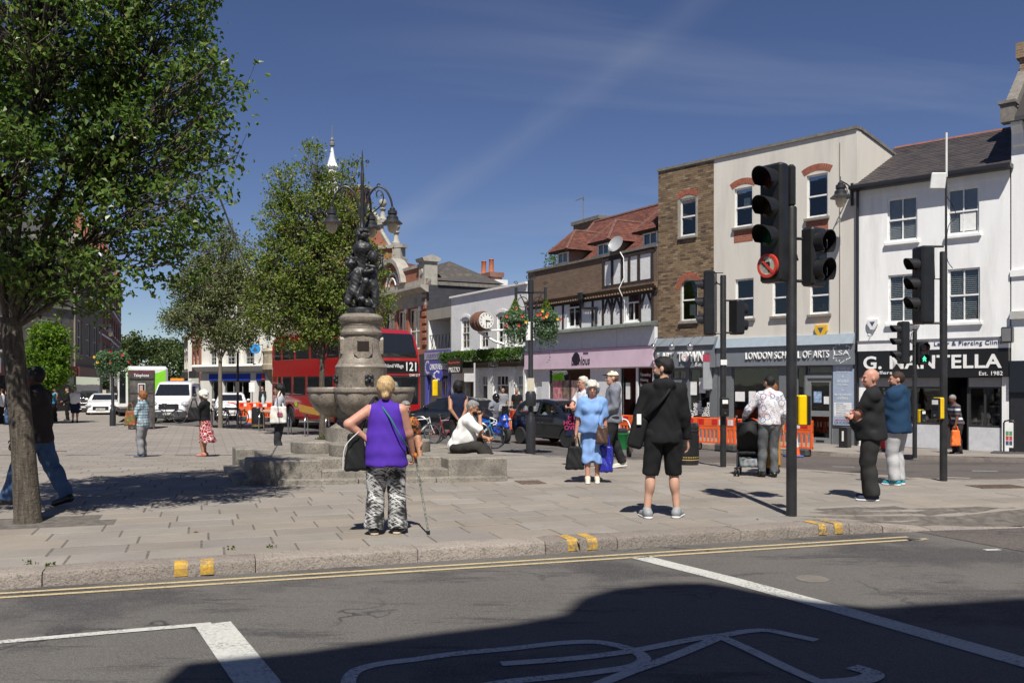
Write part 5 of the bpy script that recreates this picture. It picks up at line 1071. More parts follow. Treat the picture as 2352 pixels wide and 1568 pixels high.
# ---------------------------------------------------------------- red gabled building with the white spire
b=Bld('gabled_building','tall red brick building with a shaped gable, stone finials and a white spire','building',(XP(690,64),65.2),(XP(926,62),61.4));t=b.t;W=b.W
H1=b.uz(926,597)[1];g=lambda px,py:b.uz(px,py);M_rb2=brick_mat('gable_brick',(.37,.115,.06),(.30,.09,.045),(.33,.22,.16))
xR=W-.15;xc=g(812,500)[0]
half=[(xR,H1),(xR,g(905,567)[1]),(g(896,560)[0],g(905,567)[1]),(g(876,533)[0],g(876,535)[1]),(g(872,512)[0],g(872,512)[1]),(g(862,496)[0],g(862,494)[1]),(g(845,482)[0],g(845,480)[1]),(g(832,478)[0],g(832,478)[1]),(g(832,436)[0],g(832,436)[1])]
prof=half+[(2*xc-x,z) for x,z in half[::-1]];prof=[(max(0.0,x),z) for x,z in prof]
MB().prism(prof+[(prof[-1][0],4),(xR,4)],0,.4).build('gable_wall',M_rb2,t)
MB().box(0,W-.3,.02,5,0,H1-.05).build('main_block',M_rb2,t)
for z in (H1,g(905,566)[1],g(872,513)[1]):xx=next(x for x,q in half if abs(q-z)<.6);MB().box(2*xc-xx if 2*xc-xx>0 else -.1,xx+.3,-.18,.45,z-.12,z+.1).build('stone_band',M_stone,t)
hp=half[2:5];mb=MB()
for p,q in zip(half[2:],half[3:-1]):mb.tube([(p[0],.1,p[1]),(q[0],.1,q[1])],.16,6)
mb.build('gable_coping',M_stone,t)
for px,py in ((905,566),(874,512)):
 x,z=g(px,py);MB().lathe([(.3,0),(.3,.25),(.2,.35),(.13,.8),(.24,.95),(.1,1.05),(.25,1.25),(.28,1.42),(.2,1.6),(.001,1.66)],14,(x+.12,.1,z)).build('finial',M_stone,t,40)
MB().box(xR-.55,xR+.12,-.15,.45,H1,g(905,567)[1]).build('stone_pier',M_stone,t)
MB().box(xc-.75,xc+.75,-.05,.9,g(832,478)[1]-.5,g(832,430)[1]).build('gable_top',M_rb2,t);MB().box(xc-.9,xc+.9,-.15,1,g(832,430)[1],g(832,424)[1]).build('gable_cap',M_stone,t)
for (px0,py0,px1,py1) in ((720,560,745,590),(770,560,795,590),(820,560,845,590),(720,640,745,690),(770,640,795,690)):window(t,b.rect(px0,py0,px1,py1),-.02,'sash',M_wpaint,.14,M_glass,bars=(1,1),back=False)
MB().prism([(2*xc-xR+.3,H1-.1),(xR-.5,H1-.1),(xc,H1+.6)],.42,5).build('roof',mat('clay_roof',(.2,.075,.05),.85,var=.2),t)
sx,sz=b.uz(763,470,5);M_spire=plain('spire_white',(.72,.73,.72),.4);zt_=b.uz(767,337,5)[1];zb2=b.uz(767,384,5)[1];zrod=b.uz(767,287,5)[1];k=(zt_-zb2)
MB().lathe([(.6,H1+1),(.6,zb2-1.5),(.7,zb2-1.35),(.38,zb2-1.2),(.38,zb2-.1),(.55,zb2)],8,(sx,5,0)).build('cupola',M_spire,t);MB().lathe([(.56,zb2),(.33,zb2+.22*k),(.2,zb2+.5*k),(.11,zb2+.85*k),(.08,zt_)],8,(sx,5,0)).build('spire',M_spire,t)
for i in range(4):a=i*math.pi/2+rad(30);MB().box(-.1,.1,-.02,.02,0,.9).xf(Matrix.Translation((sx,5,zb2-1.3)) @ Matrix.Rotation(a,4,'Z') @ Matrix.Translation((0,-.37,0))).build('louvre_opening',M_dark,t)
MB().lathe([(.08,zt_),(.2,zt_+.1),(.2,zt_+.3),(.13,zt_+.4),(.16,zt_+.55),(.04,zt_+.75),(.025,zrod)],8,(sx,5,0)).build('weather_rod',M_lead,t)
# ---------------------------------------------------------------- farther buildings
def simple(name,label,A,B,H,D,wallm,rows,cols,wz=(.35,.75),wx=.5,roof=None,rise=2.2,trim=None,shop=3.2,shopm=None,fm=None,z0=-.45):
 b=Bld(name,label,'building',A,B,z0);t=b.t;W=b.W;sh=(H-shop)/rows;rects=[]
 for i in range(rows):
  for j in range(cols):xc=W*(j+.5)/cols;ww_=W/cols*wx;rects.append((xc-ww_/2,xc+ww_/2,shop+sh*(i+wz[0]-.15),shop+sh*(i+wz[1])))
 wall_mesh(0,W,shop,H,rects,.2).build('front_wall',wallm,t);shell(t,W,D,H,wallm,M_lead)
 for r in rects:window(t,r,.12,'sash',fm or M_wpaint,.09,M_glass,bars=(1,0),back=False,sill=trim or M_stone)
 MB().box(0,W,-.1,.1,0,.5).build('stall_riser',M_dark,t);MB().box(0,W,-.06,.0,0.5,shop-.7).build('shop_glass',M_glass,t);MB().box(0,W,.6,.7,0,shop).build('shop_interior',M_dark,t);MB().box(-.05,W+.05,-.3,0,shop-.7,shop).build('shop_fascia',shopm or M_dark,t)
 MB().box(-.1,W+.1,-.25,.1,H-.1,H+.25).build('cornice',trim or M_stone,t)
 if roof:MB().prism([(-.1,H+.2),(D/2,H+rise),(D,H+.2)],0,W,'x').build('roof',roof,t)
 return b
M_slate3=mat('plain_slate',(.075,.07,.072),.75,var=.25,scale=8)
# white bank building across the square
b=Bld('white_bank_building','white stucco building with a long blue shop fascia behind the small tree','building',(XP(463,66),66),(XP(640,60),60.5));t=b.t;W=b.W;ux=lambda px:b.uz(px,850)[0]
M_stuc=render_mat('pale_stucco',(.70,.68,.62),(.58,.56,.51),.6);fz0,fz1,cz0,cz1=b.uz(550,873)[1],b.uz(550,858)[1],b.uz(550,856)[1],b.uz(550,841)[1];HT=b.uz(550,640)[1]
rw=[]
for k,(a,c) in enumerate(((480,497),(518,541),(560,584),(604,622))):
 rw+=[b.rect(a,800,c,840),b.rect(a,735,c,785),b.rect(a,680,c,722)]
wall_mesh(0,W,cz0,HT,rw,.3).build('front_wall',M_stuc,t);shell(t,W,12,HT,M_stuc,M_lead)
for r in rw:window(t,r,.2,'sash',plain('dark_metal_frame',(.35,.36,.36),.5),.08,M_glass,bars=(2,1),back=False)
for q in (497,541,584,622):MB().box(ux(q)+.2,ux(q)+.7,-.12,0,cz1,HT-.4).build('pilaster',M_stuc,t)
MB().prism([(-.6,cz1),(-.15,cz0+.1),(0,cz0+.1),(0,cz1+.15),(-.5,cz1+.15)],-.4,W+.1,'x').build('cornice',M_stuc,t);MB().box(-.4,W+.1,-.7,.2,HT,HT+.5).build('top_cornice',M_stuc,t)
M_bblue=plain('bank_blue',(.02,.06,.42),.45)
for a,c in ((484,504),(514,578),(592,612)):MB().box(ux(a),ux(c),-.15,0,fz0,fz1).build('blue_fascia',M_bblue,t);window(t,(ux(a),ux(c),.4,fz0-.02),.05,'fix',plain('dark_metal_frame',(.35,.36,.36),.5),.08,M_glass2,bars=(2 if c-a>30 else 0,0),back=False,name='shop_window')
MB().box(ux(612)-.3,ux(612),-.17,-.15,fz0+.03,fz1-.03).build('red_badge',M_red,t);MB().box(0,W,1.8,1.9,0,fz1).build('shop_interior',M_dark,t)
for a,c in ((463,484),(504,514),(578,592),(612,640)):MB().box(ux(a),ux(c),-.1,.3,0,cz0).build('ground_pier',M_stuc,t)
MB().box(0,W,-.02,.3,fz1,cz0+.02).build('frieze',M_stuc,t)
sg=thing('round_bank_sign','small round bright blue sign projecting from the white building','sign',b.A+b.d*ux(609)+b.n*-.8+Vector((0,0,b.z0+b.uz(609,800,-.8)[1])),0);mb=MB().lathe([(.001,-.06),(.33,-.06),(.33,.06),(.001,.06)],24);mb.xf(Matrix.Rotation(rad(90),4,'X'));mb.build('disc',plain('sky_blue',(.03,.28,.62),.4),sg);MB().prism([(-.18,-.1),(-.06,.02),(0,.2),(.06,.02),(.18,-.1),(.05,-.18),(-.05,-.18)],-.07,-.065).build('eagle_mark',M_ptext,sg);MB().cyl((0,0,.3),(.3,.8,.3),.03,n=6).build('bracket',M_black,sg)
# stone oriel building beside it
b=Bld('stone_oriel_building','sandstone building with a carved rounded oriel behind the bus','building',(XP(600,56),56.6),(XP(700,53),53.5));t=b.t;W=b.W;M_sand=mat('old_sandstone',(.36,.30,.21),.9,var=.3,scale=4,bump=.4,dirt=(.15,.13,.1),dscale=1.2);ux=lambda px:b.uz(px,850)[0]
z0,z1,z2=b.uz(625,852)[1],b.uz(625,838)[1],b.uz(625,806)[1]
MB().box(ux(640),W,0,4,0,z2+5).build('stone_wall',M_sand,t);xm=(ux(603)+ux(652))/2;rr=(ux(652)-ux(603))/2
MB().lathe([(.3,z0-2.2),(.35,z0-1),(.7,z0-.5),(rr*.9,z0),(rr,z0+.1),(rr,z1),(rr*.93,z1+.1),(rr*.93,z2-.2),(rr,z2),(rr*.6,z2+.3)],14,(xm,.4,0),sy=.8).build('oriel',M_sand,t);MB().lathe([(.22,0),(.22,z0-1)],10,(xm+.4,.3,0)).build('column',M_sand,t);MB().box(ux(636),ux(652),-.2,.5,0,z0).build('pier',M_sand,t)
# left row along the receding street
W_=[('dark_corner_building','dark grey stone building with tall windows, nearest of the row on the left street',(-36.2,52),(-29.6,66),11.5,mat('sooty_stone',(.17,.155,.135),.9,var=.2,scale=2,dirt=(.08,.075,.07)),2,3,None),
 ('ornate_bank_building','brown stone building with a pitched roof, second in the left street row',(-29.6,66),(-26.2+-6.6,78),12.5,mat('brown_stone',(.22,.19,.14),.9,var=.2,scale=2),2,3,M_slate3),
 ('red_terrace_building','red brick terrace with white bands, third in the left street row',(-33.2,78),(-39.2,93),13,brick_mat('terrace_brick',(.27,.07,.04),(.2,.05,.03),(.25,.18,.15)),3,4,M_slate3),
 ('far_terrace_building','white-trimmed brick terrace at the far end of the left street',(-39.2,93),(-48.5,115),13,brick_mat('terrace_brick2',(.3,.1,.06),(.22,.07,.04),(.25,.18,.15)),3,5,M_slate3)]
W_[0]=(*W_[0][:2],(-33.5,50),(-31.3,64.5),*W_[0][4:]);W_[1]=(*W_[1][:2],(-31.2,64.6),(-35.4,77.5),*W_[1][4:])
W_[2]=(*W_[2][:2],(-35.5,77.6),(-41.2,93),*W_[2][4:]);W_[3]=(*W_[3][:2],(-41.3,93.1),(-51,118),*W_[3][4:])
for nm,lb,A,B,H,m,rows,cols,roof in W_:
 b=simple(nm,lb,A,B,H,9,m,rows,cols,roof=roof,trim=M_wpaint if rows==3 else M_stone,shopm=plain('fascia_'+nm,random.choice([(.03,.03,.08),(.1,.02,.02),(.05,.06,.05)]),.5))
 if rows==3:
  for i in range(cols):
   x=b.W*(i+.5)/cols;MB().prism([(x-1.3,H+.2),(x+1.3,H+.2),(x,H+2.6)],-.05,.4).build('gable',m,b.t);MB().box(x-.2,x+.2,1.5,2.2,H+2,H+4.2).build('chimney',M_rb,b.t)
 for k in (1,2):MB().box(0,b.W,-.08,0,3.2+(H-3.2)*k/rows-.15,3.2+(H-3.2)*k/rows).build('string_course',M_wpaint if rows==3 else M_stone,b.t)
b=simple('left_edge_building','brick building with grey frame and blue awning at the left edge',(-36,36.2),(-24.3,42.9),9,8,M_rb,2,4,shopm=plain('slate_fascia',(.12,.13,.14),.5))
MB().prism([(-1.6,2.35),(0,2.9),(0,2.95),(-1.6,2.4)],.3,b.W-.3,'x').build('awning',plain('awning_blue',(.05,.22,.5),.7),b.t)
# right side of the left street
b=simple('brick_bay_building','small red brick building with stone quoins at the end of the left street',(XP(424,88),90),(XP(458,84),84),b.uz(0,0)[1]*0+8.2,8,M_rb,2,2,roof=M_slate3,trim=M_wpaint)
b=simple('far_white_house','narrow white house far down the left street',(XP(408,100),102),(XP(424,95),96),7,8,M_stuc,2,2,roof=M_slate3)
# building behind the camera: it shades the near road
back=thing('shading_building','brick building on the near side of the road, behind the viewer','building',(0,-2.6,-.12));tS=math.tan(SUN_EL)
def roof_z(px,py):p=RP(px,py);return (p[1]+2.6)*tS
pr=[(-60,.0)]
edge=[(400,1560),(420,1522),(520,1512),(700,1494),(1000,1452),(1170,1432),(1290,1410),(1308,1392),(1330,1372),(1400,1352),(1520,1338),(1620,1337),(1680,1346),(1760,1362),(1850,1378),(2000,1393),(2140,1385),(2352,1371),(2700,1352)]
poly=[(RP(x,y)[0]+(RP(x,y)[1]+2.6)*math.tan(SUN_AZ),roof_z(x,y)) for x,y in edge]
pts_=[(poly[0][0],0)]+poly+[(14,poly[-1][1]),(14,0)]
MB().prism(pts_,-3,0).build('wall',M_rb,back);MB().box(3,13,0,.05,0,3).build('shop_glass',M_glass,back)
# ================================================================ trees and plants
def leaf_mat(name,cols,trans=.3,rough=.42):
 m,nt,p=new_mat(name);a=nt.nodes.new('ShaderNodeAttribute');a.attribute_name='tone'
 cr=nt.nodes.new('ShaderNodeValToRGB');el=cr.color_ramp.elements
 while len(el)<len(cols):el.new(.5)
 for i,c in enumerate(cols):el[i].position=i/(len(cols)-1);el[i].color=(*c,1)
 nt.links.new(a.outputs['Fac'],cr.inputs[0]);nt.links.new(cr.outputs[0],p.inputs['Base Color']);p.inputs['Roughness'].default_value=rough;p.inputs['Specular IOR Level'].default_value=.22
 tr=nt.nodes.new('ShaderNodeBsdfTranslucent');hs=nt.nodes.new('ShaderNodeHueSaturation');hs.inputs['Value'].default_value=1.5;hs.inputs['Saturation'].default_value=1.1;nt.links.new(cr.outputs[0],hs.inputs['Color']);nt.links.new(hs.outputs[0],tr.inputs[0])
 ms=nt.nodes.new('ShaderNodeMixShader');ms.inputs[0].default_value=trans;out=nt.nodes['Material Output'];nt.links.new(p.outputs[0],ms.inputs[1]);nt.links.new(tr.outputs[0],ms.inputs[2]);nt.links.new(ms.outputs[0],out.inputs[0]);MATS[name]=m;return m
def leaves(name,C,size,m,parent=None,up=.5,droop=.35,rng=RNG,wide=.66,kind=None):
 """one folded leaf at each point"""
 C=np.asarray(C,np.float32);n=len(C);L=size*rng.uniform(.7,1.25,n)[:,None]
 d=rng.normal(size=(n,3));d[:,2]-=droop;d /= np.linalg.norm(d,axis=1)[:,None]
 u=rng.normal(size=(n,3));u[:,2]+=up*2;u-=d*(u*d).sum(1)[:,None];u /= np.linalg.norm(u,axis=1)[:,None];s=np.cross(d,u)
 W=L*wide*.5;base=C-d*L*.5;tip=C+d*L*.5-u*L*.12;l=C+s*W+u*W*.45;r=C-s*W+u*W*.45
 V=np.stack([base,l,tip,r],1).reshape(-1,3);k=4*np.arange(n)[:,None];Fq=np.concatenate([k+np.array([[0,2,1]]),k+np.array([[0,3,2]])],1).reshape(-1,3)
 me=mesh_np(name,V,Fq,smooth=False);t=np.repeat(np.clip(rng.normal(.5,.24,n),0,1),2);me.attributes.new('tone','FLOAT','FACE').data.foreach_set('value',t.astype(np.float32))
 o=obj(name,me,m,parent)
 if kind:o['kind']=kind
 return o
def tree(name,label,base,h_fork,r0,lobes,nclus,nleaf,lsize,lm,bm,seed,depth=.8,csize=.22,group=None,trunk_lean=(0,0),twig=.006,limbs=None,flat=1.):
 """lobes: world ellipsoids (centre, rx, ry, rz); clusters of leaves fill their outer half and hang on real twigs"""
 rng=np.random.default_rng(seed);t=thing(name,label,'tree',base,0,group);B=Vector(base)
 vol=np.array([l[1]*l[2]*l[3] for l in lobes]);pr=vol/vol.sum();cl=[]
 idx=rng.choice(len(lobes),nclus*2,p=pr)
 for i in idx:
  c,rx,ry,rz=lobes[i];v=rng.normal(size=3);v /= np.linalg.norm(v);q=rng.uniform(.35,1)**.55;p=np.array(c)+v*q*np.array([rx,ry,rz])
  if rng.random()<.72 or q>.8:cl.append((p,i))
  if len(cl)>=nclus:break
 fork=np.array([trunk_lean[0],trunk_lean[1],h_fork]);mb=MB()
 tp=[(0,0,-.05),(0,0,.04),(trunk_lean[0]*.3+.01,0,h_fork*.35),(trunk_lean[0]*.6-.01,.01,h_fork*.7),tuple(fork)]
 tk=MB();tk.tube(tp,[r0*1.22,r0*1.05,r0*.92,r0*.85,r0*.8],18);tr=tk.build('trunk',bm,t,60)
 ends=[]
 bb=MB()
 for i,(c,rx,ry,rz) in enumerate(lobes):
  e=np.array(c)-np.array(B);mid=fork+(e-fork)*.45+np.array([0,0,.12*np.linalg.norm(e-fork)])+rng.normal(size=3)*.08;w=r0*.42*(vol[i]/vol.max())**.25
  s0=fork-np.array([0,0,.15]);pts=spl([tuple(s0),tuple(.5*(s0+mid)+rng.normal(size=3)*.03),tuple(mid),tuple(e)],3);n=len(pts)
  bb.tube(pts,[w*(1-.8*k/(n-1))+.004 for k in range(n)],7);ends.append((mid,e,w))
 P=[]
 for p,i in cl:
  p=p-np.array(B);mid,e,w=ends[i];a=mid+(e-mid)*rng.uniform(.1,1);m2=.5*(a+p)+rng.normal(size=3)*.06+np.array([0,0,.06])
  bb.tube([tuple(a),tuple(m2),tuple(p)],[twig*2.2,twig*1.4,twig*.6],4)
  k=int(rng.integers(nleaf//2,nleaf*3//2));s=csize*rng.uniform(.7,1.35);q=rng.normal(size=(k,3))*np.array([s,s,s*.7*flat])*.55+p;P.append(q)
  if rng.random()<.35:                      # stray twig with few leaves
   v=rng.normal(size=3);v /= np.linalg.norm(v);x=p+v*s*2;bb.tube([tuple(p),tuple(x)],[twig,twig*.5],3);P.append(x+rng.normal(size=(4,3))*.06)
 bb.build('limbs',bm,tr,60);leaves('crown',np.concatenate(P),lsize,lm,t,rng=rng);return t
def lobe(px,py,rx,ry,Y,rd=None,dy=0.):k=Y/F;return ((XP(px,Y),Y+dy,ZP(py,Y)),rx*k,(rd or (rx+ry)/2*k*.9),ry*k)
M_bark=mat('rough_bark',(.085,.070,.053),.95,var=.6,scale=16,stretch=(2.2,2.2,.35),bump=1.0,bscale=26,dirt=(.018,.015,.012),dscale=11)
M_bark2=mat('pale_bark',(.17,.145,.11),.95,var=.3,scale=9,stretch=(3,3,.5),bump=.6,bscale=30)
M_leaf1=leaf_mat('glossy_dark_leaf',[(.035,.07,.016),(.065,.12,.026),(.10,.165,.034),(.15,.215,.05),(.2,.2,.07)],.33,.34)
M_leaf2=leaf_mat('pear_leaf',[(.055,.095,.02),(.105,.165,.03),(.155,.215,.045),(.22,.25,.06),(.26,.21,.08)],.35)
M_leaf3=leaf_mat('grey_green_leaf',[(.085,.115,.045),(.13,.165,.06),(.18,.21,.08),(.25,.25,.12)],.33)
M_maple=leaf_mat('bright_maple_leaf',[(.06,.12,.015),(.10,.19,.02),(.15,.25,.03),(.2,.27,.05)],.4)
p=G(64,1198);Y=p.y
L1=[lobe(-120,150,180,230,Y,1.3,.3),lobe(120,60,200,200,Y,1.3,-.2),lobe(330,90,150,140,Y,1.0,.4),lobe(470,190,75,70,Y,.6,0),lobe(250,300,190,150,Y,1.2,.6),lobe(450,340,80,80,Y,.6,.2),lobe(440,480,75,60,Y,.6,-.1),lobe(60,420,180,130,Y,1.2,-.5),
 lobe(300,500,130,100,Y,.9,.3),lobe(120,610,150,90,Y,1.0,.2),lobe(370,610,95,55,Y,.6,0),lobe(250,655,90,45,Y,.6,-.2),lobe(-80,580,120,110,Y,.9,0),lobe(140,-250,260,190,Y,1.4,.2),lobe(380,-120,130,120,Y,.8,.1),lobe(520,130,40,30,Y,.3,0),lobe(505,300,35,45,Y,.3,0),lobe(30,660,90,60,Y,.7,0),lobe(180,690,60,30,Y,.4,0),lobe(548,190,26,40,Y,.25,0),lobe(540,350,28,26,Y,.25,.1),lobe(500,430,34,30,Y,.25,0),lobe(420,560,45,40,Y,.3,0)]
tree('street_tree','large dark-leaved street tree overhanging the left foreground',p,ZP(730,Y),.135,L1,1500,25,.076,M_leaf1,M_bark,5,csize=.17,twig=.005,trunk_lean=(-.2,0))
p=G(740,1004);Y=p.y
L2=[lobe(718,372,40,52,Y,.5),lobe(655,425,45,42,Y,.5),lobe(620,440,22,50,Y,.3),lobe(770,430,55,60,Y,.6,.3),lobe(815,410,22,45,Y,.3),lobe(730,500,110,75,Y,.9),lobe(640,520,50,60,Y,.6),lobe(820,520,45,60,Y,.5),lobe(610,600,45,60,Y,.6),lobe(720,620,130,90,Y,1.1),lobe(840,620,55,70,Y,.6,.3),lobe(650,700,90,70,Y,.9),lobe(770,720,110,70,Y,1.),lobe(880,700,32,45,Y,.4),lobe(700,770,80,40,Y,.7),lobe(590,690,30,50,Y,.4),lobe(560,545,16,22,Y,.2)]
tree('street_tree','full green tree behind the fountain, in front of the red bus',p,ZP(800,Y),.11,L2,1500,20,.115,M_leaf2,M_bark,8,csize=.26,twig=.008)
p=G(506,982);Y=p.y
L3=[lobe(510,545,38,38,Y,.5),lobe(470,590,38,40,Y,.5),lobe(548,605,45,50,Y,.6),lobe(495,650,90,60,Y,1.),lobe(425,660,40,45,Y,.5),lobe(580,680,45,55,Y,.6),lobe(460,730,80,50,Y,.9),lobe(395,735,30,40,Y,.4),lobe(550,755,60,45,Y,.7),lobe(500,785,60,25,Y,.6)]
tree('street_tree','thin grey-green tree beside the cycle hoops, left of the bus',p,ZP(800,Y),.10,L3,900,17,.12,M_leaf3,M_bark2,12,csize=.28,twig=.011)
Y=43.;p=Vector((XP(110,Y),Y,gz(Y)))
LM=[lobe(110,770,32,30,Y,.6),lobe(95,815,32,28,Y,.6),lobe(132,812,22,26,Y,.5),lobe(110,850,42,26,Y,.7),lobe(80,855,22,22,Y,.5),lobe(140,778,14,9,Y,.3),lobe(112,878,26,14,Y,.5)]
tree('maple_tree','small bright green maple behind the walking man',p,ZP(895,Y),.09,LM,420,22,.17,M_maple,M_bark,3,csize=.3,twig=.012)
Y=48.;p=Vector((XP(1268,Y),Y,0));leaves('crown_top',np.array([XP(1268,Y),Y,ZP(600,Y)])+RNG.normal(size=(260,3))*np.array([.22,.3,.28]),.12,M_leaf1);o=bpy.data.objects['crown_top'];o.name='tree_top';tag(o,'dark tree top showing over the brick parapet left of the first dormer','tree')
# far wood at the end of the street
C=[];rng=np.random.default_rng(4)
for px,py,r in ((232,815,26),(255,795,24),(285,800,22),(310,795,26),(340,805,24),(365,800,24),(395,803,26),(420,812,24),(445,815,26),(270,835,40),(330,835,46),(400,838,44),(450,845,36),(300,860,40),(380,862,44)):
 Y=150+rng.uniform(-12,12);k=Y/F
 for _ in range(34):
  v=rng.normal(size=3);v /= np.linalg.norm(v);c=np.array([XP(px,Y),Y,ZP(py,Y)])+v*r*k*np.array([1,1,.85])*rng.uniform(.5,1);C.append(c+rng.normal(size=(26,3))*.55)
o=leaves('far_wood',np.concatenate(C),.55,leaf_mat('far_leaf',[(.03,.052,.018),(.052,.082,.026),(.08,.11,.034),(.11,.13,.04)],.25));tag(o,kind='stuff')
# ivy along the restaurant fascia
bR=Bld.__new__(Bld);A_,B_=Vector((-3.32,49.6,0)),Vector((.73,42.22,0));dv=(B_-A_).normalized();nv=Vector((-dv.y,dv.x,0));L=(B_-A_).length
ts=RNG.uniform(-.08,.99,5200);zt1=ZP(800,42.4);hgt=RNG.beta(1.6,1.2,5200)*.62;C=np.stack([A_.x+dv.x*L*ts-nv.x*RNG.uniform(.1,.55,5200),A_.y+dv.y*L*ts-nv.y*RNG.uniform(.1,.55,5200),zt1-.55+hgt+.04*np.sin(ts*40)],1)
o=leaves('ivy_hedge',C,.1,leaf_mat('ivy_leaf',[(.025,.06,.01),(.05,.11,.015),(.08,.16,.02),(.12,.19,.03)],.25));tag(o,'clipped green ivy strip along the top of the black restaurant fascia','hedge')
# hanging baskets
M_flr=plain('red_petal',(.55,.02,.015),.5);M_fly=plain('yellow_petal',(.75,.45,.03),.5);M_bleaf=leaf_mat('basket_leaf',[(.05,.10,.04),(.09,.17,.07),(.14,.23,.11),(.26,.33,.2)],.3)
def basket(c,R,drop_,label,cone=True,seed=1,n=1500,ls=.06):
 """c: hook point; a ball of trailing plants with flowers"""
 rng=np.random.default_rng(seed);t=thing('hanging_basket',label,'hanging basket',c,0,'hanging flower baskets');zc=-drop_
 v=rng.normal(size=(n,3));v /= np.linalg.norm(v,axis=1)[:,None];q=rng.uniform(.72,1.08,(n,1));p=v*q*np.array([R,R,R*.95])+np.array([0,0,zc]);tr=p[:,2]<zc;p[tr,2]-=rng.exponential(.3*R,tr.sum())*1.3;p[tr,:2] *= 1.0-.12*rng.random((tr.sum(),1))
 leaves('foliage',p,ls,M_bleaf,t,rng=rng)
 if cone:h=rng.uniform(0,1,420);a=rng.uniform(0,6.28,420);w=(1-h)*R*.5;leaves('dwarf_conifer',np.stack([w*np.cos(a),w*np.sin(a),zc+R*.75+h*R*1.05],1),ls*.9,leaf_mat('conifer_leaf',[(.08,.14,.02),(.13,.2,.03),(.18,.24,.05)],.3) if 'conifer_leaf' not in MATS else MATS['conifer_leaf'],t,rng=rng)
 MB().lathe([(.02,zc-R*.45),(R*.5,zc-R*.3),(R*.7,zc+.02),(R*.68,zc+.02)],14).build('bowl',M_black,t)
 for i in range(3):a=i*2.1;MB().cyl((0,0,0),(R*.68*math.cos(a),R*.68*math.sin(a),zc+.02),.006,n=4).build('chain',M_iron,t)
 for i in range(8 if cone else 3):
  v=rng.normal(size=3);v /= np.linalg.norm(v);v[1]=-abs(v[1]);q=v*R*1.08*np.array([1,1,.8])+np.array([0,0,zc+.15*R]);mb=MB();s=ls*.6
  for k in range(5):a=k*math.tau/5;mb.add([(q[0],q[1],q[2]),(q[0]+s*math.cos(a-.5),q[1]-.3*s,q[2]+s*math.sin(a-.5)),(q[0]+1.2*s*math.cos(a),q[1]-.45*s,q[2]+1.2*s*math.sin(a)),(q[0]+s*math.cos(a+.5),q[1]-.3*s,q[2]+s*math.sin(a+.5))],[(0,1,2,3)])
  mb.build('flower',M_flr if rng.random()<.7 else M_fly,t)
 return t
# weeds in the joints by the kerb
M_weed=leaf_mat('weed_leaf',[(.05,.08,.02),(.09,.12,.03),(.15,.14,.05)],.3)
for i,(x,y) in enumerate(((533,1263),(620,1258),(115,1300),(70,1295),(745,1012))):
 c=G(x,y);n=16 if i<4 else 260;s=.03 if i<4 else .16;o=leaves('weed_tuft',RNG.normal(size=(n,3))*np.array([s,s*.5,s*.4])+np.array([0,0,s*.5]),.03 if i<4 else .07,M_weed,up=.1);o.location=c
 tag(o,['tuft of weeds in a paving joint near the yellow kerb stripes','small weed at the kerb left of the woman in purple','weed in the gap behind the kerb at the lower left','small weed by the kerb at the far lower left','scrubby weeds round the foot of the tree behind the fountain'][i],'weed')
# ================================================================ the fountain
M_gran=mat('grey_granite',(.235,.212,.178),.75,var=.32,scale=3.5,fine=.8,fscale=42,bump=.4,bscale=70,dirt=(.11,.10,.09),dscale=2)
M_gran2=mat('polished_granite',(.25,.215,.175),.42,var=.34,scale=5,fine=.85,fscale=48,bump=.12,dirt=(.14,.125,.11),dscale=1.6)
M_bronze=mat('dark_bronze',(.03,.031,.033),.46,.3,var=.5,scale=9,bump=.25,bscale=50,dirt=(.16,.165,.175),dscale=9)  # pale patches: verdigris, plus highlights painted into the bronze colour
FO=Vector((-2.645,15.86,gz(15.86)))
plat=thing('fountain_steps','stepped granite platform with square corner blocks under the fountain','steps',(FC[0].x,FC[0].y,0))
def QP(s,t):p=(FC[1]-FC[0])*s+(FC[3]-FC[0])*t;return (p.x,p.y)
def slabq(name,s0,s1,t0,t1,z0,z1,b=.012):
 pts=[Vector(QP(*q)) for q in ((s0,t0),(s1,t0),(s1,t1),(s0,t1))];c=sum(pts,Vector((0,0)))/4;ins=[p+(c-p).normalized()*b*1.4 for p in pts];mb=MB()
 v=[(p.x,p.y,z0) for p in pts]+[(p.x,p.y,z1-b) for p in pts]+[(p.x,p.y,z1) for p in ins]
 mb.add(v,[(8,9,10,11)]+[(i,(i+1) % 4,4+(i+1) % 4,4+i) for i in range(4)]+[(4+i,4+(i+1) % 4,8+(i+1) % 4,8+i) for i in range(4)]);return mb.build(name,M_gran,plat)
for a in ((.10,.40,-.055,.03),(.405,.70,-.055,.03),(.705,.985,-.055,.03),(-.055,.02,-.03,.33),(-.055,.02,.335,.75),(.97,1.055,.2,.5),(.97,1.055,.505,.8),(.2,.8,.97,1.05)):slabq('plinth_stone',*a,-.1,.075)
for a in ((.255,.545,.012,.14),(.55,.845,.012,.14),(.012,.10,.23,.5),(.012,.10,.505,.79),(.9,.988,.25,.75),(.25,.75,.88,.988)):slabq('step_stone',*a,-.1,.19)
for a in ((.0,.27,0,.235),(.765,1,0,.235),(.0,.235,.77,1),(.77,1,.77,1)):slabq('corner_block',*a,-.1,.36,.018)
for a in ((.08,.5,.115,.5),(.505,.92,.115,.5),(.08,.5,.505,.9),(.505,.92,.505,.9)):slabq('platform_slab',*a,-.1,.353,.012)
fo=thing('fountain','granite drinking fountain with four bowls, bronze cherubs and a lamp column','fountain',FO);FZ=-FO.z
def zf(y):return 1.55-(y-880)*FO.y/F-FO.z
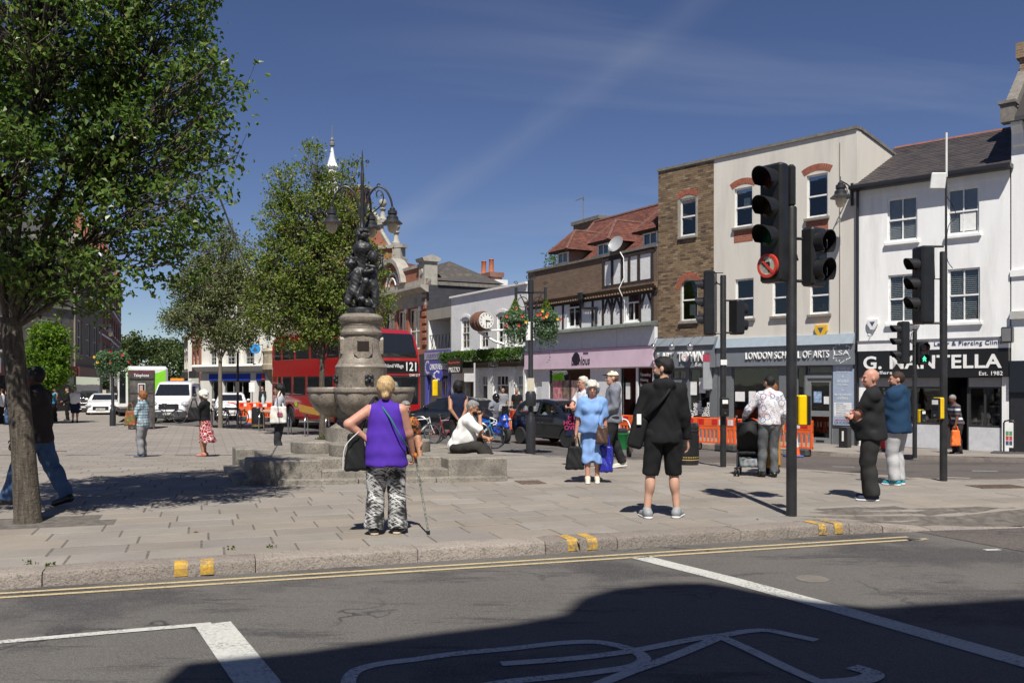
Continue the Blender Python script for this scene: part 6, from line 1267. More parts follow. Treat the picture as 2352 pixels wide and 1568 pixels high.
for k in range(4):
 a=rad(6)+k*math.pi/2;c,s=math.cos(a),math.sin(a)
 MB().lathe([(.001,.36),(.48,.36),(.49,.40),(.49,.545),(.475,.565),(.001,.568)],32,(.72*c,.72*s,0)).build('drum_seat',M_gran,fo,30)
 pr=[(.02,zf(958)),(.12,zf(957)),(.2,zf(950)),(.30,zf(940)),(.385,zf(922)),(.415,zf(906)),(.405,zf(901)),(.43,zf(899)),(.44,zf(893)),(.425,zf(889)),(.36,zf(889)),(.33,zf(898)),(.2,zf(915)),(.001,zf(920))]
 mb=MB().lathe(pr,48,(0,0,0));n=48
 for j in range(len(pr)):                       # scalloped outside
  if 1<=j<=5:
   for i in range(n):x,y,z=mb.v[j*n+i];f=1-.035*abs(math.sin(8*math.tau*i/n/2))**6*1.5;mb.v[j*n+i]=(x*f,y*f,z)
 mb.v=[(x+.5*c,y+.5*s,z) for x,y,z in mb.v];mb.build('bowl',M_gran2,fo,40)
MB().lathe([(.62,.3),(.62,zf(1008)+.22),(.58,zf(985)),(.55,zf(980)),(.5,zf(976)),(.42,zf(968)),(.40,zf(960)),(.46,zf(950)),(.5,zf(935)),(.45,zf(915)),(.45,zf(890))],36).build('stem',M_gran,fo,30)
MB().lathe([(.445,zf(900)),(.445,zf(846)),(.455,zf(843)),(.44,zf(839)),(.415,zf(836)),(.41,zf(833)),(.37,zf(822)),(.345,zf(808)),(.335,zf(795)),(.33,zf(772)),(.36,zf(769)),(.365,zf(764)),(.35,zf(760)),(.335,zf(757)),(.335,zf(750)),(.345,zf(748)),(.335,zf(746)),(.37,zf(741)),(.385,zf(735)),(.385,zf(730)),(.35,zf(726)),(.31,zf(722)),(.001,zf(721.5))],40).build('column',M_gran2,fo,30)
MB().lathe([(.25,zf(723)),(.255,zf(711)),(.245,zf(708)),(.001,zf(708))],28).build('statue_base',M_bronze,fo,30)
pa=math.atan2(-FO.y,-FO.x)+rad(5)
for da,w in ((0,.155),(rad(88),.13),(rad(-88),.13)):
 a=pa+da;M=Matrix.Translation((.325*math.cos(a),.325*math.sin(a),zf(796))) @ Matrix.Rotation(a+math.pi/2,4,'Z')
 sh=[(-w,.12),(-w*.8,.16),(-w*.3,.15),(0,.18),(w*.3,.15),(w*.8,.16),(w,.12),(w,-.13),(w*.6,-.2),(-w*.6,-.2),(-w,-.13)]
 o=MB().prism(sh,-.05,.05).xf(M).build('cartouche',M_gran2,fo)
 MB().prism([(-.1,-.08),(.1,-.08),(.1,.08),(-.1,.08)],-.062,-.05).xf(M).build('bronze_plaque',plain('plaque',(.05,.04,.035),.45,.6),o)
for da in (rad(12),rad(-75),rad(95)):
 a=pa+da;M=Matrix.Translation((.45*math.cos(a),.45*math.sin(a),zf(870))) @ Matrix.Rotation(a+math.pi/2,4,'Z');mb=MB()
 for k in range(4):q=k*math.pi/2+.78;mb.ball((.055*math.cos(q),-.012,.055*math.sin(q)),(.045,.03,.045),8,6)
 mb.ball((0,-.03,0),(.03,.03,.03),8,6);mb.xf(M).build('spout_boss',M_bronze,fo,True)
# cherubs and urn
def sp(px,py,y=0.):return np.array([(px-833)*FO.y/F,y,zf(py)])
v=Vol((-.42,-.36,zf(712)),(.45,.36,zf(520)),.0125)
def putto(hips,chest,head,hr,knees,feet,hands,elb):
 v.cap(hips,chest,.105,.10,.05);v.ell(hips,(.115,.105,.10),.05);v.ell(chest,(.10,.085,.1),.05);v.cap(chest,head,.05,.05,.03);v.ell(head,(hr,hr,hr*1.12),.02)
 for i in (0,1):s=-1 if i==0 else 1;h=np.array(hips)+np.array([s*.055,0,-.03]);v.cap(h,knees[i],.085,.06,.03);v.cap(knees[i],feet[i],.058,.038,.02);v.ell(np.array(feet[i])+np.array([0,-.03,0]),(.035,.06,.028),.015)
 for i in (0,1):s=-1 if i==0 else 1;h=np.array(chest)+np.array([s*.09,0,.05]);v.cap(h,elb[i],.045,.04,.02);v.cap(elb[i],hands[i],.038,.028,.015);v.ell(hands[i],(.035,.035,.035),.012)
putto(sp(818,672,-.09),sp(826,632,-.06),sp(813,607,-.09),.098,[sp(806,695,-.14),sp(838,690,-.16)],[sp(818,704,-.05),sp(834,706,-.06)],[sp(800,640,.06),sp(862,623,-.14)],[sp(803,640,-.04),sp(845,627,-.17)])
putto(sp(857,658,.0),sp(856,625,.02),sp(862,592,-.06),.098,[sp(846,648,-.17),sp(866,684,-.03)],[sp(832,690,-.17),sp(864,707,-.06)],[sp(848,612,-.15),sp(878,585,.1)],[sp(866,616,-.12),sp(878,612,.08)])
putto(sp(838,660,.15),sp(838,622,.13),sp(836,596,.16),.095,[sp(820,680,.2),sp(856,680,.2)],[sp(820,705,.16),sp(856,705,.16)],[sp(812,580,.05),sp(852,575,.05)],[sp(812,612,.14),sp(862,612,.14)])
v.cap(sp(848,698,-.05),sp(862,696,.05),.085,.085,.01);v.ell(sp(836,655,0),(.13,.12,.36),.04);v.cap(sp(830,605,-.04),sp(842,650,-.1),.05,.03,.03);v.cap(sp(820,640,-.12),sp(832,652,-.14),.05,.02,.03)
v.ell(sp(836,572,0),(.17,.17,.155),.02);v.cap(sp(836,590,0),sp(836,610,0),.12,.09,.04);v.cap(sp(835,552,0),sp(835,538,0),.10,.13,.015);v.ell(sp(842,543,-.09),(.07,.06,.075),.02)
for hd in ((813,605,-.09),(862,589,-.05),(842,543,-.09)):
 c=sp(*hd)
 for i in range(46):
  q=RNG.normal(size=3);q /= np.linalg.norm(q)
  if q[2]<-.25 or (hd[0]!=813 and q[1]<-.45 and q[2]<.55):continue
  v.ell(c+q*.095*np.array([1,1,1.1]),(.026,.026,.026),.012)
v.disp(lambda x,y,z:.004*np.sin(x*55+z*31)*np.sin(z*60-y*40));v.build('cherub_group',M_bronze,fo)
MB().lathe([(.171,zf(574)),(.176,zf(572)),(.171,zf(570))],28,(.023,0,0)).build('urn_band',M_bronze,fo)
# lamp column and three arms
MB().lathe([(.09,zf(540)),(.08,zf(530)),(.045,zf(524)),(.036,zf(500)),(.033,zf(470)),(.03,zf(430)),(.034,zf(400)),(.024,zf(395)),(.02,zf(380)),(.015,zf(372)),(.009,zf(352)),(.002,zf(344))],12,(.02,0,0)).build('lamp_column',M_iron,fo,40)
for i in range(4):a=i*math.pi/2+.4;MB().cyl((.02+.034*math.cos(a),.034*math.sin(a),zf(524)),(.02+.02*math.cos(a),.02*math.sin(a),zf(400)),.014,.008,6).build('column_rib',M_iron,fo)
def scroll(c,r,a0,turns,d,n=22):
 """spiral in the vertical plane along direction d"""
 return [(c[0]+d[0]*r*(1-.75*k/n)*math.cos(a0+turns*math.tau*k/n),c[1]+d[1]*r*(1-.75*k/n)*math.cos(a0+turns*math.tau*k/n),c[2]+r*(1-.75*k/n)*math.sin(a0+turns*math.tau*k/n)) for k in range(n+1)]
for i,a in enumerate((rad(182),rad(-2),rad(82))):
 d=(math.cos(a),math.sin(a));P=lambda q,z:(.02+d[0]*q,d[1]*q,z);arm=spl([P(.05,zf(492)),P(.07,zf(470)),P(.15,zf(443)),P(.28,zf(429)),P(.41,zf(437)),P(.50,zf(458)),P(.53,zf(478))],5)
 ar=MB().tube(arm,.019,8).build('lamp_arm',M_iron,fo,True)
 MB().tube(spl([P(.06,zf(500)),P(.2,zf(487)),P(.34,zf(470)),P(.37,zf(450)),P(.31,zf(437)),P(.25,zf(443)),P(.26,zf(452))],5),.012,6).build('scroll',M_iron,ar,True)
 MB().tube(scroll(P(.29,zf(426)),.035,rad(-90),-1.2,d),.01,6).build('scroll',M_iron,ar,True);MB().tube(scroll(P(.09,zf(372)) if i<2 else P(.07,zf(500)),.035,rad(180),-1.2,d),.009,6).build('scroll',M_iron,ar,True)
 lantern(ar,P(.53,zf(476)),.74)
# ================================================================ traffic signals
M_sig=plain('signal_black',(.014,.014,.015),.38,var=.3);M_pole=mat('pole_black',(.02,.02,.021),.45,var=.4,scale=6,bump=.1,bscale=60)
M_lens={'red':plain('red_lens',(.03,.002,.002),.2),'amber':plain('amber_lens',(.025,.01,.001),.2),'green':plain('green_lens',(.002,.03,.014),.2),'greenman':plain('lit_green',(.02,.5,.2),.3,emit=(.05,1,.35,2.2)),'dark':plain('dark_lens',(.01,.01,.011),.12)}
M_ybox=plain('signal_yellow',(.80,.52,.0),.42);M_signw=plain('sign_face',(.68,.66,.56),.4);M_signr=plain('sign_ring_red',(.55,.05,.03),.4)
def signal_head(pole,c,face,lenses,pitch=.31,w=.29,d=.2,vl=.2,r=.105,name='signal_head',sign=None,visor='hood',margin=.02,wedge=0.):
 """c: centre of its bottom, face: direction it looks (angle of its front); lenses top to bottom"""
 n=len(lenses)+(1 if sign else 0);H=n*pitch+2*margin;o=MB().bbox(-w/2,w/2,-d/2,d/2,0,H,.03).build(name,M_sig,pole,30,loc=c,rot=(0,0,face+math.pi/2))
 for i,ln in enumerate(lenses):
  z=H-margin-(i+.5)*pitch;mb=MB().lathe([(.001,0),(r*.6,.012),(r,0)],20);mb.xf(Matrix.Translation((0,-d/2-.002,z)) @ Matrix.Rotation(rad(90),4,'X'));le=mb.build('lens',M_lens[ln],o,True)
  if ln=='greenman':
   le.data.materials[0]=M_lens['dark'];mm=MB()
   mm.ball((0,-d/2-.012,z+.05),(.014,.004,.014),8,6);mm.prism([(-.022,z+.034),(.022,z+.034),(.016,z-.012),(-.016,z-.012)],-d/2-.016,-d/2-.01)
   mm.prism([(-.018,z-.01),(.0,z-.01),(-.02,z-.07),(-.04,z-.07)],-d/2-.016,-d/2-.01);mm.prism([(.0,z-.01),(.018,z-.01),(.045,z-.065),(.025,z-.07)],-d/2-.016,-d/2-.01);mm.prism([(-.022,z+.034),(-.016,z+.01),(-.045,z-.02),(-.05,z-.01)],-d/2-.016,-d/2-.01);mm.prism([(.022,z+.034),(.016,z+.01),(.045,z-.01),(.05,z+.0)],-d/2-.016,-d/2-.01)
   mm.build('walking_figure',M_lens['greenman'],le)
  a0,a1=(rad(-25),rad(205)) if visor=='hood' else (rad(-52),rad(232));m=20;V=[];Fq=[]
  for k in range(m+1):
   a=a0+(a1-a0)*k/m;up=max(0,math.sin(a));l=vl*(.35+.65*(.5+.5*math.sin(a))) if visor=='hood' else vl*(.8+.2*up)
   for rr,q in ((r*1.12,0),(r*1.12,l),(r*1.06,l),(r*1.06,0)):V.append((rr*math.cos(a),-d/2-q,z+rr*math.sin(a)-.0*q))
  for k in range(m):
   for j in range(4):jj=(j+1) % 4;Fq.append((k*4+j,k*4+jj,k*4+4+jj,k*4+4+j))
  MB().add(V,Fq).build('visor',M_sig,o,True)
 if sign:
  z=margin+pitch*.5;T=lambda:Matrix.Translation((0,-d/2-.02,z)) @ Matrix.Rotation(rad(90),4,'X')
  mb=MB().lathe([(.001,.03),(.105,.03)],28);sf=mb.xf(T()).build('no_left_turn_sign',M_signw,o);MB().lathe([(.105,.0),(.105,.034),(.138,.034),(.14,.0)],28).xf(T()).build('red_ring',M_signr,sf)
  y=-d/2-.056;mb=MB()
  mb.prism([(.015,z-.07),(.04,z-.07),(.04,z+.02),(.015,z+.02)],y,y+.004);mb.prism([(-.03,z+.02),(.04,z+.02),(.035,z+.045),(-.03,z+.045)],y+.0005,y+.0035);mb.prism([(-.075,z+.033),(-.025,z+.075),(-.025,z-.01)],y,y+.004);mb.build('turn_arrow',M_sig,sf)
  MB().prism([(-.095,z+.075),(-.075,z+.095),(.095,z-.075),(.075,z-.095)],y-.003,y).build('red_bar',M_signr,sf)
 return o
def push_box(pole,c,face,yel=1,s=1.):
 o=MB().bbox(-.075*s,.075*s,-.055,.045,-.17*s,.17*s,.015).build('push_button_box',M_ybox if yel else M_sig,pole,30,loc=c,rot=(0,0,face+math.pi/2));MB().bbox(-.07*s,.07*s,-.10,-.055,-.165*s,.165*s,.01).build('black_front',M_sig,o);MB().box(-.05*s,.05*s,-.104,-.1,.06*s,.13*s).build('label_plate',M_paper,o);MB().box(-.05*s,.05*s,-.104,-.1,-.02*s,.04*s).build('display',M_lens['dark'],o)
 MB().lathe([(.02,0),(.02,.012),(.001,.014)],10).xf(Matrix.Translation((0,-.1,-.11*s)) @ Matrix.Rotation(rad(90),4,'X')).build('button',plain('steel',(.5,.5,.5),.3,1.),o);return o
def bracket(pole,z,c,r=.018):return MB().tube([(0,0,z),(c[0],c[1],z)],r,8).build('bracket',M_sig,pole)
def lean_pole(label,base,h,r=.057,group='traffic signal poles',cap=True):
 t=thing('traffic_signal',label,'traffic light',base,0,group);MB().lathe([(r*1.0,-.05),(r,h-.02),(r*.9,h),(.001,h+.004)],20).build('pole',M_pole,t,30);return t
# near pole
b0=G(1818,1183);s1=lean_pole('nearest tall black signal pole with a no left turn sign',b0,3.62,.061);k=b0.y/F
f1=math.atan2(-.62,-.80);ch=((1776-1818)*k,-.04,1.55+(880-650)*k)
signal_head(s1,ch,f1,['red','amber','green'],sign=1,pitch=.335,r=.115,vl=.23,w=.31,d=.17);signal_head(s1,((1874-1818)*k,.06,1.55+(880-657)*k),math.atan2(-.80,.60),['red','dark'],pitch=.325,r=.125,vl=.14,w=.30,d=.18,visor='round',name='pedestrian_head')
MB().bbox(-.045,.045,-.05,.05,0,.62,.03).build('rear_housing',M_sig,s1,30,loc=((1812-1818)*k,.12,1.55+(880-520)*k));MB().bbox(-.05,.05,-.05,.05,0,.5,.03).build('sensor',M_sig,s1,30,loc=(0,.02,3.62))
for z in (1.55+(880-640)*k,3.3):bracket(s1,z,(ch[0],ch[1]))
for z in (1.55+(880-645)*k,3.25):bracket(s1,z,((1874-1818)*k,.06))
MB().tube([(0,.07,3.3),(.06,.09,3.15),(.1,.09,3.0)],.014,6).build('cable',M_sig,s1);push_box(s1,((1842-1818)*k,.05,1.55+(880-942)*k),math.atan2(-.35,-.95)+rad(180)-rad(20),s=1.05)
# middle pole
b0=G(1661,1072);s2=lean_pole('signal pole with two heads facing away, beside the litter bin and pushchair',b0,ZP(632,b0.y)-b0.z);k=b0.y/F;zz=lambda py:ZP(py,b0.y)-b0.z
signal_head(s2,((1632-1661)*k,.02,zz(770)),math.atan2(.42,-.9),['red','amber','green'],pitch=.335,w=.32,margin=.11,vl=.2,d=.2);signal_head(s2,((1693-1661)*k,.03,zz(768)),math.atan2(.5,.86),['red','green'],pitch=.31,w=.27,margin=.02,visor='round',vl=.12,name='pedestrian_head')
for z in (zz(765),zz(625)):bracket(s2,z,((1632-1661)*k,.02))
for z in (zz(764),zz(690)):bracket(s2,z,((1693-1661)*k,.03))
MB().tube([(0,.06,zz(655)),(-.1,.05,zz(650)),(-.16,.02,zz(640))],.012,6).build('cable',M_sig,s2);push_box(s2,(0,-.07,zz(934)),math.atan2(-1,0),0,1.05)
MB().box(-.06,.06,-.0605,-.058,zz(838),zz(826)).build('sticker',M_paper,s2)
# right pole with mast
b0=G(2167,1104);s3=lean_pole('tall signal pole carrying a thin mast with white antenna at the right',b0,ZP(578,b0.y)-b0.z);k=b0.y/F;zz=lambda py:ZP(py,b0.y)-b0.z
signal_head(s3,((2122-2167)*k,.02,zz(744)),math.atan2(-.12,-.99),['red','amber','green'],pitch=.31,w=.32,margin=.15,vl=.2,d=.22)
for z in (zz(742),zz(566)):bracket(s3,z,((2122-2167)*k,.02))
MB().tube([(0,.05,zz(640)),(-.12,.05,zz(640)),(-.14,.03,zz(600))],.013,6).build('cable',M_sig,s3);push_box(s3,((2154-2167)*k,-.03,zz(937)),math.atan2(-.55,-.83),s=1.0)
MB().cyl((.065,.05,zz(745)),(.065,.05,zz(400)),.02,.018,8).build('mast',M_pole,s3);MB().cyl((.072,.05,zz(405)),(.072,.05,zz(303)),.017,n=8).build('whip_antenna',plain('antenna_white',(.72,.72,.7),.4),s3)
pa_=MB().bbox(-.11,.11,-.04,.04,0,.26,.015).build('panel_antenna',plain('antenna_white',(.72,.72,.7),.4),s3,loc=(-.1,.0,zz(435)),rot=(0,.12,rad(-35)));bracket(s3,zz(412),(.065,.05),.012)
MB().tube(spl([(.08,.05,zz(450)),(.2,.05,zz(480)),(.22,.05,zz(500)),(.1,.05,zz(520)),(.08,.05,zz(590)),(.17,.05,zz(615))],5),.006,5).build('antenna_cable',M_sig,s3)
# far pole at the shops
Y=23.4;b0=Vector((XP(2101,Y),Y,gz(Y)));s4=lean_pole('signal pole on the far pavement with a lit green walking figure',b0,ZP(755,Y)-gz(Y));k=Y/F;zz=lambda py:ZP(py,Y)-gz(Y)
signal_head(s4,((2075-2101)*k,.0,zz(835)),math.atan2(-.08,-1),['red','amber','green'],pitch=.33,w=.3,margin=.05,vl=.24,d=.22);signal_head(s4,((2114-2101)*k,-.12,zz(838)),math.atan2(-1,.1),['red','greenman'],pitch=.29,w=.27,margin=.015,vl=.1,d=.16,visor='round',name='pedestrian_head')
for z in (zz(745),zz(832)):bracket(s4,z,((2075-2101)*k,0))
MB().tube([(0,0,zz(755)),(-.1,-.03,zz(765)),(-.12,-.03,zz(785)),(-.02,-.05,zz(795))],.012,6).build('cable',M_sig,s4);push_box(s4,((2112-2101)*k,-.08,zz(955)),math.atan2(-.9,.3),s=1.)
# ================================================================ hanging-basket posts and street lamps
def basket_post(label,b0,topz,zarm,span,r=.07):
 t=thing('basket_post',label,'post',b0);MB().lathe([(r*1.9,-.03),(r*1.9,.6*zarm*.3),(r*1.5,.22*zarm),(r,.24*zarm),(r*.95,topz-.4),(r*1.2,topz-.38),(r*1.2,topz-.05),(r*.6,topz)],14).build('shaft',M_iron,t,30)
 for s in (-1,1):
  ar=MB().box(-.02,span,-.02,.02,zarm-.03,zarm+.03).build('arm',M_iron,t,rot=(0,0,0 if s>0 else math.pi));MB().tube(spl([(span*.75,0,zarm-.05),(span*.4,0,zarm-.35),(.14,0,zarm-.8),(.1,0,zarm-1.1)],5),.016,6).build('brace',M_iron,ar);MB().tube([(.22+.14*math.cos(a),0,zarm-.26+.14*math.sin(a)) for a in [i*math.tau/16 for i in range(17)]],.011,6).build('ring',M_iron,ar);MB().bbox(span-.03,span+.05,-.04,.04,zarm-.22,zarm+.16,.02).build('end_drop',M_iron,ar)
  for q in (-.32,.26):MB().tube(scroll((span+.01,0,zarm+q),.06,0,1.1,(1,0)),.01,6).build('scroll',M_iron,ar)
 for a in range(4):MB().tube(scroll((.09*math.cos(a*1.57),.09*math.sin(a*1.57),topz+.05),.07,1.57,1.1,(math.cos(a*1.57),math.sin(a*1.57))),.011,6).build('crown_scroll',M_iron,t)
 return t
b0=G(1219,1040);k=b0.y/F;zz=lambda py:ZP(py,b0.y)-b0.z;bp=basket_post('black iron post with two hanging flower baskets, right of the seated man',b0,zz(640),zz(672),33*k)
sheet('white_board',M_paper,bp,(1208-1219)*k,(1218-1219)*k,zz(781),zz(739),-.07,.01);sheet('white_board',M_paper,bp,(1221-1219)*k,(1231-1219)*k,zz(781),zz(750),.08,.01)
sheet('paper_notice',plain('aged_paper',(.5,.45,.34),.8),bp,(1211-1219)*k,(1227-1219)*k,zz(898),zz(868),-.1,.006)
MB().lathe([(.13,zz(932)),(.15,zz(925)),(.15,zz(905)),(.11,zz(898)),(.001,zz(897))],12,(0,-.05,0)).build('meter_head',M_iron,bp,40)
for s,lb,sd_ in ((-1,'flower basket hanging on the left arm of the black iron post',3),(1,'flower basket hanging on the right arm of the black iron post',4)):basket((b0.x+s*36*k,b0.y-.05,ZP(693,b0.y)),.36,.56,lb,True,sd_,2300,.062)
Y=41.;b0=Vector((XP(259,Y),Y,gz(Y)));k=Y/F;zz=lambda py:ZP(py,Y)-gz(Y);bp=basket_post('black post with two flower baskets beside the telephone kiosk',b0,zz(795),zz(802),17*k)
for s,lb,sd_ in ((-1,'bushy flower basket left of the post by the telephone kiosk',7),(1,'red-flowered basket right of the post by the telephone kiosk',8)):basket((b0.x+s*17*k,b0.y-.05,ZP(806,Y)),.42,.4,lb,False,sd_,1300,.1)
Y=60.;b0=Vector((XP(232,Y),Y,gz(Y)));lp=thing('street_lamp','tall black street lamp with a side arm on the left street','street lamp',b0);h=ZP(738,Y)-gz(Y)
MB().lathe([(.12,0),(.12,1.2),(.07,1.3),(.05,h),(.001,h+.3)],12).build('column',M_iron,lp,40);MB().tube([(0,0,h-.25),(.65,0,h-.2)],.03,6).build('arm',M_iron,lp);lantern(lp,(.62,0,h-.22),1.25)
# ================================================================ bollards, bins, hoops, kiosk, barriers, cones
def post(name,label,cat,px,py,h,r,group=None,notice=False):
 c=G(px,py);t=thing(name,label,cat,c,0,group);MB().lathe([(r*1.15,0),(r*1.15,.05),(r,.08),(r,h*.82),(r*1.15,h*.84),(r*1.15,h*.9),(r*.8,h*.96),(.001,h)],14).build('post',M_iron,t,40);MB().lathe([(r+.004,h*.7),(r+.004,h*.76)],14).build('band',plain('dull_gold',(.35,.24,.06),.4,.5),t)
 if notice:sheet('paper_notice',plain('aged_paper',(.5,.45,.34),.8),t,-.12,.12,h-.35,h-.02,-r-.01)
post('bollard','slim black post with a paper notice in front of the white coupe','bollard',241,945,1.5,.08,None,True);post('bollard','short black bollard beside the post with flower baskets','bollard',255,948,.95,.11);post('bollard','thin black post behind the man in shorts and white shirt','bollard',211,938,1.3,.06)
def bin_(label,c,r,h,group='black litter bins'):
 t=thing('litter_bin',label,'litter bin',c,0,group);b_=plain('bin_plastic',(.018,.018,.02),.32,var=.4)
 MB().lathe([(r*.95,0),(r,.03),(r,h*.86),(r*1.02,h*.88),(r*1.02,h*.93),(r*.9,h),(.001,h)],36).build('drum',b_,t,30)
 for i in range(28):a=i*math.tau/28;MB().box(-.008,.008,-.006,.004,.12,h*.7).xf(Matrix.Rotation(a,4,'Z') @ Matrix.Translation((0,-r,0))).build('flute',b_,t)
 for z in (.12*h,.18*h):MB().lathe([(r+.001,z),(r+.006,z+.003),(r+.006,z+.018),(r+.001,z+.02)],36).build('gold_band',plain('gold_line',(.42,.30,.10),.45),t)
 MB().lathe([(r+.001,.8*h),(r+.012,.81*h),(r+.012,.83*h),(r+.001,.84*h)],36).build('rim',b_,t)
c=G(1580,1067);bin_('large round black litter bin behind the man in black shorts',c,24.5*c.y/F,(1067-971)*c.y/F);c=G(593,984);bin_('black litter bin with gold bands beside the woman carrying a tote',c,14.5*c.y/F,(984-935)*c.y/F);c=G(152,940);bin_('square-looking dark bin behind the man in white shirt and shorts',c,.3,1.05)
M_steel=plain('brushed_steel',(.48,.47,.45),.28,1.,var=.15)
def hoop(label,p0,p1,h=.78,m=None,group='cycle hoops',r=.025):
 p0,p1=Vector(p0),Vector(p1);t=thing('cycle_hoop',label,'cycle rack',p0,0,group);d=p1-p0;R_=d.length/2;e=d.normalized();pts=[(0,0,-.05)];z0=h-R_*1.0
 for k in range(13):a=math.pi*(1-k/12);q=e*(R_+R_*math.cos(a));pts.append((q.x,q.y,z0+R_*math.sin(a)))
 q=e*2*R_;pts.append((q.x,q.y,-.05));MB().tube(pts,r,10).build('tube',m or M_steel,t,True)
 for q in (Vector((0,0,0)),d):MB().lathe([(.05,0),(.05,.008),(.026,.012)],12,(q.x,q.y,d.z*0)).build('foot_plate',m or M_steel,t)
hp=[(520,983,541,976,'dark cycle hoop right of the thin tree, first of the left group'),(546,985,569,979,'dark cycle hoop between the thin tree and the litter bin'),(595,990,632,983,'steel cycle hoop behind the woman carrying a tote'),(662,998,681,991,'steel cycle hoop right of the woman carrying a tote'),(700,1002,719,995,'steel cycle hoop left of the tree behind the fountain'),(748,1004,768,997,'steel cycle hoop just behind the tree by the fountain'),(483,979,500,972,'cycle hoop hidden partly by the thin tree trunk')]
for i,(x0,y0,x1,y1,lb) in enumerate(hp):
 a,c=G(x0,y0),G(x1,y1);d=(c-a);d=d.normalized()*.72;hoop(lb,a,(a.x+d.x,a.y+d.y,gz(a.y+d.y)),m=plain('dark_hoop',(.06,.06,.065),.35,.6) if i in (0,1,6) else None)
for x0,x1,y,lb in ((1062,1127,1032,'steel cycle hoop with the blue racing bicycle, behind the seated man'),(1010,1060,1012,'steel cycle hoop behind the woman in the navy top'),(945,987,1008,'steel cycle hoop with the white bicycle')):
 a=G(x1,y);hoop(lb,(a.x-.72,a.y+.12,a.z),a)
# telephone kiosk
Y=38.;t=thing('telephone_kiosk','brown glazed telephone kiosk plastered with a poster, behind the woman in checks','telephone box',(XP(315.5,Y),Y+.45,gz(Y)),rad(21));w=26.5*Y/F;h=ZP(850,Y)-gz(Y);M_kio=mat('kiosk_brown',(.055,.045,.04),.35,var=.5,scale=4,dirt=(.13,.12,.11),dscale=2)
for sx in (-1,1):
 for sy in (-1,1):MB().box(sx*w-.035,sx*w+.035,sy*.45-.035,sy*.45+.035,0,h-.05).build('corner_post',M_kio,t)
MB().bbox(-w-.04,w+.04,-.5,.5,h-.38,h,.02).build('roof_box',M_kio,t);MB().box(-w-.042,w+.042,-.503,-.5,h-.13,h-.07).build('crimson_stripe',plain('kiosk_crimson',(.15,.02,.05),.4),t)
fit_text('Telephone',t,-w*.62,w*.6,h-.23,.17,M_wlet,-.505,shear=.12,bold=.012);M_kgl=mat('grimy_glass',(.07,.065,.06),.2,var=.5,scale=3,dirt=(.2,.19,.18),dscale=2.5)
for y in (-.45,.45):MB().box(-w+.035,w-.035,y-.01,y+.01,.08,h-.38).build('glazing',M_kgl,t)
for x in (-w,w):MB().box(x-.01,x+.01,-.41,.41,.08,h-.38).build('glazing',M_kgl,t)
for z in (.08,.95,1.5):MB().box(-w+.035,w-.035,-.475,-.46,z,z+.04).build('glazing_bar',M_kio,t)
pp=sheet('white_framed_poster',M_paper,t,-w*.28,w*.3,h-1.35,h-.55,-.463,.008);sheet('poster_face',M_black,pp,-w*.24,w*.26,h-1.31,h-.59,-.471,.004)
for i in range(6):sheet('poster_line',M_paper,pp,-w*.18,w*.2,h-1.27+.055*i,h-1.25+.055*i,-.475,.003)
sheet('poster_picture',plain('poster_skin',(.45,.3,.25),.6,var=.5,scale=8),pp,-w*.15,w*.1,h-.9,h-.63,-.475,.003)
# plastic road barriers
M_or=plain('barrier_orange',(.80,.135,.03),.42,var=.12,dirt=(.5,.1,.04),dscale=3);M_rw1=plain('barrier_red',(.55,.02,.02),.35);M_wht=plain('barrier_white',(.72,.72,.7),.35);M_foot=mat('recycled_foot',(.045,.045,.045),.8,var=.3,scale=8)
def make_barrier():
 t=thing('road_barrier','x','barrier');w=1.0
 MB().bbox(-w,w,-.025,.025,.74,1.0,.012).build('top_board',M_or,t);MB().box(-w,w,-.02,.02,.22,.28).build('bottom_rail',M_or,t);MB().box(-w,w,-.02,.02,.66,.74).build('middle_rail',M_or,t)
 for i in range(14):
  x=-w+.06+(2*w-.12)*i/13
  if abs(x)>.01:MB().bbox(x-.028,x+.028,-.018,.018,.28,.66,.006).build('slat',M_or,t)
 for s in (-1,1):
  xc=s*.5
  for i,m in ((-1,M_rw1),(0,M_wht),(1,M_rw1)):MB().box(xc+i*.235-.117,xc+i*.235+.117,-.029,-.025,.79,.96).build('reflective_panel',m,t)
  MB().bbox(s*.6-.3,s*.6+.3,-.13,.13,0,.24,.05).build('foot',M_foot,t);MB().box(s*.97-.03,s*.97+.03,-.03,.03,.22,1.02).build('end_post',M_or,t)
 return t
bar0=make_barrier();nb=[0]
def barrier(p,ang,label):
 t=bar0 if nb[0]==0 else copy_tree(bar0);nb[0]+=1;t.location=p;t.rotation_euler=(0,0,ang);t['label']=label;t['group']='orange plastic road barriers'
ang=math.atan2(-.738,.674)
def on_far(px,d):                                # point in the far road, d metres before the far kerb
 r=(px-CX)/F;best=None
 for a,c in zip(FARK,FARK[1:]):
  n=Vector((-(c-a).y,(c-a).x)).normalized();n=n if n.y<0 else -n;A,C=a+n*d,c+n*d;e=C-A;den=e.x-r*e.y
  u=(r*A.y-A.x)/den
  if -.02<=u<=1.02:best=A+e*u;return Vector((best.x,best.y,gz(best.y)-.12)),math.atan2(e.y,e.x)+math.pi
for px,d,lb in ((1795,.6,'orange barrier behind the man with the pushchair, rightmost of the right-hand run'),(1712,.7,'orange barrier right of the middle signal pole'),(1627,.7,'orange barrier between the litter bin and the middle signal pole'),(1545,.8,'orange barrier behind the man in black shorts'),(1452,.9,'orange barrier showing between the cap wearer and the man in black'),(1360,.8,'orange barrier mostly hidden behind the black hatchback'),(1183,1.0,'orange barrier right of the blue scooter'),(1240,1.0,'orange barrier behind the black iron post')):
 q=on_far(px,d)
 if q:barrier(q[0],q[1],lb)
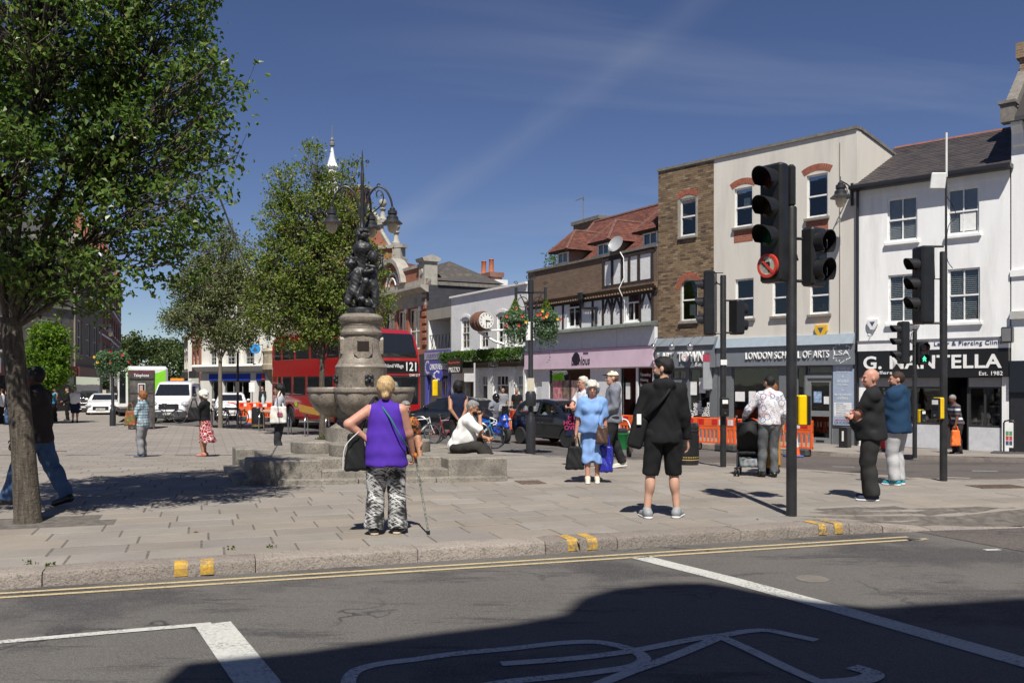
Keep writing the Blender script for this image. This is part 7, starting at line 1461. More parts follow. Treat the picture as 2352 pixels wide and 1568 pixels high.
for i,px in enumerate((563,585,607,629)):
 Y=50-.5*i;barrier(Vector((XP(px,Y),Y,gz(Y)-.12)),rad(-8),['orange barrier beside the white hatchback, leftmost of the far group','orange barrier behind the traffic cone, second of the far group','orange barrier third from left in the far group','orange barrier left of the bus rear, rightmost of the far group'][i]);
def cone(p,label,h=.95):
 t=thing('traffic_cone',label,'traffic cone',p,0,'traffic cones');MB().lathe([(.19,.06),(.15,.3*h)],18).build('lower_cone',M_or,t,True);MB().lathe([(.15,.3*h),(.085,.72*h)],18).build('white_sleeve',M_wht,t,True);MB().lathe([(.085,.72*h),(.04,h),(.03,h)],18).build('tip',M_or,t,True);MB().bbox(-.24,.24,-.24,.24,0,.06,.03).build('base',plain('cone_base',(.03,.06,.25),.6),t)
q=on_far(1822,1.0);cone(q[0],'traffic cone with white sleeve right of the near signal pole');cone(Vector((XP(574,46),46,gz(46)-.12)),'small traffic cone beside the litter bin, far left of the bus')
# pavement sign board by the jeweller
c=Vector((XP(2318,24.3),24.3,gz(24.3)));t=thing('pavement_sign','black hooped pavement sign board outside the jeweller','sign',c,rad(-38));k=24.3/F;h=(1040-962)*k
pts=[(-.13,0,0),(-.13,0,h-.08),(-.1,0,h-.02),(0,0,h),(.1,0,h-.02),(.13,0,h-.08),(.13,0,0)];MB().tube(pts,.022,8).build('frame',M_black,t,True);MB().box(-.1,.1,-.01,.01,.18,h-.06).build('panel',M_paper,t);MB().bbox(-.42,.42,-.2,.2,-.01,.07,.03).build('base',M_foot,t)
for i in range(3):
 for j in range(2):sheet('printed_square',[M_ptext,M_red,plain('print_green',(.1,.3,.12),.5)][i],t,-.08+.085*j,-.01+.085*j,.25+.13*i,.36+.13*i,-.012,.002)
c=Vector((XP(2044,25.2),25.2,gz(25.2)));t=thing('estate_board','small red and white board on the pavement behind the bald man','sign',c,rad(-30));MB().box(-.25,.25,-.02,.02,.1,.45).build('red_panel',M_rw1,t);MB().box(-.25,.25,-.02,.02,.455,.85).build('white_panel',M_wht,t);MB().box(-.3,.3,-.12,.12,0,.1).build('base',M_foot,t)
c=Vector((XP(1941,27.2),27.2,gz(27.2)));t=thing('cable_cabinet','narrow black cabinet under the school poster','cabinet',c,ang);MB().bbox(-.14,.14,-.14,.14,0,.62,.02).build('case',M_black,t);MB().box(-.03,.03,-.143,-.14,.2,.5).build('white_tag',M_wht,t)
# bus stop pole in front of the restaurant
Y=43.;t=thing('bus_stop_pole','pale grey stop pole with a sign plate in front of the restaurant door','pole',(XP(1090,Y),Y,gz(Y)));MB().cyl((0,0,0),(0,0,2.9),.045,n=10).build('post',plain('pale_grey',(.5,.5,.49),.4),t);MB().bbox(-.5,.0,-.03,.03,2.0,2.4,.01).build('plate',plain('pale_grey',(.5,.5,.49),.4),t);MB().box(-.12,.12,-.06,.06,.1,.8).build('casing',plain('pale_grey',(.5,.5,.49),.4),t)
# lamp post with notice left of the bin, bank-side boards
c=G(546,975);t=thing('notice_post','tall dark post with a paper notice right of the thin tree','post',c);MB().cyl((0,0,0),(0,0,3.4),.055,n=10).build('post',M_iron,t);sheet('paper_notice',plain('aged_paper',(.5,.45,.34),.8),t,-.09,.09,1.5,2.0,-.06)
Y=52.;t=thing('site_board','white notice board on legs in front of the blue shop','sign',(XP(579,Y),Y,gz(Y)-.12));MB().box(-.17,.17,-.02,.02,1.55,2.1).build('board',M_paper,t);MB().cyl((0,.03,0),(0,.03,1.6),.03,n=8).build('leg',M_lead,t)
# cable between the trees
a,c_=Vector((XP(505,10.5),10.5,ZP(455,10.5))),Vector((XP(640,26),26,ZP(590,26)));pts=[a.lerp(c_,i/14)-Vector((0,0,.9*math.sin(math.pi*i/14))) for i in range(15)];tag(MB().tube(pts,.012,5).build('light_cable',M_black),'thin dark cable sagging between the two street trees','cable')
# ================================================================ vehicles
def polysdf(poly,Y,Z):
 d=None;ins=None;n=len(poly)
 for i in range(n):
  (a,b),(c,e)=poly[i],poly[(i+1) % n];px,pz=Y-a,Z-b;ex,ez=c-a,e-b;t=np.clip((px*ex+pz*ez)/(ex*ex+ez*ez),0,1);q=(px-t*ex)**2+(pz-t*ez)**2;d=q if d is None else np.minimum(d,q)
  cr=((b<=Z)!=(e<=Z)) & (px<(Z-b)/(ez if ez else 1e-9)*ex);ins=cr if ins is None else ins ^ cr
 return np.where(ins,-np.sqrt(d),np.sqrt(d))
M_tyre=mat('tyre_rubber',(.016,.016,.017),.85,var=.2,scale=20);M_rim=plain('alloy_rim',(.4,.4,.41),.3,.9);M_vglass=plain('car_glass',(.012,.014,.016),.04,spec=.9);M_trim=plain('grey_plastic',(.035,.036,.038),.6);M_lampg=plain('headlamp',(.55,.57,.6),.08,.3);M_plate=plain('number_plate',(.66,.66,.62),.5);M_tail=plain('tail_lamp',(.25,.01,.01),.2)
def paint_(n,c,**k):return plain('paint_'+n,c,.28,coat=1.,var=.03,**k)
HATCH=[(-1.80,.24),(-1.88,.5),(-1.87,.8),(-1.75,1.03),(-1.56,1.38),(-1.25,1.49),(-.3,1.53),(.3,1.47),(.95,1.06),(1.5,.93),(1.80,.76),(1.87,.5),(1.80,.24)]
SIDEW=[[(-.22,1.0),(-.22,1.42),(.25,1.39),(.82,1.03)],[(-.32,1.0),(-.32,1.42),(-1.0,1.40),(-1.40,1.08)]]
COUPE=[(-2.2,.25),(-2.3,.6),(-2.15,.98),(-1.6,1.1),(-.75,1.38),(0,1.42),(.5,1.33),(1.1,1.0),(1.8,.88),(2.2,.7),(2.28,.45),(2.2,.22)]
VAN=[(-2.6,.4),(-2.6,2.0),(-2.45,2.12),(-.2,2.18),(.9,2.12),(1.15,2.0),(1.78,1.32),(2.45,1.12),(2.66,.85),(2.7,.5),(2.6,.34)]
def car(name,label,cat,base,rz,prof,W,m,side,screen,axles,r=.3,vox=.035,belt=.95,tumble=.33,lamps=(.72,.12),plate='',grille=None,trim_z=None,hollow=None,bar=False):
 t=thing(name,label,cat,base,rz);ys_=[p[0] for p in prof];L0,L1=min(ys_),max(ys_);Hh=max(p[1] for p in prof);v=Vol((-W-.1,L0-.1,.1),(W+.1,L1+.1,Hh+.1),vox);Yc,Lh=(L0+L1)/2,(L1-L0)/2
 wd=lambda x,y,z:np.abs(x)-(W-tumble*np.maximum(z-belt,0)-.16*np.abs((y-Yc)/Lh)**4+.03*np.clip(1-np.abs(z-belt+.2)/.5,0,1)-.03)
 v.fn(lambda x,y,z:polysdf(prof,y,z)+0*x,0,'u');v.fn(wd,.16,'i')
 for ya in axles:v.fn(lambda x,y,z,ya=ya:np.maximum(np.sqrt((y-ya)**2+(z-r)**2)-r*1.14,.55*W-np.abs(x)),.01,'s')
 D0=v.d.copy();sreg=[lambda x,y,z,p=p:np.maximum(polysdf(p,y,z)+0*x,.45*W-np.abs(x)) for p in side];y0,y1,z0,z1,sw=screen
 creg=lambda x,y,z:np.maximum(np.maximum(np.maximum(y0-y,y-y1),np.maximum(z0-z,z-z1)),np.abs(x)-sw+.22*np.maximum(z-z0,0));regs=[('side_window',q) for q in sreg]+[('windscreen',creg),('rear_window',lambda x,y,z:np.maximum(np.maximum(np.maximum(1.05-z,z-1.4),y-L0-.62),np.abs(x)-.5))]
 if prof is VAN:regs.pop()
 if hollow:
  q=[(y*.93-.02,.45 if z<.4 else z-.07) for y,z in prof];v.fn(lambda x,y,z:np.maximum(polysdf(q,y,z),np.maximum(wd(x,y,z)+.07,np.maximum(.5-z,np.maximum(y-.95,-1.6-y)))),.02,'s')
  for _,f in regs:v.fn(lambda x,y,z:f(x,y,z)+.012,.005,'s')
 bo=v.build('body',m,t)
 for nm,f in regs:
  w=Vol(v.lo,v.lo+(v.n-1)*vox,vox);w.d=np.maximum(D0-(.006 if not hollow else -.004),f(*w.full())).astype(np.float32)
  if hollow:w.d=np.maximum(w.d,-(D0+.045)).astype(np.float32)
  w.build(nm,M_vglass if not hollow else M_glass2,t)
 for ya in axles:
  for s in (-1,1):
   x=s*(W-.1);ty=MB().lathe([(r*.62,-.09),(r*.92,-.1),(r,-.07),(r,.07),(r*.92,.1),(r*.62,.09)],24).xf(Matrix.Translation((x,ya,r)) @ Matrix.Rotation(rad(90),4,'Y')).build('tyre',M_tyre,t,40);MB().lathe([(.001,.05),(r*.2,.06),(r*.3,.03),(r*.6,.05),(r*.64,.085)],20).xf(Matrix.Translation((x,ya,r)) @ Matrix.Rotation(rad(90*s),4,'Y')).build('rim',M_rim,ty,40)
 zl,hl=lamps
 for s in (-1,1):
  MB().ball((s*W*.76,L1-.16-.05*(prof is VAN),zl),(.22,.2,hl*1.15),12,8).build('headlight',M_lampg,t,True);MB().ball((s*(W-.16),L0+.12,.85),(.05,.07,.11),10,8).build('tail_light',M_tail,t,True);MB().ball((s*(W+.06),screen[0]+.45,screen[2]+.06),(.1,.06,.075),10,8).build('wing_mirror',m if prof is not VAN else M_trim,t,True)
  for p in side:ya=p[0][0];MB().box(s*(W-.02)-.02,s*(W-.02)+.025,ya-.32,ya-.18,.83,.86).build('door_handle',m,t)
 gz_=grille or (.5,.68,.42);MB().bbox(-gz_[2],gz_[2],L1-.1,L1+.02,gz_[0],gz_[1],.03).build('grille',M_black,t);pl_=MB().box(-.26,.26,L1+.0,L1+.03,.42,.53).build('number_plate',M_plate,t)
 if plate:text(plate,.11,M_black,pl_,(0,L1+.034,.475),(rad(90),0,rad(180)),name='lettering')
 MB().bbox(-W*.88,W*.88,L1-.25,L1+.015,.24,.36 if prof is not VAN else .62,.05).build('bumper',M_trim if prof is VAN else m,t)
 if bar:MB().bbox(-.35,.35,.2,.45,Hh,Hh+.14,.03).build('amber_light_bar',plain('amber_lamp',(.75,.22,.02),.25),t)
 return t
def face(dx,dy):return math.atan2(-dx,dy)
ZR=-.5
car('black_hatchback','small black hatchback with its driver visible, waiting behind the iron post','car',(1.62,30.3,ZR),face(.62,-.80),HATCH,.82,paint_('black',(.006,.007,.010)),SIDEW,(.2,1.1,1.05,1.42,.62),(-1.17,1.2),.29,vox=.03,hollow=1,plate='')
car('black_taxi','black car behind the bicycles, left of the scooter','car',(XP(1036,36),36.2,ZR),face(-.86,.5),HATCH,.86,paint_('black',(.006,.007,.010)),SIDEW,(.2,1.1,1.05,1.42,.62),(-1.17,1.2),.3)
car('white_van','white van with amber light bar facing the camera on the left road','van',(XP(402,49),49.5,ZR),face(.17,-.98),VAN,1.0,paint_('white',(.72,.72,.71)),[[(.0,1.32),(.0,1.92),(.95,1.92),(1.55,1.35)]],(.8,2.0,1.36,2.0,.9),(-1.6,1.75),.34,belt=1.3,tumble=.14,lamps=(.95,.15),plate='YT16 UEF',grille=(.72,.98,.5),bar=True)
car('white_coupe','white coupe facing the camera, left of the telephone kiosk','car',(XP(232,57),57.5,ZR),face(.32,-.95),COUPE,.9,paint_('white',(.72,.72,.71)),[[(-.7,.98),(-.6,1.3),(.2,1.3),(.75,1.0)]],(.3,1.2,1.0,1.34,.66),(-1.4,1.4),.33,lamps=(.68,.09),plate='LB60 OSX',grille=(.42,.64,.45))
car('white_hatchback','white hatchback behind the thin tree and cycle hoops','car',(XP(525,51),51.5,ZR),face(.28,-.96),HATCH,.88,paint_('white',(.72,.72,.71)),SIDEW,(.2,1.1,1.05,1.42,.66),(-1.2,1.25),.31,grille=(.6,.72,.5))
car('dark_hatchback','dark parked car partly hidden behind the man in white shirt, far left','car',(XP(205,62),62,ZR),face(.3,-.95),HATCH,.86,paint_('graphite',(.03,.032,.036)),SIDEW,(.2,1.1,1.05,1.42,.62),(-1.17,1.2),.3)
# green and white box vehicle
t=thing('box_lorry','white and lime green high-sided vehicle behind the telephone kiosk','lorry',(XP(262,52),52.5,ZR),rad(28));M_lw=paint_('white',(.72,.72,.71));M_lime=plain('lime_green',(.22,.62,.03),.35)
MB().bbox(.0,2.75,0,6.2,.55,3.05,.14).build('body',M_lw,t,30);MB().prism([(.5,2.85),(1.2,2.8),(1.6,2.62),(2.1,2.66),(2.6,2.85),(2.62,.9),(.55,.9)],-.012,.0).build('green_panel',M_lime,t);MB().box(-.012,0,.3,1.9,1.0,2.75).build('side_glass',M_vglass,t);MB().box(.08,.42,-.013,-.001,.9,2.75).build('corner_glass',M_vglass,t)
for x in (.25,2.5):
 for y in (.9,4.9):MB().lathe([(.2,-.13),(.45,-.13),(.46,.1),(.2,.13)],20).xf(Matrix.Translation((x,y,.46)) @ Matrix.Rotation(rad(90),4,'Y')).build('wheel',M_tyre,t)
MB().bbox(.1,2.65,.1,6.0,.35,.56,.03).build('chassis',M_trim,t);MB().bbox(-.25,-.05,-.05,.1,1.5,1.9,.03).build('mirror',M_black,t)
# double-decker bus
M_bred=paint_('bus_red',(.36,.008,.010));bx_,by_=XP(845,36),36.
t=thing('double_decker_bus','red double-decker bus with route number 121 behind the fountain','bus',(bx_,by_,ZR),math.atan2(.59,.808));LB,WB,HB_=10.3,2.5,4.36
sp_=[(.10,.35),(.0,.9),(.02,2.5),(.16,3.3),(.5,4.05),(.95,4.28),(1.6,HB_),(9.6,HB_),(10.1,4.25),(LB,3.9),(LB,.45),(10.1,.35)]
v=Vol((-.1,-.1,.2),(WB+.1,LB+.1,HB_+.1),.06);v.fn(lambda x,y,z:polysdf(sp_,y,z)+0*x,0,'u');v.fn(lambda x,y,z:np.abs(x-WB/2)-WB/2+.05*np.maximum(z-3.4,0)**2+0*y,.2,'i');D0=v.d.copy()
for ya in (2.5,8.0):v.fn(lambda x,y,z,ya=ya:np.maximum(np.sqrt((y-ya)**2+(z-.48)**2)-.58,.7-np.abs(x-WB/2)),.02,'s')
v.build('body',M_bred,t)
def bus_part(nm,m,f,e=.008):w=Vol(v.lo,v.lo+(v.n-1)*.06,.06);w.d=np.maximum(D0-e,f(*w.full())).astype(np.float32);return w.build(nm,m,t)
fr=lambda z0,z1,x0,x1,dep:(lambda x,y,z:np.maximum(np.maximum(z0-z,z-z1),np.maximum(np.maximum(x0-x,x-x1),y-dep)))
bus_part('upper_windscreen',M_vglass,fr(3.05,4.12,.14,WB-.14,.8));bus_part('front_mask',M_black,fr(2.42,3.03,.12,WB-.12,.3),.006);bus_part('lower_windscreen',M_vglass,fr(1.15,2.40,.14,WB-.14,.3))
for nm,z0,z1,cs in (('upper_side_window',3.1,3.95,((.9,2.2),(2.3,3.9),(4.0,5.6),(5.7,7.3),(7.4,8.9),(9.0,9.9))),('lower_side_window',1.45,2.42,((3.2,4.5),(4.6,6.0),(6.1,7.6),(7.7,8.9),(9.0,9.5)))):
 for a,c in cs:
  for s in (0,1):bus_part(nm,M_vglass,(lambda x,y,z:np.maximum(np.maximum(z0-z,z-z1),np.maximum(np.maximum(a-y,y-c),(WB-x if s else x)-.2))))
dsp=MB().box(.3,2.3,-.012,.0,2.52,2.95).build('destination_display',plain('display_black',(.008,.008,.009),.3),t,loc=(0,.03,0));fit_text('Enfield Island Village',dsp,.32,1.62,2.74,.2,M_wlet,-.018);fit_text('121',dsp,1.75,2.22,2.74,.36,M_wlet,-.018,bold=.015);fit_text('DW 577',t,1.9,2.38,2.38,.1,M_wlet,-.01)
for ya in (2.5,8.0):
 for x in (.16,WB-.16):wh=MB().lathe([(.28,-.14),(.46,-.15),(.49,-.1),(.49,.1),(.46,.15),(.28,.14)],24).xf(Matrix.Translation((x,ya,.49)) @ Matrix.Rotation(rad(90),4,'Y')).build('tyre',M_tyre,t,40);MB().lathe([(.001,-.08),(.28,-.1),(.29,.1),(.001,.08)],18).xf(Matrix.Translation((x,ya,.49)) @ Matrix.Rotation(rad(90),4,'Y')).build('rim',M_rim,wh)
for s in (0,1):
 for q in (0,1):MB().ball((.28+.2*q if s==0 else WB-.28-.2*q,.04,.78),(.09,.05,.09),12,8).build('headlight',M_lampg,t,True)
MB().tube([(WB-.05,.1,2.35),(WB+.25,-.25,2.4),(WB+.42,-.3,2.2)],.025,6).build('mirror_arm',M_black,t);MB().bbox(WB+.3,WB+.55,-.38,-.26,1.5,2.2,.05).build('yellow_mirror',M_ybox,t)
MB().tube([(.4,-.02,1.2),(1.3,-.03,2.1)],.02,5).build('wiper',M_black,t)
for i in range(9):MB().box(-.01,.0,LB-.7,LB-.2,1.5+.1*i,1.56+.1*i).build('vent_slat',plain('vent_dark_red',(.12,.005,.006),.5),t)
MB().prism([(7.0,1.2),(7.12,1.05),(7.2,1.28),(7.26,1.05),(7.4,1.18),(7.25,.98),(7.1,.98)],-.012,-.002,'x').build('leaf_mark',M_lime,t);MB().prism([(3.2,.55),(6.8,.75),(6.9,1.1),(5.4,.98)],-.012,-.002,'x').build('gold_swoosh',plain('gold_swoosh',(.5,.28,.05),.4),t)
# bicycles
def bicycle(label,base,rz,m,drop=False,lean=.08,wr=.335,bar=None):
 t=thing('bicycle',label,'bicycle',base,rz);t.rotation_euler=(0,lean,rz);wb=.5;tu=lambda nm,pts,r_,mm=m:MB().tube(pts,r_,8).build(nm,mm,t,True)
 for y in (-wb,wb):
  w=MB().tube([(0,y+wr*math.cos(a),wr+wr*math.sin(a)) for a in [i*math.tau/36 for i in range(36)]],.016,8,True).build('tyre',M_tyre,t,True);MB().tube([(0,y+(wr-.026)*math.cos(a),wr+(wr-.026)*math.sin(a)) for a in [i*math.tau/36 for i in range(36)]],.010,6,True).build('rim',M_rim,w,True);sp=MB()
  for i in range(20):a=i*math.tau/20;sp.cyl((.02*(-1)**i,y,wr),(0,y+(wr-.03)*math.cos(a),wr+(wr-.03)*math.sin(a)),.0022,n=3)
  sp.build('spokes',M_rim,w);MB().cyl((-.035,y,wr),(.035,y,wr),.02,n=8).build('hub',M_rim,w)
 bb,st_,hd,hb=(0,-.06,.28),(0,-.17,.78),(0,.34,.82),(0,.36,.70)
 tu('down_tube',[bb,hb],.023);tu('top_tube',[(0,-.16,.76),(0,.335,.80)],.017);tu('seat_tube',[bb,(0,-.165,.8)],.016);tu('head_tube',[(0,.33,.86),(0,.365,.68)],.021)
 for s in (-.035,.035):tu('seat_stay',[(s*.3,-.155,.74),(s,-wb,wr)],.008);tu('chain_stay',[(s*.5,-.06,.28),(s,-wb,wr)],.009);tu('fork',[(s*.8,.365,.68),(s,.42,.5),(s,wb,wr)],.012)
 tu('seat_post',[(0,-.165,.78),(0,-.185,.92)],.013,M_rim);MB().ball((0,-.19,.945),(.06,.13,.03),10,6).build('saddle',BSH_,t,True);MB().lathe([(.06,-.004),(.095,-.003),(.095,.003),(.06,.004)],18).xf(Matrix.Translation((.045,-.06,.28)) @ Matrix.Rotation(rad(90),4,'Y')).build('chainring',M_black,t)
 for s in (-1,1):tu('crank',[(s*.06,-.06,.28),(s*.07,-.06+s*.12,.28-s*.12)],.009,M_rim);MB().bbox(s*.11-.045,s*.11+.045,-.06+s*.12-.03,-.06+s*.12+.03,.27-s*.12,.29-s*.12,.008).build('pedal',M_black,t)
 if drop:tu('handlebar',spl([(-.2,.40,.72),(-.2,.50,.76),(-.2,.50,.86),(-.2,.40,.90),(0,.36,.90),(.2,.40,.90),(.2,.50,.86),(.2,.50,.76),(.2,.40,.72)],5),.016,bar or SOLE_)
 else:tu('handlebar',[(-.3,.26,.93),(-.15,.33,.92),(.15,.33,.92),(.3,.26,.93)],.012,M_black)
 return t
BSH_=plain('black_shoe',(.012,.012,.013),.4);SOLE_=plain('white_sole',(.68,.68,.66),.5);M_cy=paint_('cycle_blue',(.03,.24,.52));
c=G(1098,1030);o=bicycle('blue racing bicycle with white drop handlebars against a hoop',(c.x,c.y+.02,c.z),rad(-78),M_cy,True,.06);text('carrera',.09,SOLE_,o,(.027,.15,.49),(rad(90),rad(-46),rad(90)),'lettering',bold=.003)
c=G(962,1018);bicycle('white bicycle with silver wheels, right of the fountain bowl',(c.x,c.y,c.z),rad(-86),paint_('white',(.72,.72,.71)),False,.07);c=G(1024,1022);bicycle('dark red and black bicycle left of the seated man',(c.x,c.y+.1,c.z),rad(-80),paint_('cycle_red',(.22,.012,.015)),False,-.06)
c=G(478,972);bicycle('black bicycle beside the woman in the red skirt',(c.x-1.9,c.y,c.z),rad(-84),M_black,False,.05);c=G(530,975);bicycle('grey bicycle locked behind the thin tree',(c.x,c.y+.2,c.z),rad(80),M_lead,False,.05)
# scooter
Y=31.4;t=thing('motor_scooter','bright blue motor scooter with a learner plate','motorbike',(XP(1140,Y),Y,ZR),face(.50,-.866));M_sb=paint_('scooter_blue',(.012,.06,.42));v=Vol((-.4,-1.0,.15),(.4,.95,1.25),.025)
v.cap((0,-.85,.72),(0,-.1,.62),.15,.17,.08);v.cap((0,-.1,.5),(0,.25,.36),.15,.13,.08);v.cap((0,.28,.4),(0,.5,.98),.15,.11,.06);v.cap((-.14,.42,.62),(0,.72,.66),.05,.05,.05);v.cap((.14,.42,.62),(0,.72,.66),.05,.05,.05);v.ell((0,.6,.80),(.15,.13,.20),.05);v.cap((0,.6,.6),(0,.78,.57),.09,.08,.05);v.build('fairing',M_sb,t)
v=Vol((-.3,-.95,.65),(.3,.2,1.0),.025);v.cap((0,-.8,.86),(0,-.05,.78),.13,.14,.05,flat=(0,0,1,.5));v.build('seat',BSH_,t)
for y in (-.62,.66):w=MB().lathe([(.17,-.05),(.25,-.065),(.285,-.03),(.285,.03),(.25,.065),(.17,.05)],24).xf(Matrix.Translation((0,y,.285)) @ Matrix.Rotation(rad(90),4,'Y')).build('tyre',M_tyre,t,40);MB().lathe([(.001,-.03),(.17,-.05),(.17,.05),(.001,.03)],16).xf(Matrix.Translation((0,y,.285)) @ Matrix.Rotation(rad(90),4,'Y')).build('rim',M_lead,w)
MB().tube([(-.34,.3,1.05),(-.15,.4,1.03),(.15,.4,1.03),(.34,.3,1.05)],.017,8).build('handlebar',M_black,t);MB().prism([(-.16,.92),(.16,.92),(.12,1.28),(-.12,1.28)],0,.012).xf(Matrix.Translation((0,.62,0)) @ Matrix.Rotation(0,4,'X')).build('screen',M_vglass,t)
pl_=MB().box(-.11,.11,-.004,.004,-.11,.11).build('learner_plate',M_wht,t,loc=(.12,.60,1.22),rot=(rad(-15),0,0));mb=MB();mb.box(-.05,-.015,.004,.007,-.07,.07);mb.box(-.016,.05,.0042,.0068,-.07,-.035);mb.build('red_letter',M_rw1,pl_)
for s in (-1,1):MB().ball((s*.1,.76,.82),(.07,.05,.05),10,8).build('headlight',M_lampg,t,True);MB().tube([(s*.3,.33,1.06),(s*.36,.34,1.2)],.008,5).build('mirror_stalk',M_black,t);MB().ball((s*.38,.33,1.23),(.07,.02,.045),10,6).build('mirror',M_black,t,True)
MB().tube([(-.06,.6,.7),(-.07,.66,.285)],.025,8).build('fork_leg',M_lead,t);MB().tube([(.06,.6,.7),(.07,.66,.285)],.025,8).build('fork_leg',M_lead,t)
# street cleaner's cart
c=G(1426,1050,-.12);t=thing('cleaning_cart','green street-cleaning bucket cart with a pale cloth behind the cap wearer','cart',c,rad(10));M_gb=plain('bucket_green',(.01,.16,.04),.45)
MB().lathe([(.17,.22),(.22,.62),(.235,.64),(.235,.67),(.2,.67)],20).build('bucket',M_gb,t,40);MB().bbox(-.26,.2,-.1,.2,.62,.8,.05).build('lid',M_black,t)
for s in (-1,1):MB().lathe([(.06,-.03),(.15,-.03),(.15,.03),(.06,.03)],18).xf(Matrix.Translation((s*.25,.05,.15)) @ Matrix.Rotation(rad(90),4,'Y')).build('wheel',M_tyre,t)
MB().tube(spl([(-.2,.1,.6),(.0,.15,1.0),(.2,.1,1.02),(.28,.0,.8)],5),.02,6).build('handle',SOLE_,t);v=Vol((.1,-.2,.3),(.5,.2,.85),.025);v.ell((.3,-.02,.58),(.09,.08,.2),.02);v.disp(lambda x,y,z:.01*np.sin(40*x+30*z));v.build('cloth',plain('pale_green_cloth',(.45,.52,.28),.8),t);MB().cyl((-.2,.1,.7),(-.35,.1,1.5),.03,n=8).build('broom',M_gb,t)
# ================================================================ people
def cloth(name,col,rough=.85,var=.12,scale=9,bump=.25,bscale=160,**k):return mat('cloth_'+name,col,rough,0,var=var,scale=scale,bump=bump,bscale=bscale,coord='obj',spec=.2,**k)
def pattern(name,kind,base,c2,c3=None,s=1.):
 key='cloth_'+name
 if key in MATS:return MATS[key]
 m,nt,p=new_mat(key);v=coords(nt,'obj')
 def wave(axis,sc,lo,hi):
  w=nt.nodes.new('ShaderNodeTexWave');w.wave_type='BANDS';w.bands_direction=axis;w.inputs['Scale'].default_value=sc;nt.links.new(v,w.inputs[0]);return _range(nt,w.outputs['Fac'],lo,hi)
 def vor(sc,feat='F1'):
  w=nt.nodes.new('ShaderNodeTexVoronoi');w.feature=feat;w.inputs['Scale'].default_value=sc;nt.links.new(v,w.inputs['Vector']);return w.outputs['Distance']
 if kind=='hatch':
  c=base
  for rot in ((.3,.5,.75),(-.2,-.6,-.85)):
   mp=nt.nodes.new('ShaderNodeMapping');mp.vector_type='TEXTURE';mp.inputs['Rotation'].default_value=rot;mp.inputs['Scale'].default_value=(.14/s,.14/s,.0125/s);nt.links.new(v,mp.inputs[0]);c=_mixc(nt,_math(nt,'MULTIPLY',_range(nt,_noise(nt,mp.outputs[0],1,3,.6),.5,.56),_range(nt,_noise(nt,v,7,2),.38,.58)),c,c2)
 elif kind=='plaid':
  c=_mixc(nt,wave('Z',4.6*s,.62,.75),base,c2);c=_mixc(nt,_math(nt,'MULTIPLY',wave('X',5*s,.62,.75),.6),c,c3);c=_mixc(nt,_math(nt,'MULTIPLY',wave('Z',11*s,.8,.9),.7),c,c3);c=_mixc(nt,_math(nt,'MULTIPLY',wave('Y',5*s,.65,.8),.6),c,c2)
 elif kind=='curl':c=_mixc(nt,_range(nt,vor(13*s,'DISTANCE_TO_EDGE'),.07,.03),base,c2);c=_mixc(nt,_range(nt,vor(21*s),.14,.1),c,c3)
 elif kind=='rings':
  d=vor(8*s);c=_mixc(nt,_math(nt,'MULTIPLY',_range(nt,d,.34,.38),_range(nt,d,.46,.42)),base,c2);c=_mixc(nt,_math(nt,'MULTIPLY',_range(nt,_noise(nt,v,45,3,.7),.54,.6),.75),c,c2);c=_mixc(nt,_math(nt,'MULTIPLY',_range(nt,_noise(nt,v,13,3),.58,.62),.55),c,c3)
 elif kind=='bands':c=_mixc(nt,wave('Z',2.6*s,.45,.5),base,c2);c=_mixc(nt,wave('Z',1.3*s,.8,.84),c,c3)
 else:c=_mixc(nt,_range(nt,_noise(nt,v,11*s,4,.6),.42,.6),base,c2);c=_mixc(nt,_range(nt,_noise(nt,v,19*s,3,.6),.58,.64),c,c3 or c2)
 nt.links.new(c,p.inputs['Base Color']);p.inputs['Roughness'].default_value=.85;MATS[key]=m;return m
SKIN={'fair':(.52,.30,.215),'pink':(.50,.25,.18),'tan':(.36,.18,.105),'brown':(.15,.07,.04),'dark':(.045,.022,.015),'olive':(.40,.235,.155)}
def skin(k):return mat('skin_'+k,SKIN[k],.5,var=.1,scale=14,coord='obj',bump=.1,bscale=90,spec=.35)
def ik(a,c,l1,l2,hint):
 a,c=np.array(a,float),np.array(c,float);d=c-a;L=np.linalg.norm(d);L2=min(L,(l1+l2)*.998);e=d/max(L,1e-6)
 if L>L2:c=a+e*L2
 x=(l1*l1-l2*l2+L2*L2)/(2*L2);h=math.sqrt(max(l1*l1-x*x,0));n=np.array(hint,float);n=n-e*n.dot(e);n /= np.linalg.norm(n)+1e-9;return a+e*x+n*h,c
def fold(amp,f=1.):
 return lambda x,y,z:amp*(np.sin(34*f*z+9*x*f+6*np.sin(11*x+7*y))*.5+np.sin(23*f*x-17*f*z+14*y)*.3+np.sin(41*f*y+19*f*z+8*x)*.35)
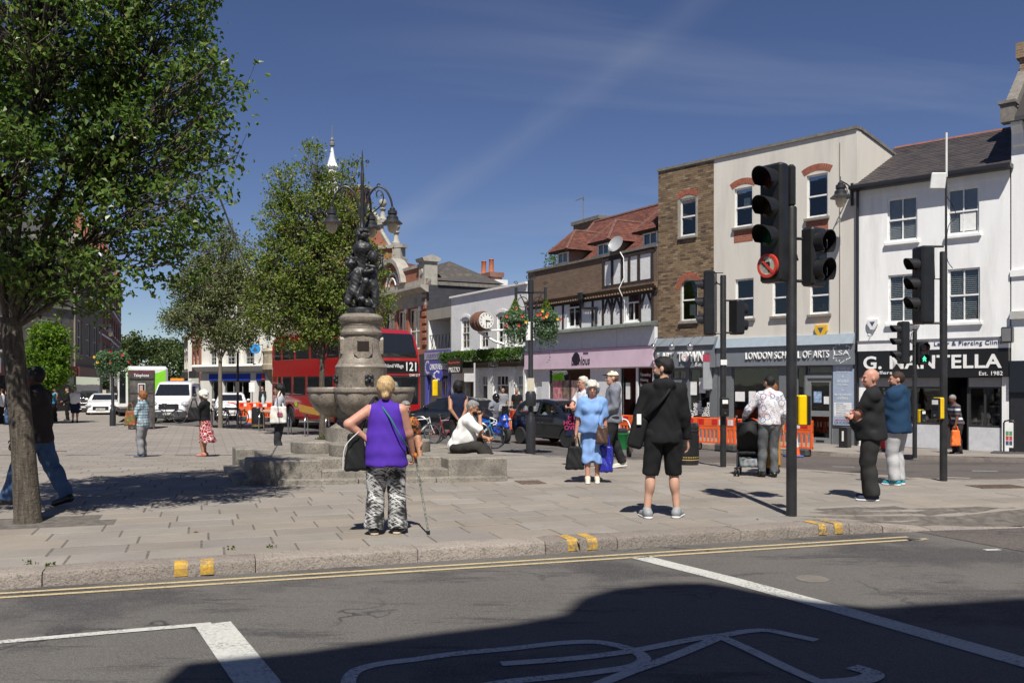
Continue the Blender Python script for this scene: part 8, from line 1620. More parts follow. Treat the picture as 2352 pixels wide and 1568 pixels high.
def person(label,base,h,head,skn,g,yaw=0.,pitch=0.,fat=1.,belly=0.,bust=0.,hipw=1.,hands=None,elb=None,feet=None,knee=None,seat=None,lean=(0,0),vox=.011,hair=('short',(.03,.02,.015)),sw=1.,grip=0.,group=None,shoulder=0.,gl=None):
 """head: heading in degrees (0 away from the camera, 90 to the left); g: garments; hands/feet in metres, x right, y forward"""
 s=h/1.75;t=thing('person',label,'person',base,rad(head),group);A=np.array
 hz=(seat if seat is not None else .93*s);lx,ly=lean;fs=math.sqrt(fat)
 P=A([0,0,hz]);C=P+A([lx*.75,ly*.75,.335*s*math.cos(min(1,abs(ly)*2))]);N=P+A([lx*1.15,ly*1.15,.55*s*math.cos(min(1,abs(ly)*1.6))]);H=N+A([0,.02*s+pitch*.05,.145*s-abs(pitch)*.02])
 SH=[N+A([q*.172*s*sw,-.005,-.085*s+shoulder]) for q in (-1,1)];HP=[P+A([q*.088*s*hipw,0,-.02*s]) for q in (-1,1)]
 hands=hands or [(-.25*s,.04,.80*s),(.25*s,.04,.80*s)];feet=feet or [(-.10*s,.0,0),(.10*s,.02,0)];elb=elb or [(-.3,-.8,0),(.3,-.8,0)];knee=knee or [(0,1,0),(0,1,0)]
 pr=[];add=lambda *q:pr.append(q)
 add('t','e',P+A([0,0,.0]),(.158*s*hipw*fs,.118*s*fat,.13*s),.07);add('t','e',P+A([lx*.3,ly*.3+.005,.15*s]),(.142*s*fat,.105*s*fat,.14*s),.07);add('t','e',C,(.160*s*(.6+.4*fat),.112*s*fs,.20*s),.07)
 add('t','c',SH[0]*.92+C*.08+A([.03,0,.012]),SH[1]*.92+C*.08+A([-.03,0,.012]),.062*s,.062*s,.05);add('t','c',C+A([0,0,.1*s]),N,.075*s,.055*s,.05)
 if belly:add('t','e',P+A([lx*.4,.055+belly*.5+ly*.4,.13*s]),(.15*s*fs,.09+belly,.16*s),.07)
 if bust:
  for q in (-1,1):add('t','e',C+A([q*.07*s,.075*s+bust*.4,.015*s]),(.075*s,.05+bust,.07*s),.04)
 AN=[]
 for i in (0,1):
  f=A(feet[i],float);f=f[:3];fd=A([0,1,0]) if len(feet[i])<4 else A([math.sin(feet[i][3]),math.cos(feet[i][3]),0]);lift=0 if len(feet[i])<5 else feet[i][4]
  an=f+A([0,0,.085*s+lift]);kn,an=ik(HP[i],an,.42*s,.412*s,knee[i]);AN.append((an,fd,lift))
  add('th%d' % i,'c',HP[i],kn,(.088*s)*fs**.5,.058*s*fs**.7,.03);add('sh%d' % i,'c',kn,an,.054*s*fs**.7,.037*s,.02);m_=kn+(an-kn)*.3;add('sh%d' % i,'e',m_-fd*.018*s,(.054*s*fs,.06*s*fs,.11*s),.03)
  add('ft%d' % i,'c',an-A([0,0,.03*s])-fd*.035*s,an+fd*.15*s-A([0,0,.055*s+lift*.9]),.036*s,.030*s,.02)
  kn,w=ik(SH[i],hands[i],.285*s,.255*s,elb[i]);add('ua%d' % i,'c',SH[i],kn,.05*s*fat**.75,.041*s*fat**.75,.035);add('fa%d' % i,'c',kn,w,.042*s*fat**.7,.027*s*fs,.02)
  d=w-kn;d /= np.linalg.norm(d);n=np.cross(d,A([0,1,.2]));n /= np.linalg.norm(n)+1e-9;n=n*(1 if i else -1);fwd=np.cross(n,d);fwd *= -1 if fwd[1]<0 and abs(d[2])>.5 else 1
  pc=w+d*.05*s;add('hd','f',w+d*.015*s,w+d*.085*s,.034*s,.036*s,.012,(*n,.5))
  for q in range(4):
   o_=fwd*(.030-.019*q)*s;L1=(.040,.046,.043,.034)[q]*s;b_=w+d*.09*s+o_;cur=.35+grip;m1=b_+(d*math.cos(cur)-n*math.sin(cur)*1.)*L1;m2=m1+(d*math.cos(cur*2.2)-n*math.sin(cur*2.2))*L1*.8;add('hd','c',b_,m1,.0095*s,.0088*s,.004);add('hd','c',m1,m2,.0088*s,.0075*s,.003)
  b_=w+d*.03*s+fwd*.03*s;m1=b_+(d*.6+fwd*.7-n*.2)*.04*s;add('hd','c',b_,m1,.012*s,.010*s,.008);add('hd','c',m1,m1+(d*.9+fwd*.1-n*.4)*.03*s,.010*s,.008*s,.003)
 cy,sy=math.cos(rad(yaw)),math.sin(rad(yaw));R=A([[cy,-sy,0],[sy,cy,0],[0,0,1]]);cp,sp_=math.cos(pitch),math.sin(pitch);R=R @ A([[1,0,0],[0,cp,sp_],[0,-sp_,cp]]);hp=lambda x,y,z:H+R @ A([x*s,y*s,z*s])
 add('nk','c',N-A([0,0,.05*s]),hp(0,-.015,-.03),.054*s*fs,.052*s,.03);HS=1.08
 add('hh','E',hp(0,-.012,.035),(.075*HS*s,.094*HS*s,.094*HS*s),.02);add('hh','E',hp(0,.028,-.038),(.060*HS*s*(.7+.3*fs),.064*HS*s,.082*HS*s),.03);add('hh','E',hp(0,.062,-.092),(.026*s,.026*s,.022*s),.02)
 add('hh','C',hp(0,.094,.012),hp(0,.116,-.022),.009*s,.014*s,.012);add('hh','E',hp(0,.082,.034),(.052*s,.018*s,.014*s),.015);add('hh','E',hp(0,.094,-.062),(.024*s,.012*s,.009*s),.01)
 for q in (-1,1):add('hh','E',hp(q*.081,-.012,.0),(.011*s,.021*s,.033*s),.006);add('hh','E',hp(q*.036,.075,-.018),(.022*s,.02*s,.02*s),.015)
 pts=[p_ for q in pr for p_ in ([q[2],q[3]] if q[1] in 'cfC' else [q[2]])];lo=np.min(pts,0)-.26*s;hi=np.max(pts,0)+.26*s;lo[2]=max(lo[2],-.03)
 def emit(v,q,inf=0.,cut=None,kk=None):
  if q[1] in 'eE':v.ell(q[2],A(q[3])+inf,q[4] if kk is None else kk,R if q[1]=='E' else None)
  elif q[1]=='f':v.cap(q[2],q[3],q[4]+inf,q[5]+inf,q[6],flat=q[7])
  else:
   a,b_=A(q[2]),A(q[3]);c2=b_ if cut is None else a+(b_-a)*cut;ra,rb=q[4],q[5] if cut is None else q[4]+(q[5]-q[4])*cut
   v.cap(a,c2,ra+inf,rb+inf,q[6] if kk is None else kk)
   if cut is not None:d_=(b_-a)/np.linalg.norm(b_-a);o_=A(c2);v.ell(o_+d_*(rb+inf+.012),(rb+inf+.015,)*3,.004,mode='s') if cut<1.01 else None
 v=Vol(lo,hi,vox)
 for q in pr:emit(v,q)
 v.build('body',skin(skn),t)
 ht=max((p_[2] for p_ in pts))
 for gi in g:
  nm,kind,m_=gi[:3];o_=gi[3] if len(gi)>3 else {};inf=max(o_.get('inf',.016),.019 if kind=='legs' else .012);v=Vol(lo,hi,vox*1.05)
  if kind=='top':
   for q in pr:
    if q[0]=='t':emit(v,q,inf)
   hem=o_.get('hem',hz/1.75/s-.04)*1.75*s
   if seat is None:flare=o_.get('flare',0);(v.ell(P+A([0,.01,hem-hz+.02]),(.17*s*fs*hipw+inf+flare,.13*s*fat+inf+flare,.13*s),.08) if hem<hz-.02 else None);v.fn(lambda x,y,z:hem-z+.006*np.sin(x*30)+.004*np.sin(y*25),.012)
   sl=o_.get('sleeve',0)
   if sl>1 and seat is None:v.cap(C+A([0,0,-.05*s]),(P[0],P[1],max(hem+.02,P[2]-.06*s)),.148*s*fs+inf*.8,.150*s*fs+inf*.8,.06,flat=(0,1,0,.74));v.fn(lambda x,y,z:hem-z+.006*np.sin(x*30)+.004*np.sin(y*25),.012)
   for q in pr:
    if q[0][:2]=='ua' and sl:emit(v,q,inf+.004,min(sl,1) if sl<1 else None,.05)
    if q[0][:2]=='fa' and sl>1:emit(v,q,inf,sl-1,.03)
   if sl==0:
    for i in (0,1):v.ell(SH[i]+A([(1 if i else -1)*.075*s,0,-.0]),(.07*s,.1*s,.13*s),.01,mode='s')
   v.cap(N+A([0,.035*s,.01*s]),hp(0,.02,-.03),o_.get('neck',.066)*s,.075*s,.012,mode='s')
   if o_.get('hood'):
    v.ell(N+A([0,-.085*s,-.02*s]),(.125*s,.06*s,.075*s),.03);v.ell(N+A([0,-.085*s,-.10*s]),(.075*s,.045*s,.10*s),.04);v.cap(N+A([-.075*s,.02,.0]),N+A([.075*s,.02,.0]),.04*s,.04*s,.03);v.cap(N+A([0,.02,.0]),hp(0,0,0),.058*s,.07*s,.01,mode='s')
  elif kind=='legs':
   for q in pr:
    if q[0]=='t' and q[2][2]<P[2]+.2*s and q[1]=='e':emit(v,q,inf-.006)
   wz=min([P[2]+o_.get('waist',.10)*s]+[x_[3]['hem']*1.75*s+.035 for x_ in g if x_[1]=='top' and 'hem' in x_[3] and seat is None]);v.fn(lambda x,y,z:z-wz,.01) if seat is None or True else None;ln=o_.get('len',2)
   for q in pr:
    if q[0][:2]=='th':emit(v,q,inf+o_.get('loose',0),ln if ln<1 else None,.012)
    if q[0][:2]=='sh' and ln>1 and q[1]=='e':emit(v,q,inf)
    if q[0][:2]=='sh' and ln>1 and q[1]=='c':emit(v,(q[0],'c',q[2],q[3],q[4],q[5]+o_.get('cuff',.018),q[6]),inf+o_.get('loose',0)*.8,min(ln-1,.97),.012)
  elif kind=='skirt':
   z0,z1,w0,w1=o_['z'];z0,z1=z0*s,z1*s
   def f(x,y,z):
    u=np.clip((z1-z)/(z1-z0),0,1);w=w0+(w1-w0)*u**.8;a=np.arctan2(y,x);w=w*(1+.07*u*np.sin(9*a+1)+.05*u*np.sin(5*a+8*z));dx,dy=o_.get('off',(0,0));return (np.sqrt((x-dx*u)**2+((y-dy*u)*1.25)**2)-w*s)*.8
   v.fn(f,0.,'u');v.fn(lambda x,y,z:np.maximum(z-z1,z0-z+.025*np.sin(5*np.arctan2(y,x))),.012)
  elif kind=='hair':
   st=o_['st'];e={'buzz':.003,'short':.005,'cap':.008,'curly':.03}.get(st,.022);c=hp(0,-.018,.038);v.ell(c,((.077*HS+e)*s,(.095*HS+e)*s,(.095*HS+e)*s),.02,R)
   if st in ('bob','curly'):
    for i in range(40 if st=='curly' else 0):
     q=RNG.normal(size=3);q /= np.linalg.norm(q);v.ell(c+R @ (q*A([.10,.115,.105])*s),(.036*s,)*3,.02)
    for q in (-1,1):v.cap(hp(q*.07,-.03,.02),hp(q*.078,-.035,-.055 if st=='curly' else -.085),.042*s,.035*s,.03)
    v.cap(hp(0,-.09,.03),hp(0,-.085,-.07),.055*s,.045*s,.03)
   if st=='short':v.ell(hp(0,.01,.098),(.06*s,.085*s,.036*s),.03,R)
   if st in ('pony',):v.cap(hp(0,-.075,.03),hp(0,-.07,-.045),.05*s,.035*s,.02)
   if st=='pony':v.ell(hp(0,-.105,-.06),(.045*s,.035*s,.04*s),.02);v.cap(hp(0,-.115,-.07),hp(0,-.1,-.2*o_.get('len',1)),.025*s,.012*s,.02)
   fz,fk=(-.012,.95) if st in ('short','buzz','cap') else (-.01,.68);fc=lambda x,y,z:(lambda X,Y_,Z:np.minimum(Y_+.03,fz+fk*Y_-Z))(*[((x-H[0])*R[0][i]+(y-H[1])*R[1][i]+(z-H[2])*R[2][i])/s for i in range(3)])*s
   v.fn(lambda x,y,z:fc(x,y,z),.008);v.fn(lambda x,y,z:(H[2]-.06*s if st in ('buzz','short','cap') else H[2]-.13*s if st=='bob' else H[2]-.32*s)-z,.01)
   for q in (-1,1):
    if st in ('buzz','short','cap'):v.ell(hp(q*.088,-.008,-.005),(.022*s,.03*s,.042*s),.01,R,'s')
  elif kind=='fringe':v.ell(hp(0,-.012,.05),(.088*HS*s,.108*HS*s,.090*HS*s),.01,R);v.fn(lambda x,y,z:hp(0,0,o_.get('z',.062))[2]-z,.006)
  elif kind=='beard':v.ell(hp(0,.035,-.055),(.064*HS*s,.066*HS*s,.075*HS*s),.01,R);v.fn(lambda x,y,z:z-hp(0,0,-.045)[2],.008)
  elif kind=='mask':v.ell(hp(0,.04,-.055),(.062*HS*s,.072*HS*s,.06*HS*s),.01,R);v.ell(hp(0,-.03,-.05),(.12*s,.06*s,.12*s),.01,R,'s')
  elif kind=='helmet':v.ell(hp(0,0,.015),(.125*s,.145*s,.15*s),.01,R);v.ell(hp(0,.13,.0),(.09*s,.07*s,.04*s),.01,R,'s')
  elif kind=='capbrim':v.ell(hp(0,.10,.065),(.07*s,.09*s,.010*s),.01,R)
  elif kind=='shoe':
   for i,(an,fd,lf) in enumerate(AN):
    hl,toe=an-A([0,0,.035*s])-fd*.04*s,an+fd*.155*s-A([0,0,.055*s+lf*.9]);v.cap(hl,toe,.046*s,.040*s,.02);v.cap(an,hl,.05*s,.048*s,.02)
    if lf<.01:v.fn(lambda x,y,z:.004-z,.004)
   if o_.get('sole') is not None:
    w=Vol(lo,hi,vox)
    for i,(an,fd,lf) in enumerate(AN):w.cap(an-A([0,0,.072*s])-fd*.045*s,an+fd*.165*s-A([0,0,.072*s+lf*.95]),.05*s,.046*s,.01,flat=(0,0,1,.45))
    w.build('shoe_soles',o_['sole'],t)
  if o_.get('fold',.004) and kind in ('top','legs','skirt'):v.disp(fold(o_.get('fold',.004),o_.get('ff',1.)))
  if kind=='hair' and o_['st'] not in ('buzz','cap'):v.disp(fold(.005,2.2))
  if kind in ('top','legs','skirt') and seat is None:pass
  ob=v.build(nm,m_,t)
  if ob is None:print('empty garment',nm,label)
 if abs(((head+yaw+180) % 360)-180)>50:
  for q in (-1,1):MB().ball(tuple(hp(q*.033,.094,.004)),(.011*s,.006*s,.0065*s),8,6).build('eye',plain('eye_dark',(.03,.025,.02),.2),t);MB().ball(tuple(hp(q*.035,.098,.028)),(.02*s,.005*s,.0045*s),8,6).build('eyebrow',mat('brow_'+skn,scl(SKIN[skn],.35),.8),t)
  MB().ball(tuple(hp(0,.1,-.062)),(.024*s,.006*s,.005*s),8,6).build('mouth',mat('lip_'+skn,(SKIN[skn][0]*.75,SKIN[skn][1]*.5,SKIN[skn][2]*.5),.45),t)
 if gl:
  gm=MB()
  for q in (-1,1):gm.tube([tuple(hp(q*.034+.024*math.cos(a),.112,.004+.018*math.sin(a))) for a in [i*math.tau/12 for i in range(13)]],.0022*s,5);gm.tube([tuple(hp(q*.058,.11,.008)),tuple(hp(q*.085,.0,.01))],.0022*s,5)
  gm.build('glasses',plain('spectacle_frame',(.05,.05,.055),.3),t)
 return t,(A(base),rad(head))
BK=cloth('black',(.012,.012,.014));WHT=cloth('white',(.72,.72,.70),bump=.15);GRYJ=cloth('grey_jersey',(.21,.215,.235));NAVY=cloth('navy',(.012,.016,.04));CHAR=cloth('charcoal',(.03,.029,.028));BEIG=cloth('beige',(.42,.36,.27));JEAN=cloth('blue_jean',(.055,.10,.19),var=.35,scale=5);SOLE=plain('white_sole',(.68,.68,.66),.5);BSH=plain('black_shoe',(.012,.012,.013),.4)
def hairm(n,c):return mat('hair_'+n,c,.6,var=.55,scale=30,stretch=(4,4,.6),coord='obj',bump=.5,bscale=120,spec=.4)
HB,HBR,HGI,HBL,HWH,HGY=hairm('black',(.008,.007,.006)),hairm('brown',(.035,.018,.009)),hairm('ginger',(.22,.085,.028)),hairm('blonde',(.48,.33,.16)),hairm('white',(.52,.5,.45)),hairm('grey',(.22,.21,.20))
def H_(st,m,**k):return ('hair','hair',m,dict(st=st,**k))
def S_(m,sole=None):return ('shoes','shoe',m,dict(sole=sole))
def top(m,sl,hem=None,nm='shirt',**k):return (nm,'top',m,dict(sleeve=sl,**({'hem':hem} if hem else {}),**k))
def legs(m,ln=2,nm='trousers',**k):return (nm,'legs',m,dict(len=ln,**k))
def GP(px,py):return tuple(G(px,py))
def at(px,Y,dz=0.):return (XP(px,Y),Y,gz(Y)+dz)
w1,_=person('woman in sleeveless purple top and patterned trousers, standing with a walking stick',GP(886,1226),1.6,3,'pink',[top(cloth('purple',(.075,.028,.33),bump=.1),0,.437,'vest',inf=.012,fold=.0035,neck=.06),legs(pattern('hatch','hatch',(.016,.016,.018),(.62,.62,.6)),2,loose=.014,cuff=.04,inf=.016),S_(plain('espadrille',(.02,.02,.02),.7),cloth('jute',(.5,.42,.3))),H_('pony',HBL,len=.25)],fat=1.5,belly=.05,hipw=1.12,hands=[(-.20,-.02,.98),(.27,.14,.80)],elb=[(-1,-.3,0),(.6,-.6,0)],feet=[(-.12,.0,0,-.25),(.12,.06,0,.2)],vox=.010,grip=.5,sw=1.02)
m2,_=person('young man in black hooded top and black shorts, seen from behind, looking left',GP(1524,1189),1.84,0,'fair',[top(BK,1.97,.47,'hooded_top',hood=1,inf=.024,fold=.006,flare=.008),legs(cloth('black_shorts',(.014,.014,.015)),.97,'shorts',loose=.016,inf=.02,fold=.005),S_(plain('trainer_grey',(.24,.25,.26),.6),SOLE),H_('short',HB,brow=.075),('beard','beard',HB)],yaw=62,hands=[(-.36,.05,.86),(.29,.05,.85)],feet=[(-.19,0,0,-.2),(.16,.03,0,.45)],vox=.010,fat=.94,sw=1.06)
m3,_=person('bald heavy man in black T-shirt and dark trousers, arms folded',GP(2003,1148),1.73,68,'pink',[top(cloth('washed_black',(.018,.018,.02)),.72,.46,'tshirt',inf=.028,fold=.007),legs(CHAR,2,loose=.018,cuff=.035,inf=.02,fold=.006),S_(plain('navy_trainer',(.012,.016,.05),.6),SOLE)],yaw=22,fat=1.32,belly=.075,hands=[(.10,.23,1.14),(-.09,.26,1.10)],elb=[(-1,.2,-.6),(1,.2,-.6)],vox=.010,grip=.6)
m4,_=person('man in blue hooded jacket and pale grey joggers by the right signal pole',GP(2062,1113),1.72,42,'pink',[top(cloth('teal_blue',(.014,.042,.09)),1.97,.46,'jacket',hood=1,inf=.045,fold=.006),legs(cloth('pale_grey_jersey',(.42,.42,.43)),2,loose=.015,cuff=.02,inf=.019,fold=.006,waist=.05),S_(plain('turquoise_trainer',(.02,.25,.32),.5),SOLE),H_('buzz',HBR),('beard','beard',HBR)],yaw=35,fat=1.2,hands=[(-.1,.28,.95),(.1,.28,.93)],vox=.011)
m5,_=person('man in printed white sweatshirt and grey jeans pushing a pushchair',GP(1767,1095),1.67,-4,'olive',[top(pattern('print','rings',(.66,.65,.66),(.10,.12,.22),(.45,.15,.18)),1.95,.52,'sweatshirt',inf=.024,fold=.006),legs(cloth('washed_grey',(.10,.105,.11),var=.5,scale=6),2,inf=.014,cuff=.012,fold=.006),S_(BSH),H_('buzz',HB),('beard','beard',HB)],yaw=28,hands=[(-.36,.26,.98),(.24,.14,.9)],feet=[(-.12,.02,0,-.6),(.08,.0,0,.15)],vox=.011,grip=.8)
person('woman in mustard dress with ginger hair, hidden behind the man with the pushchair',at(1774,15.6),1.54,10,'fair',[top(cloth('mustard',(.42,.2,.03)),.5,.5,'bodice'),('dress_skirt','skirt',cloth('mustard',(.42,.2,.03)),dict(z=(.14,1.02,.13,.17))),H_('pony',HGI),S_(BSH)],vox=.016)
m6,_=person('young man in cream cap and grey hooded top walking left',GP(1408,1075),1.79,96,'fair',[top(cloth('slate_grey',(.17,.18,.215)),1.97,.47,'hooded_top',hood=1,inf=.032,fold=.007),legs(cloth('faded_black',(.02,.02,.022)),2,inf=.02,loose=.01,fold=.007),S_(plain('cream_trainer',(.5,.47,.4),.6),SOLE),H_('short',hairm('light_brown',(.16,.085,.04))),('cap','fringe',cloth('cream',(.62,.58,.48)),dict(z=.055)),('cap_brim','capbrim',BK)],fat=.9,hands=[(-.12,.24,1.02),(.12,.24,1.0)],feet=[(-.08,.17,0),(.1,-.2,0,0,.03)],vox=.012)
person('grey-haired man with glasses in a pale checked shirt, arms folded',at(1341,17.9),1.74,122,'pink',[top(pattern('fine_check','plaid',(.66,.66,.66),(.42,.45,.52),(.5,.52,.58),2.5),.62,.53,inf=.022),legs(BEIG,2,inf=.02),S_(BSH),H_('short',HWH)],yaw=-8,hands=[(.05,.28,1.14),(-.05,.31,1.12)],elb=[(-1,.1,-.6),(1,.1,-.6)],belly=.04,vox=.012,gl=1,grip=.5)
BLU=cloth('sky_blue',(.19,.33,.62),bump=.15);w8,_=person('white-haired elderly woman in light blue top and skirt carrying shopping',GP(1360,1107),1.57,176,'pink',[top(BLU,.82,.50,'blouse',inf=.03,fold=.006,flare=.03,neck=.074),('skirt','skirt',cloth('mid_blue',(.20,.33,.60)),dict(z=(.36,.96,.165,.25),fold=.008)),S_(plain('cream_shoe',(.6,.52,.4),.6),SOLE),H_('curly',HWH,brow=.055)],hands=[(-.22,.06,.71),(.27,.05,.67)],fat=1.15,bust=.03,belly=.03,feet=[(-.08,.02,0),(.07,.1,0)],vox=.010,grip=1.1,lean=(0,.06),pitch=.12,gl=1)
m9,_=person('grey-haired man in white polo shirt sitting on the fountain steps, hand at his chin',(XP(1050,15.55),15.55,.36),1.70,-98,'tan',[top(WHT,.88,None,'polo_shirt',inf=.024,fold=.007),legs(cloth('dark_olive',(.032,.030,.027)),2,inf=.018,loose=.012,cuff=.03,fold=.007),S_(BSH),H_('short',HGY),('face_mask','mask',cloth('mask_navy',(.012,.013,.02)))],seat=.12,lean=(0,.20),pitch=.35,fat=1.25,belly=.06,hands=[(-.10,.52,.24),(.02,.40,.60)],elb=[(-.3,0,-1),(.4,.2,-1)],feet=[(-.12,.62,-.28),(.14,.66,-.28)],knee=[(0,.6,1),(.1,.6,1)],vox=.010,grip=.8)
person('woman in sleeveless navy top with short black hair, hands clasped behind her back',at(1052,19.4),1.72,12,'tan',[top(NAVY,0,.52,'vest',inf=.02),legs(CHAR,2,inf=.014),S_(BSH),H_('bob',HB)],hands=[(-.04,-.19,.93),(.04,-.20,.91)],elb=[(-1,-.5,0),(1,-.5,0)],vox=.013,grip=.5)
person('person in bright floral shirt and shorts sitting on the steps behind the woman in purple',(XP(921,15.3),15.3,.36),1.68,-150,'tan',[top(pattern('floral','blot',(.012,.012,.014),(.5,.12,.02),(.5,.3,.05)),.7,inf=.02),legs(CHAR,.85,'shorts',loose=.02),S_(plain('tan_boot',(.22,.11,.05),.6)),H_('short',HGY)],seat=.11,lean=(0,.16),hands=[(-.2,.38,.2),(.2,.4,.2)],feet=[(-.14,.50,-.17),(.14,.52,-.17)],knee=[(-.2,.6,1),(.2,.6,1)],vox=.014,gl=1)
person('grey-haired man in white shirt behind the fountain column, in front of the bus',at(906,20.5),1.76,25,'pink',[top(WHT,.7,.5),legs(CHAR),S_(BSH),H_('short',HGY)],vox=.018)
w17,_=person('dark-haired woman in grey T-shirt with a white tote bag, holding a bottle',GP(643,1060),1.66,100,'olive',[top(cloth('light_grey',(.36,.37,.40)),.6,.52,'tshirt'),legs(cloth('dark_leggings',(.03,.031,.036)),2,'leggings',inf=.008),S_(BSH),H_('pony',HB,len=1.1)],hands=[(-.1,.30,1.08),(.1,.32,1.1)],elb=[(-.6,-.3,-1),(.6,-.3,-1)],vox=.013,grip=.8)
person('white-haired woman in black top and red patterned skirt reading her phone',GP(470,1048),1.66,88,'tan',[top(BK,.62,.54,'blouse',inf=.02,bust=0),('skirt','skirt',pattern('red_curl','curl',(.30,.012,.022),(.62,.58,.56),(.03,.008,.01)),dict(z=(.40,1.0,.155,.25),off=(0,-.09),fold=.01)),S_(plain('sandal',(.4,.16,.11),.6)),H_('curly',hairm('silver',(.70,.66,.56)),brow=.05)],pitch=.3,bust=.02,hands=[(-.06,.36,1.02),(.07,.38,1.03)],elb=[(-.5,-.3,-1),(.5,-.3,-1)],vox=.013,grip=.9)
person('auburn-haired woman in green checked shirt and grey trousers facing left',GP(328,1049),1.64,88,'fair',[top(pattern('checks','plaid',(.62,.62,.64),(.06,.25,.26),(.10,.11,.22)),1.75,.46,inf=.028,fold=.006),legs(cloth('stone_grey',(.23,.23,.24)),2,inf=.02,loose=.014,fold=.007),S_(plain('slate_shoe',(.08,.11,.16),.6)),H_('bob',HGI,brow=.058),('face_mask','mask',WHT)],bust=.02,hands=[(-.1,.33,1.0),(.08,.36,1.02)],elb=[(-.5,-.3,-1),(.5,-.3,-1)],vox=.013,grip=.8)
person('man in dark brown jacket, jeans and red mask walking left behind the near tree',at(84,11.25),1.74,92,'dark',[top(cloth('brown_jacket',(.032,.026,.024)),1.95,.47,'jacket',inf=.03,fold=.007),legs(JEAN,2,inf=.02,loose=.016,cuff=.02,fold=.008),S_(BSH),H_('short',HB),('face_mask','mask',cloth('mask_red',(.5,.01,.012)))],fat=1.2,belly=.05,hands=[(-.24,.15,.86),(.25,.0,.84)],feet=[(-.1,.32,0),(.1,-.33,.0,0,.05)],vox=.012)
far=[(172,44.5,1.74,8,'pink',[top(WHT,1.6,.52),legs(NAVY,.98,'shorts',loose=.03),S_(BSH),H_('short',HGY)],'stout man in white shirt and navy shorts seen from behind, far left','man'),(126,45.5,1.72,150,'tan',[top(cloth('vest_blue',(.05,.25,.42)),0,.52,'vest'),legs(CHAR),S_(BSH),H_('buzz',HBR)],'man in bright blue vest and sunglasses, far left',''),(4,43,1.66,95,'fair',[top(WHT,1.6),legs(BK),S_(BSH),H_('short',HBR)],'person in white shirt at the far left edge',''),(18,42,1.62,100,'fair',[top(NAVY,1.8),legs(JEAN),S_(BSH),H_('bob',HGI)],'ginger-haired woman in navy jumper and jeans at the left edge',''),(156,47,1.72,120,'fair',[top(BK,1.9),legs(BK),S_(BSH),H_('short',HB)],'person in black standing by the far bin',''),(1155,40.2,1.74,178,'olive',[top(GRYJ,.8),legs(CHAR),S_(BSH),H_('buzz',HB)],'smiling dark-haired man in grey top outside the restaurant',''),(1187,39.0,1.72,160,'tan',[top(BK,.7),legs(WHT),S_(BSH),H_('short',HGY)],'grey-haired man in black T-shirt outside the restaurant',''),(603,55.5,1.76,160,'fair',[top(CHAR,1.9),legs(CHAR),S_(BSH),H_('buzz',HB)],'man in dark suit by the blue bank door','')]
for px,Y,h,hd,sk,gg,lb,_ in far:person(lb,at(px,Y),h,hd,sk,gg,fat=1.3 if px==172 else 1.05,belly=.05 if px==172 else 0,vox=.026,hands=[(-.06,.26,1.0),(.2,.1,.9)] if px in (172,156) else None)
m24,_=person('stooped man in striped polo shirt carrying an orange bag by the jeweller',at(2200,24.3),1.6,97,'brown',[top(pattern('polo_bands','bands',(.62,.62,.6),(.02,.024,.06),(.12,.08,.07)),.8,.5,'polo_shirt',inf=.022),legs(CHAR),S_(BSH),H_('buzz',HGY)],lean=(0,.10),pitch=.4,hands=[(-.2,.2,.78),(.2,.12,.8)],vox=.016,grip=1.)
# ---------------------------------------------------------------- what they carry
def bag(name,label,cat,base,rz,w,d,h,m,handle=.2,hm=None,taper=.1,vox=.012,sag=.01,top_open=True):
 t=thing(name,label,cat,base,rz);v=Vol((-w*.8,-d*.9,-.02),(w*.8,d*.9,h+.05),vox)
 v.fn(lambda x,y,z:np.sqrt(np.maximum(np.abs(x)-w/2*(1-taper*z/h)+.03,0)**2+np.maximum(np.abs(y)-d/2*(1-1.2*taper*z/h)+.03,0)**2+np.maximum(np.abs(z-h/2)-h/2+.03,0)**2)-.03,0,'u');v.disp(fold(sag,.8));v.build('body',m,t)
 if handle:
  for y in (-d*.2,d*.2):MB().tube(spl([(-w*.25,y,h*.95),(-w*.15,y*.6,h+handle*.75),(0,y*.3,h+handle),(w*.15,y*.6,h+handle*.75),(w*.25,y,h*.95)],5),.011,6).build('handle',hm or m,t,True)
 return t
b0=GP(886,1226);k=b0[1]/F;M_bagb=cloth('nylon_black',(.013,.013,.014),rough=.6)
bag('shoulder_bag','black shoulder bag with white piping on the hip of the woman in purple','bag',(b0[0]-.30,b0[1]-.06,.66),rad(20),.24,.13,.38,M_bagb,0,vox=.012,taper=.4);o=bpy.data.objects['shoulder_bag'];MB().tube(spl([(-.14,-.07,.02),(-.12,-.08,.25),(.02,-.08,.40)],4),.005,5).build('piping',SOLE,o);MB().tube(spl([(.05,0,.38),(.12,-.03,.62),(.20,.02,.74),(.24,.08,.72)],5),.016,6).build('strap',M_bagb,o)
st=thing('walking_stick','patterned metal walking stick with amber handle under the right hand of the woman in purple','walking stick',(b0[0]+.44,b0[1]-.02,0));top_=Vector((-.15,.16,.79));MB().cyl((0,0,.0),(0,0,.04),.018,n=10).build('ferrule',BSH,st);MB().cyl((0,0,.03),top_,.011,n=10).build('shaft',pattern('cane','blot',(.25,.25,.22),(.05,.06,.05),None,3),st);MB().tube(spl([tuple(top_+Vector((-.02,.07,-.01))),tuple(top_+Vector((0,.03,.02))),tuple(top_+Vector((0,-.02,.015))),tuple(top_+Vector((.02,-.07,.0)))],4),.015,8).build('handle',plain('amber',(.5,.16,.01),.25),st)
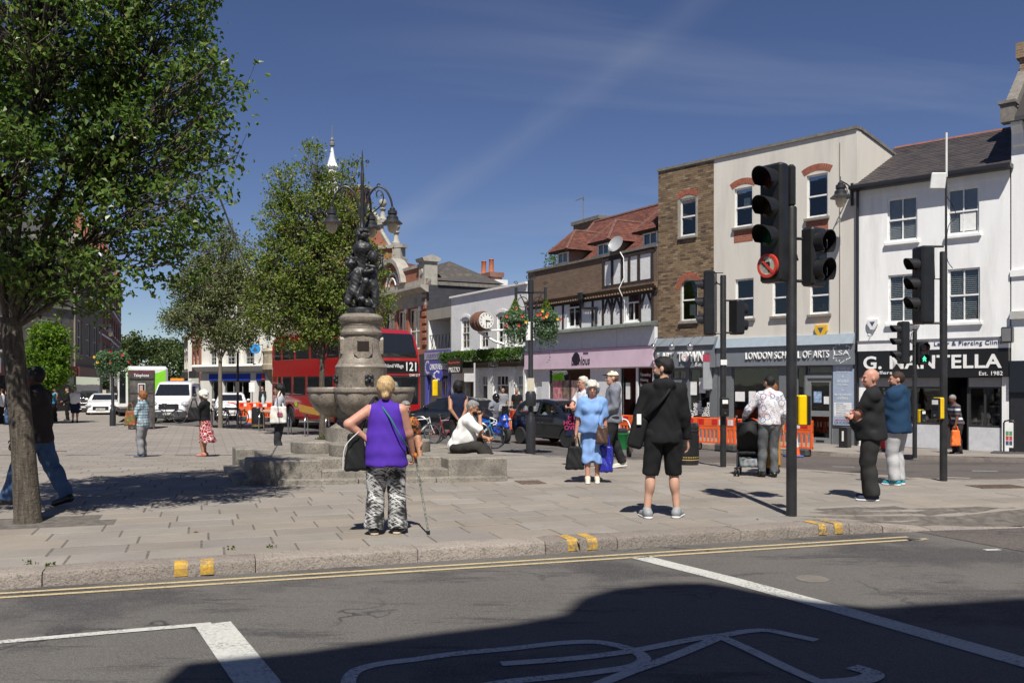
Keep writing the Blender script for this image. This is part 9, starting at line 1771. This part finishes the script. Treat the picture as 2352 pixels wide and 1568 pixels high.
ts_=thing('bag_strap','narrow green strap across the back of the woman in purple','strap',b0);MB().tube(spl([(-.03,.02,1.375),(-.02,-.085,1.31),(.08,-.165,1.18),(.17,-.165,1.02),(.235,-.06,.90)],6),.008,6).build('strap',plain('green_strap',(.01,.16,.13),.6),ts_)
b0=GP(1524,1189);cb=thing('crossbody_bag','black crossbody bag with a white card on the back of the man in shorts','bag',(b0[0]-.30,b0[1]-.02,.82));v=Vol((-.2,-.15,-.05),(.2,.15,.45),.012);v.box((0,0,.17),(.09,.05,.19),.04,R=np.array(Matrix.Rotation(.25,3,'Y')));v.build('body',M_bagb,cb);MB().tube(spl([(.08,-.04,.34),(.2,-.15,.48),(.33,-.13,.64),(.38,-.02,.74)],5),.019,6).build('strap',M_bagb,cb);MB().box(-.02,.03,-.075,-.07,.26,.38).build('white_card',M_paper,cb)
b0=GP(1360,1107);bag('holdall','large black holdall in the right hand of the white-haired woman','bag',(b0[0]-.275,b0[1]-.05,.21),rad(4),.31,.17,.36,M_bagb,.17,taper=.35);bag('shopping_bag','shiny blue shopping bag in the left hand of the white-haired woman','bag',(b0[0]+.215,b0[1]-.08,.17),rad(-6),.21,.14,.40,plain('blue_plastic',(.02,.025,.30),.3,bump=.6,bscale=30,coord='obj'),.20,taper=.05,sag=.014)
hb=bag('handbag','brown leather handbag slung across the white-haired woman','bag',(b0[0]+.13,b0[1]-.235,.62),rad(-10),.21,.10,.27,plain('brown_leather',(.07,.038,.025),.4,bump=.4,bscale=30,coord='obj'),0,taper=.25);MB().tube(spl([(-.03,0,.25),(-.10,.02,.42),(-.19,.06,.62),(-.22,.16,.74)],5),.011,6).build('strap',plain('brown_leather',(.07,.038,.025),.4),hb)
b0=GP(643,1060);tb=bag('tote_bag','white cotton tote bag with pink lips print, worn by the dark-haired woman','bag',(b0[0]+.03,b0[1]-.24,.70),rad(5),.36,.11,.36,cloth('canvas',(.66,.64,.58)),0,vox=.014);MB().tube(spl([(-.08,0,.35),(-.02,.08,.6),(.02,.2,.68),(.05,.16,.5),(.1,0,.35)],5),.012,6).build('strap',cloth('canvas',(.66,.64,.58)),tb)
mb=MB();mb.tube([(.04+.05*math.cos(a),-.075,.2+.035*math.sin(a)) for a in [i*math.tau/16 for i in range(17)]],.012,6);mb.build('lips_print',plain('pink_print',(.45,.03,.12),.6),tb);bag('belt_bag','black bag hanging below the white tote','bag',(b0[0]-.02,b0[1]-.2,.62),0,.26,.1,.17,M_bagb,0,vox=.016)
wb=thing('water_bottle','clear plastic bottle held by the woman with the white tote','bottle',(b0[0]-.36,b0[1]-.02,1.1));MB().lathe([(.03,0),(.033,.02),(.033,.14),(.012,.19),(.012,.2)],12).build('body',plain('bottle_plastic',(.5,.58,.6),.15),wb,40);MB().lathe([(.014,.2),(.014,.215),(.001,.216)],10).build('cap',M_wht,wb)
b0=GP(470,1048);bag('black_handbag','round black handbag in front of the woman in the red skirt','bag',(b0[0]-.20,b0[1]-.2,.62),rad(10),.34,.16,.33,M_bagb,.2,taper=.3,vox=.014);ph=thing('mobile_phone','white mobile phone in the hands of the woman in the red skirt','phone',(b0[0]-.44,b0[1],1.06));MB().bbox(-.04,.04,-.035,.035,0,.008,.003).build('case',M_wht,ph,rot=(0,.3,0));MB().box(-.036,.036,-.03,.03,.009,.010).build('screen',M_lens['dark'],ph,rot=(0,.3,0))
b0=GP(328,1049);bag('fabric_bag','green and red patterned fabric bag on the arm of the woman in checks','bag',(b0[0]-.22,b0[1]-.22,.50),rad(8),.30,.16,.36,pattern('bag_floral','blot',(.09,.11,.025),(.28,.05,.03),(.3,.2,.04),.7),.2,taper=.3,vox=.014)
b0=at(2200,24.3);bag('orange_bag','thin orange carrier bag held by the stooped man','bag',(b0[0]-.15,b0[1]-.18,b0[2]+.24),0,.26,.14,.42,plain('orange_film',(.85,.17,.03),.45,bump=.6,bscale=25,coord='obj'),.12,taper=.25,vox=.018)
b0=at(1341,17.9);fb=bag('printed_bag','navy carrier bag with pink lettering beside the black hatchback','bag',(XP(1312,17.8),17.8,ZP(1003,17.8)),rad(8),.25,.1,.46,NAVY,.14,taper=.02,vox=.016)
for i,s in enumerate(('MY','HOLD','OVER')):text(s,.12,plain('pink_letter',(.5,.03,.12),.6),fb,(0,-.056,.38-.1*i),name='lettering')
# pushchair
M_frame=plain('pushchair_frame',(.03,.03,.032),.35,.4);b0=G(1722,1092);t=thing('pushchair','black folding pushchair in front of the man in the printed sweatshirt','pushchair',b0,rad(-18));zc=.98
for s in (-.2,.2):
 MB().tube([(s,-.18,zc),(s,-.06,.78),(s,.05,.5),(s,.35,.12)],.014,8).build('side_frame',M_frame,t,True);MB().tube([(s,.1,.58),(s,-.12,.1)],.014,8).build('rear_leg',M_frame,t);MB().tube([(s,-.17,zc-.0),(s,-.22,zc+.02)],.02,8).build('grip',BSH,t)
 for y in (.36,-.13):
  for q in (-.028,.028):w=MB().lathe([(.03,-.013),(.068,-.015),(.075,-.008),(.075,.008),(.068,.015),(.03,.013)],16).xf(Matrix.Translation((s+q,y,.075)) @ Matrix.Rotation(rad(90),4,'Y')).build('wheel',BSH,t,40);MB().cyl((s+q-.018,y,.075),(s+q+.018,y,.075),.028,n=10).build('hub',M_lead,w)
v=Vol((-.25,-.3,.2),(.25,.5,1.0),.014);v.fn(lambda x,y,z:np.maximum(np.abs(x)-.19,np.abs((y-.02)+(z-.6)*.35)-.03),0,'u');v.fn(lambda x,y,z:np.maximum(.3-z,z-.9),.02);v.box((0,.18,.38),(.19,.2,.03),.02);v.disp(fold(.005));v.build('seat',M_bagb,t)
v=Vol((-.26,-.2,.5),(.26,.5,1.1),.014);v.ell((0,.05,.68),(.21,.26,.28),.01);v.ell((0,.08,.62),(.195,.3,.26),.01,mode='s');v.fn(lambda x,y,z:.66-z,.01);v.build('hood',M_bagb,t);v=Vol((-.2,-.2,.1),(.2,.3,.4),.016);v.box((0,.05,.22),(.16,.16,.07),.04);v.disp(fold(.012));v.build('basket',pattern('basket_print','blot',(.25,.25,.26),(.04,.04,.045),(.1,.3,.35),.6),t)
person('scooter rider in black helmet and grey hooded top',(XP(1137,31.55)-.02,31.6,-.5),1.74,math.degrees(face(.50,-.866)),'brown',[top(cloth('slate_grey',(.17,.18,.215)),1.95,None,'hooded_top',inf=.035),legs(BK,2,inf=.02),S_(plain('rust_boot',(.3,.08,.03),.6),SOLE),('helmet','helmet',plain('helmet_black',(.01,.01,.011),.15))],seat=.86,lean=(0,.08),hands=[(-.3,.52,1.08),(.3,.52,1.08)],elb=[(-1,-.2,-.4),(1,-.2,-.4)],feet=[(-.24,.28,.30),(.34,.12,0)],knee=[(-.3,1,.3),(.4,1,.3)],vox=.02,grip=1.)
q=Vector((1.62,30.3,-.5));hd=face(.62,-.80);dx=Vector((math.cos(hd),math.sin(hd),0));dy=Vector((-math.sin(hd),math.cos(hd),0))
person('driver in pale checked shirt inside the black hatchback',tuple(q+dx*.36-dy*.12),1.70,math.degrees(hd),'pink',[top(pattern('driver_check','plaid',(.5,.52,.58),(.2,.25,.4),(.3,.33,.4)),1.5,None),legs(CHAR),S_(BSH),H_('short',HGY)],seat=.56,lean=(0,-.08),hands=[(-.2,.42,.92),(.22,.40,.92)],feet=[(-.1,.62,.3),(.12,.62,.3)],knee=[(0,.6,1),(0,.6,1)],vox=.02)
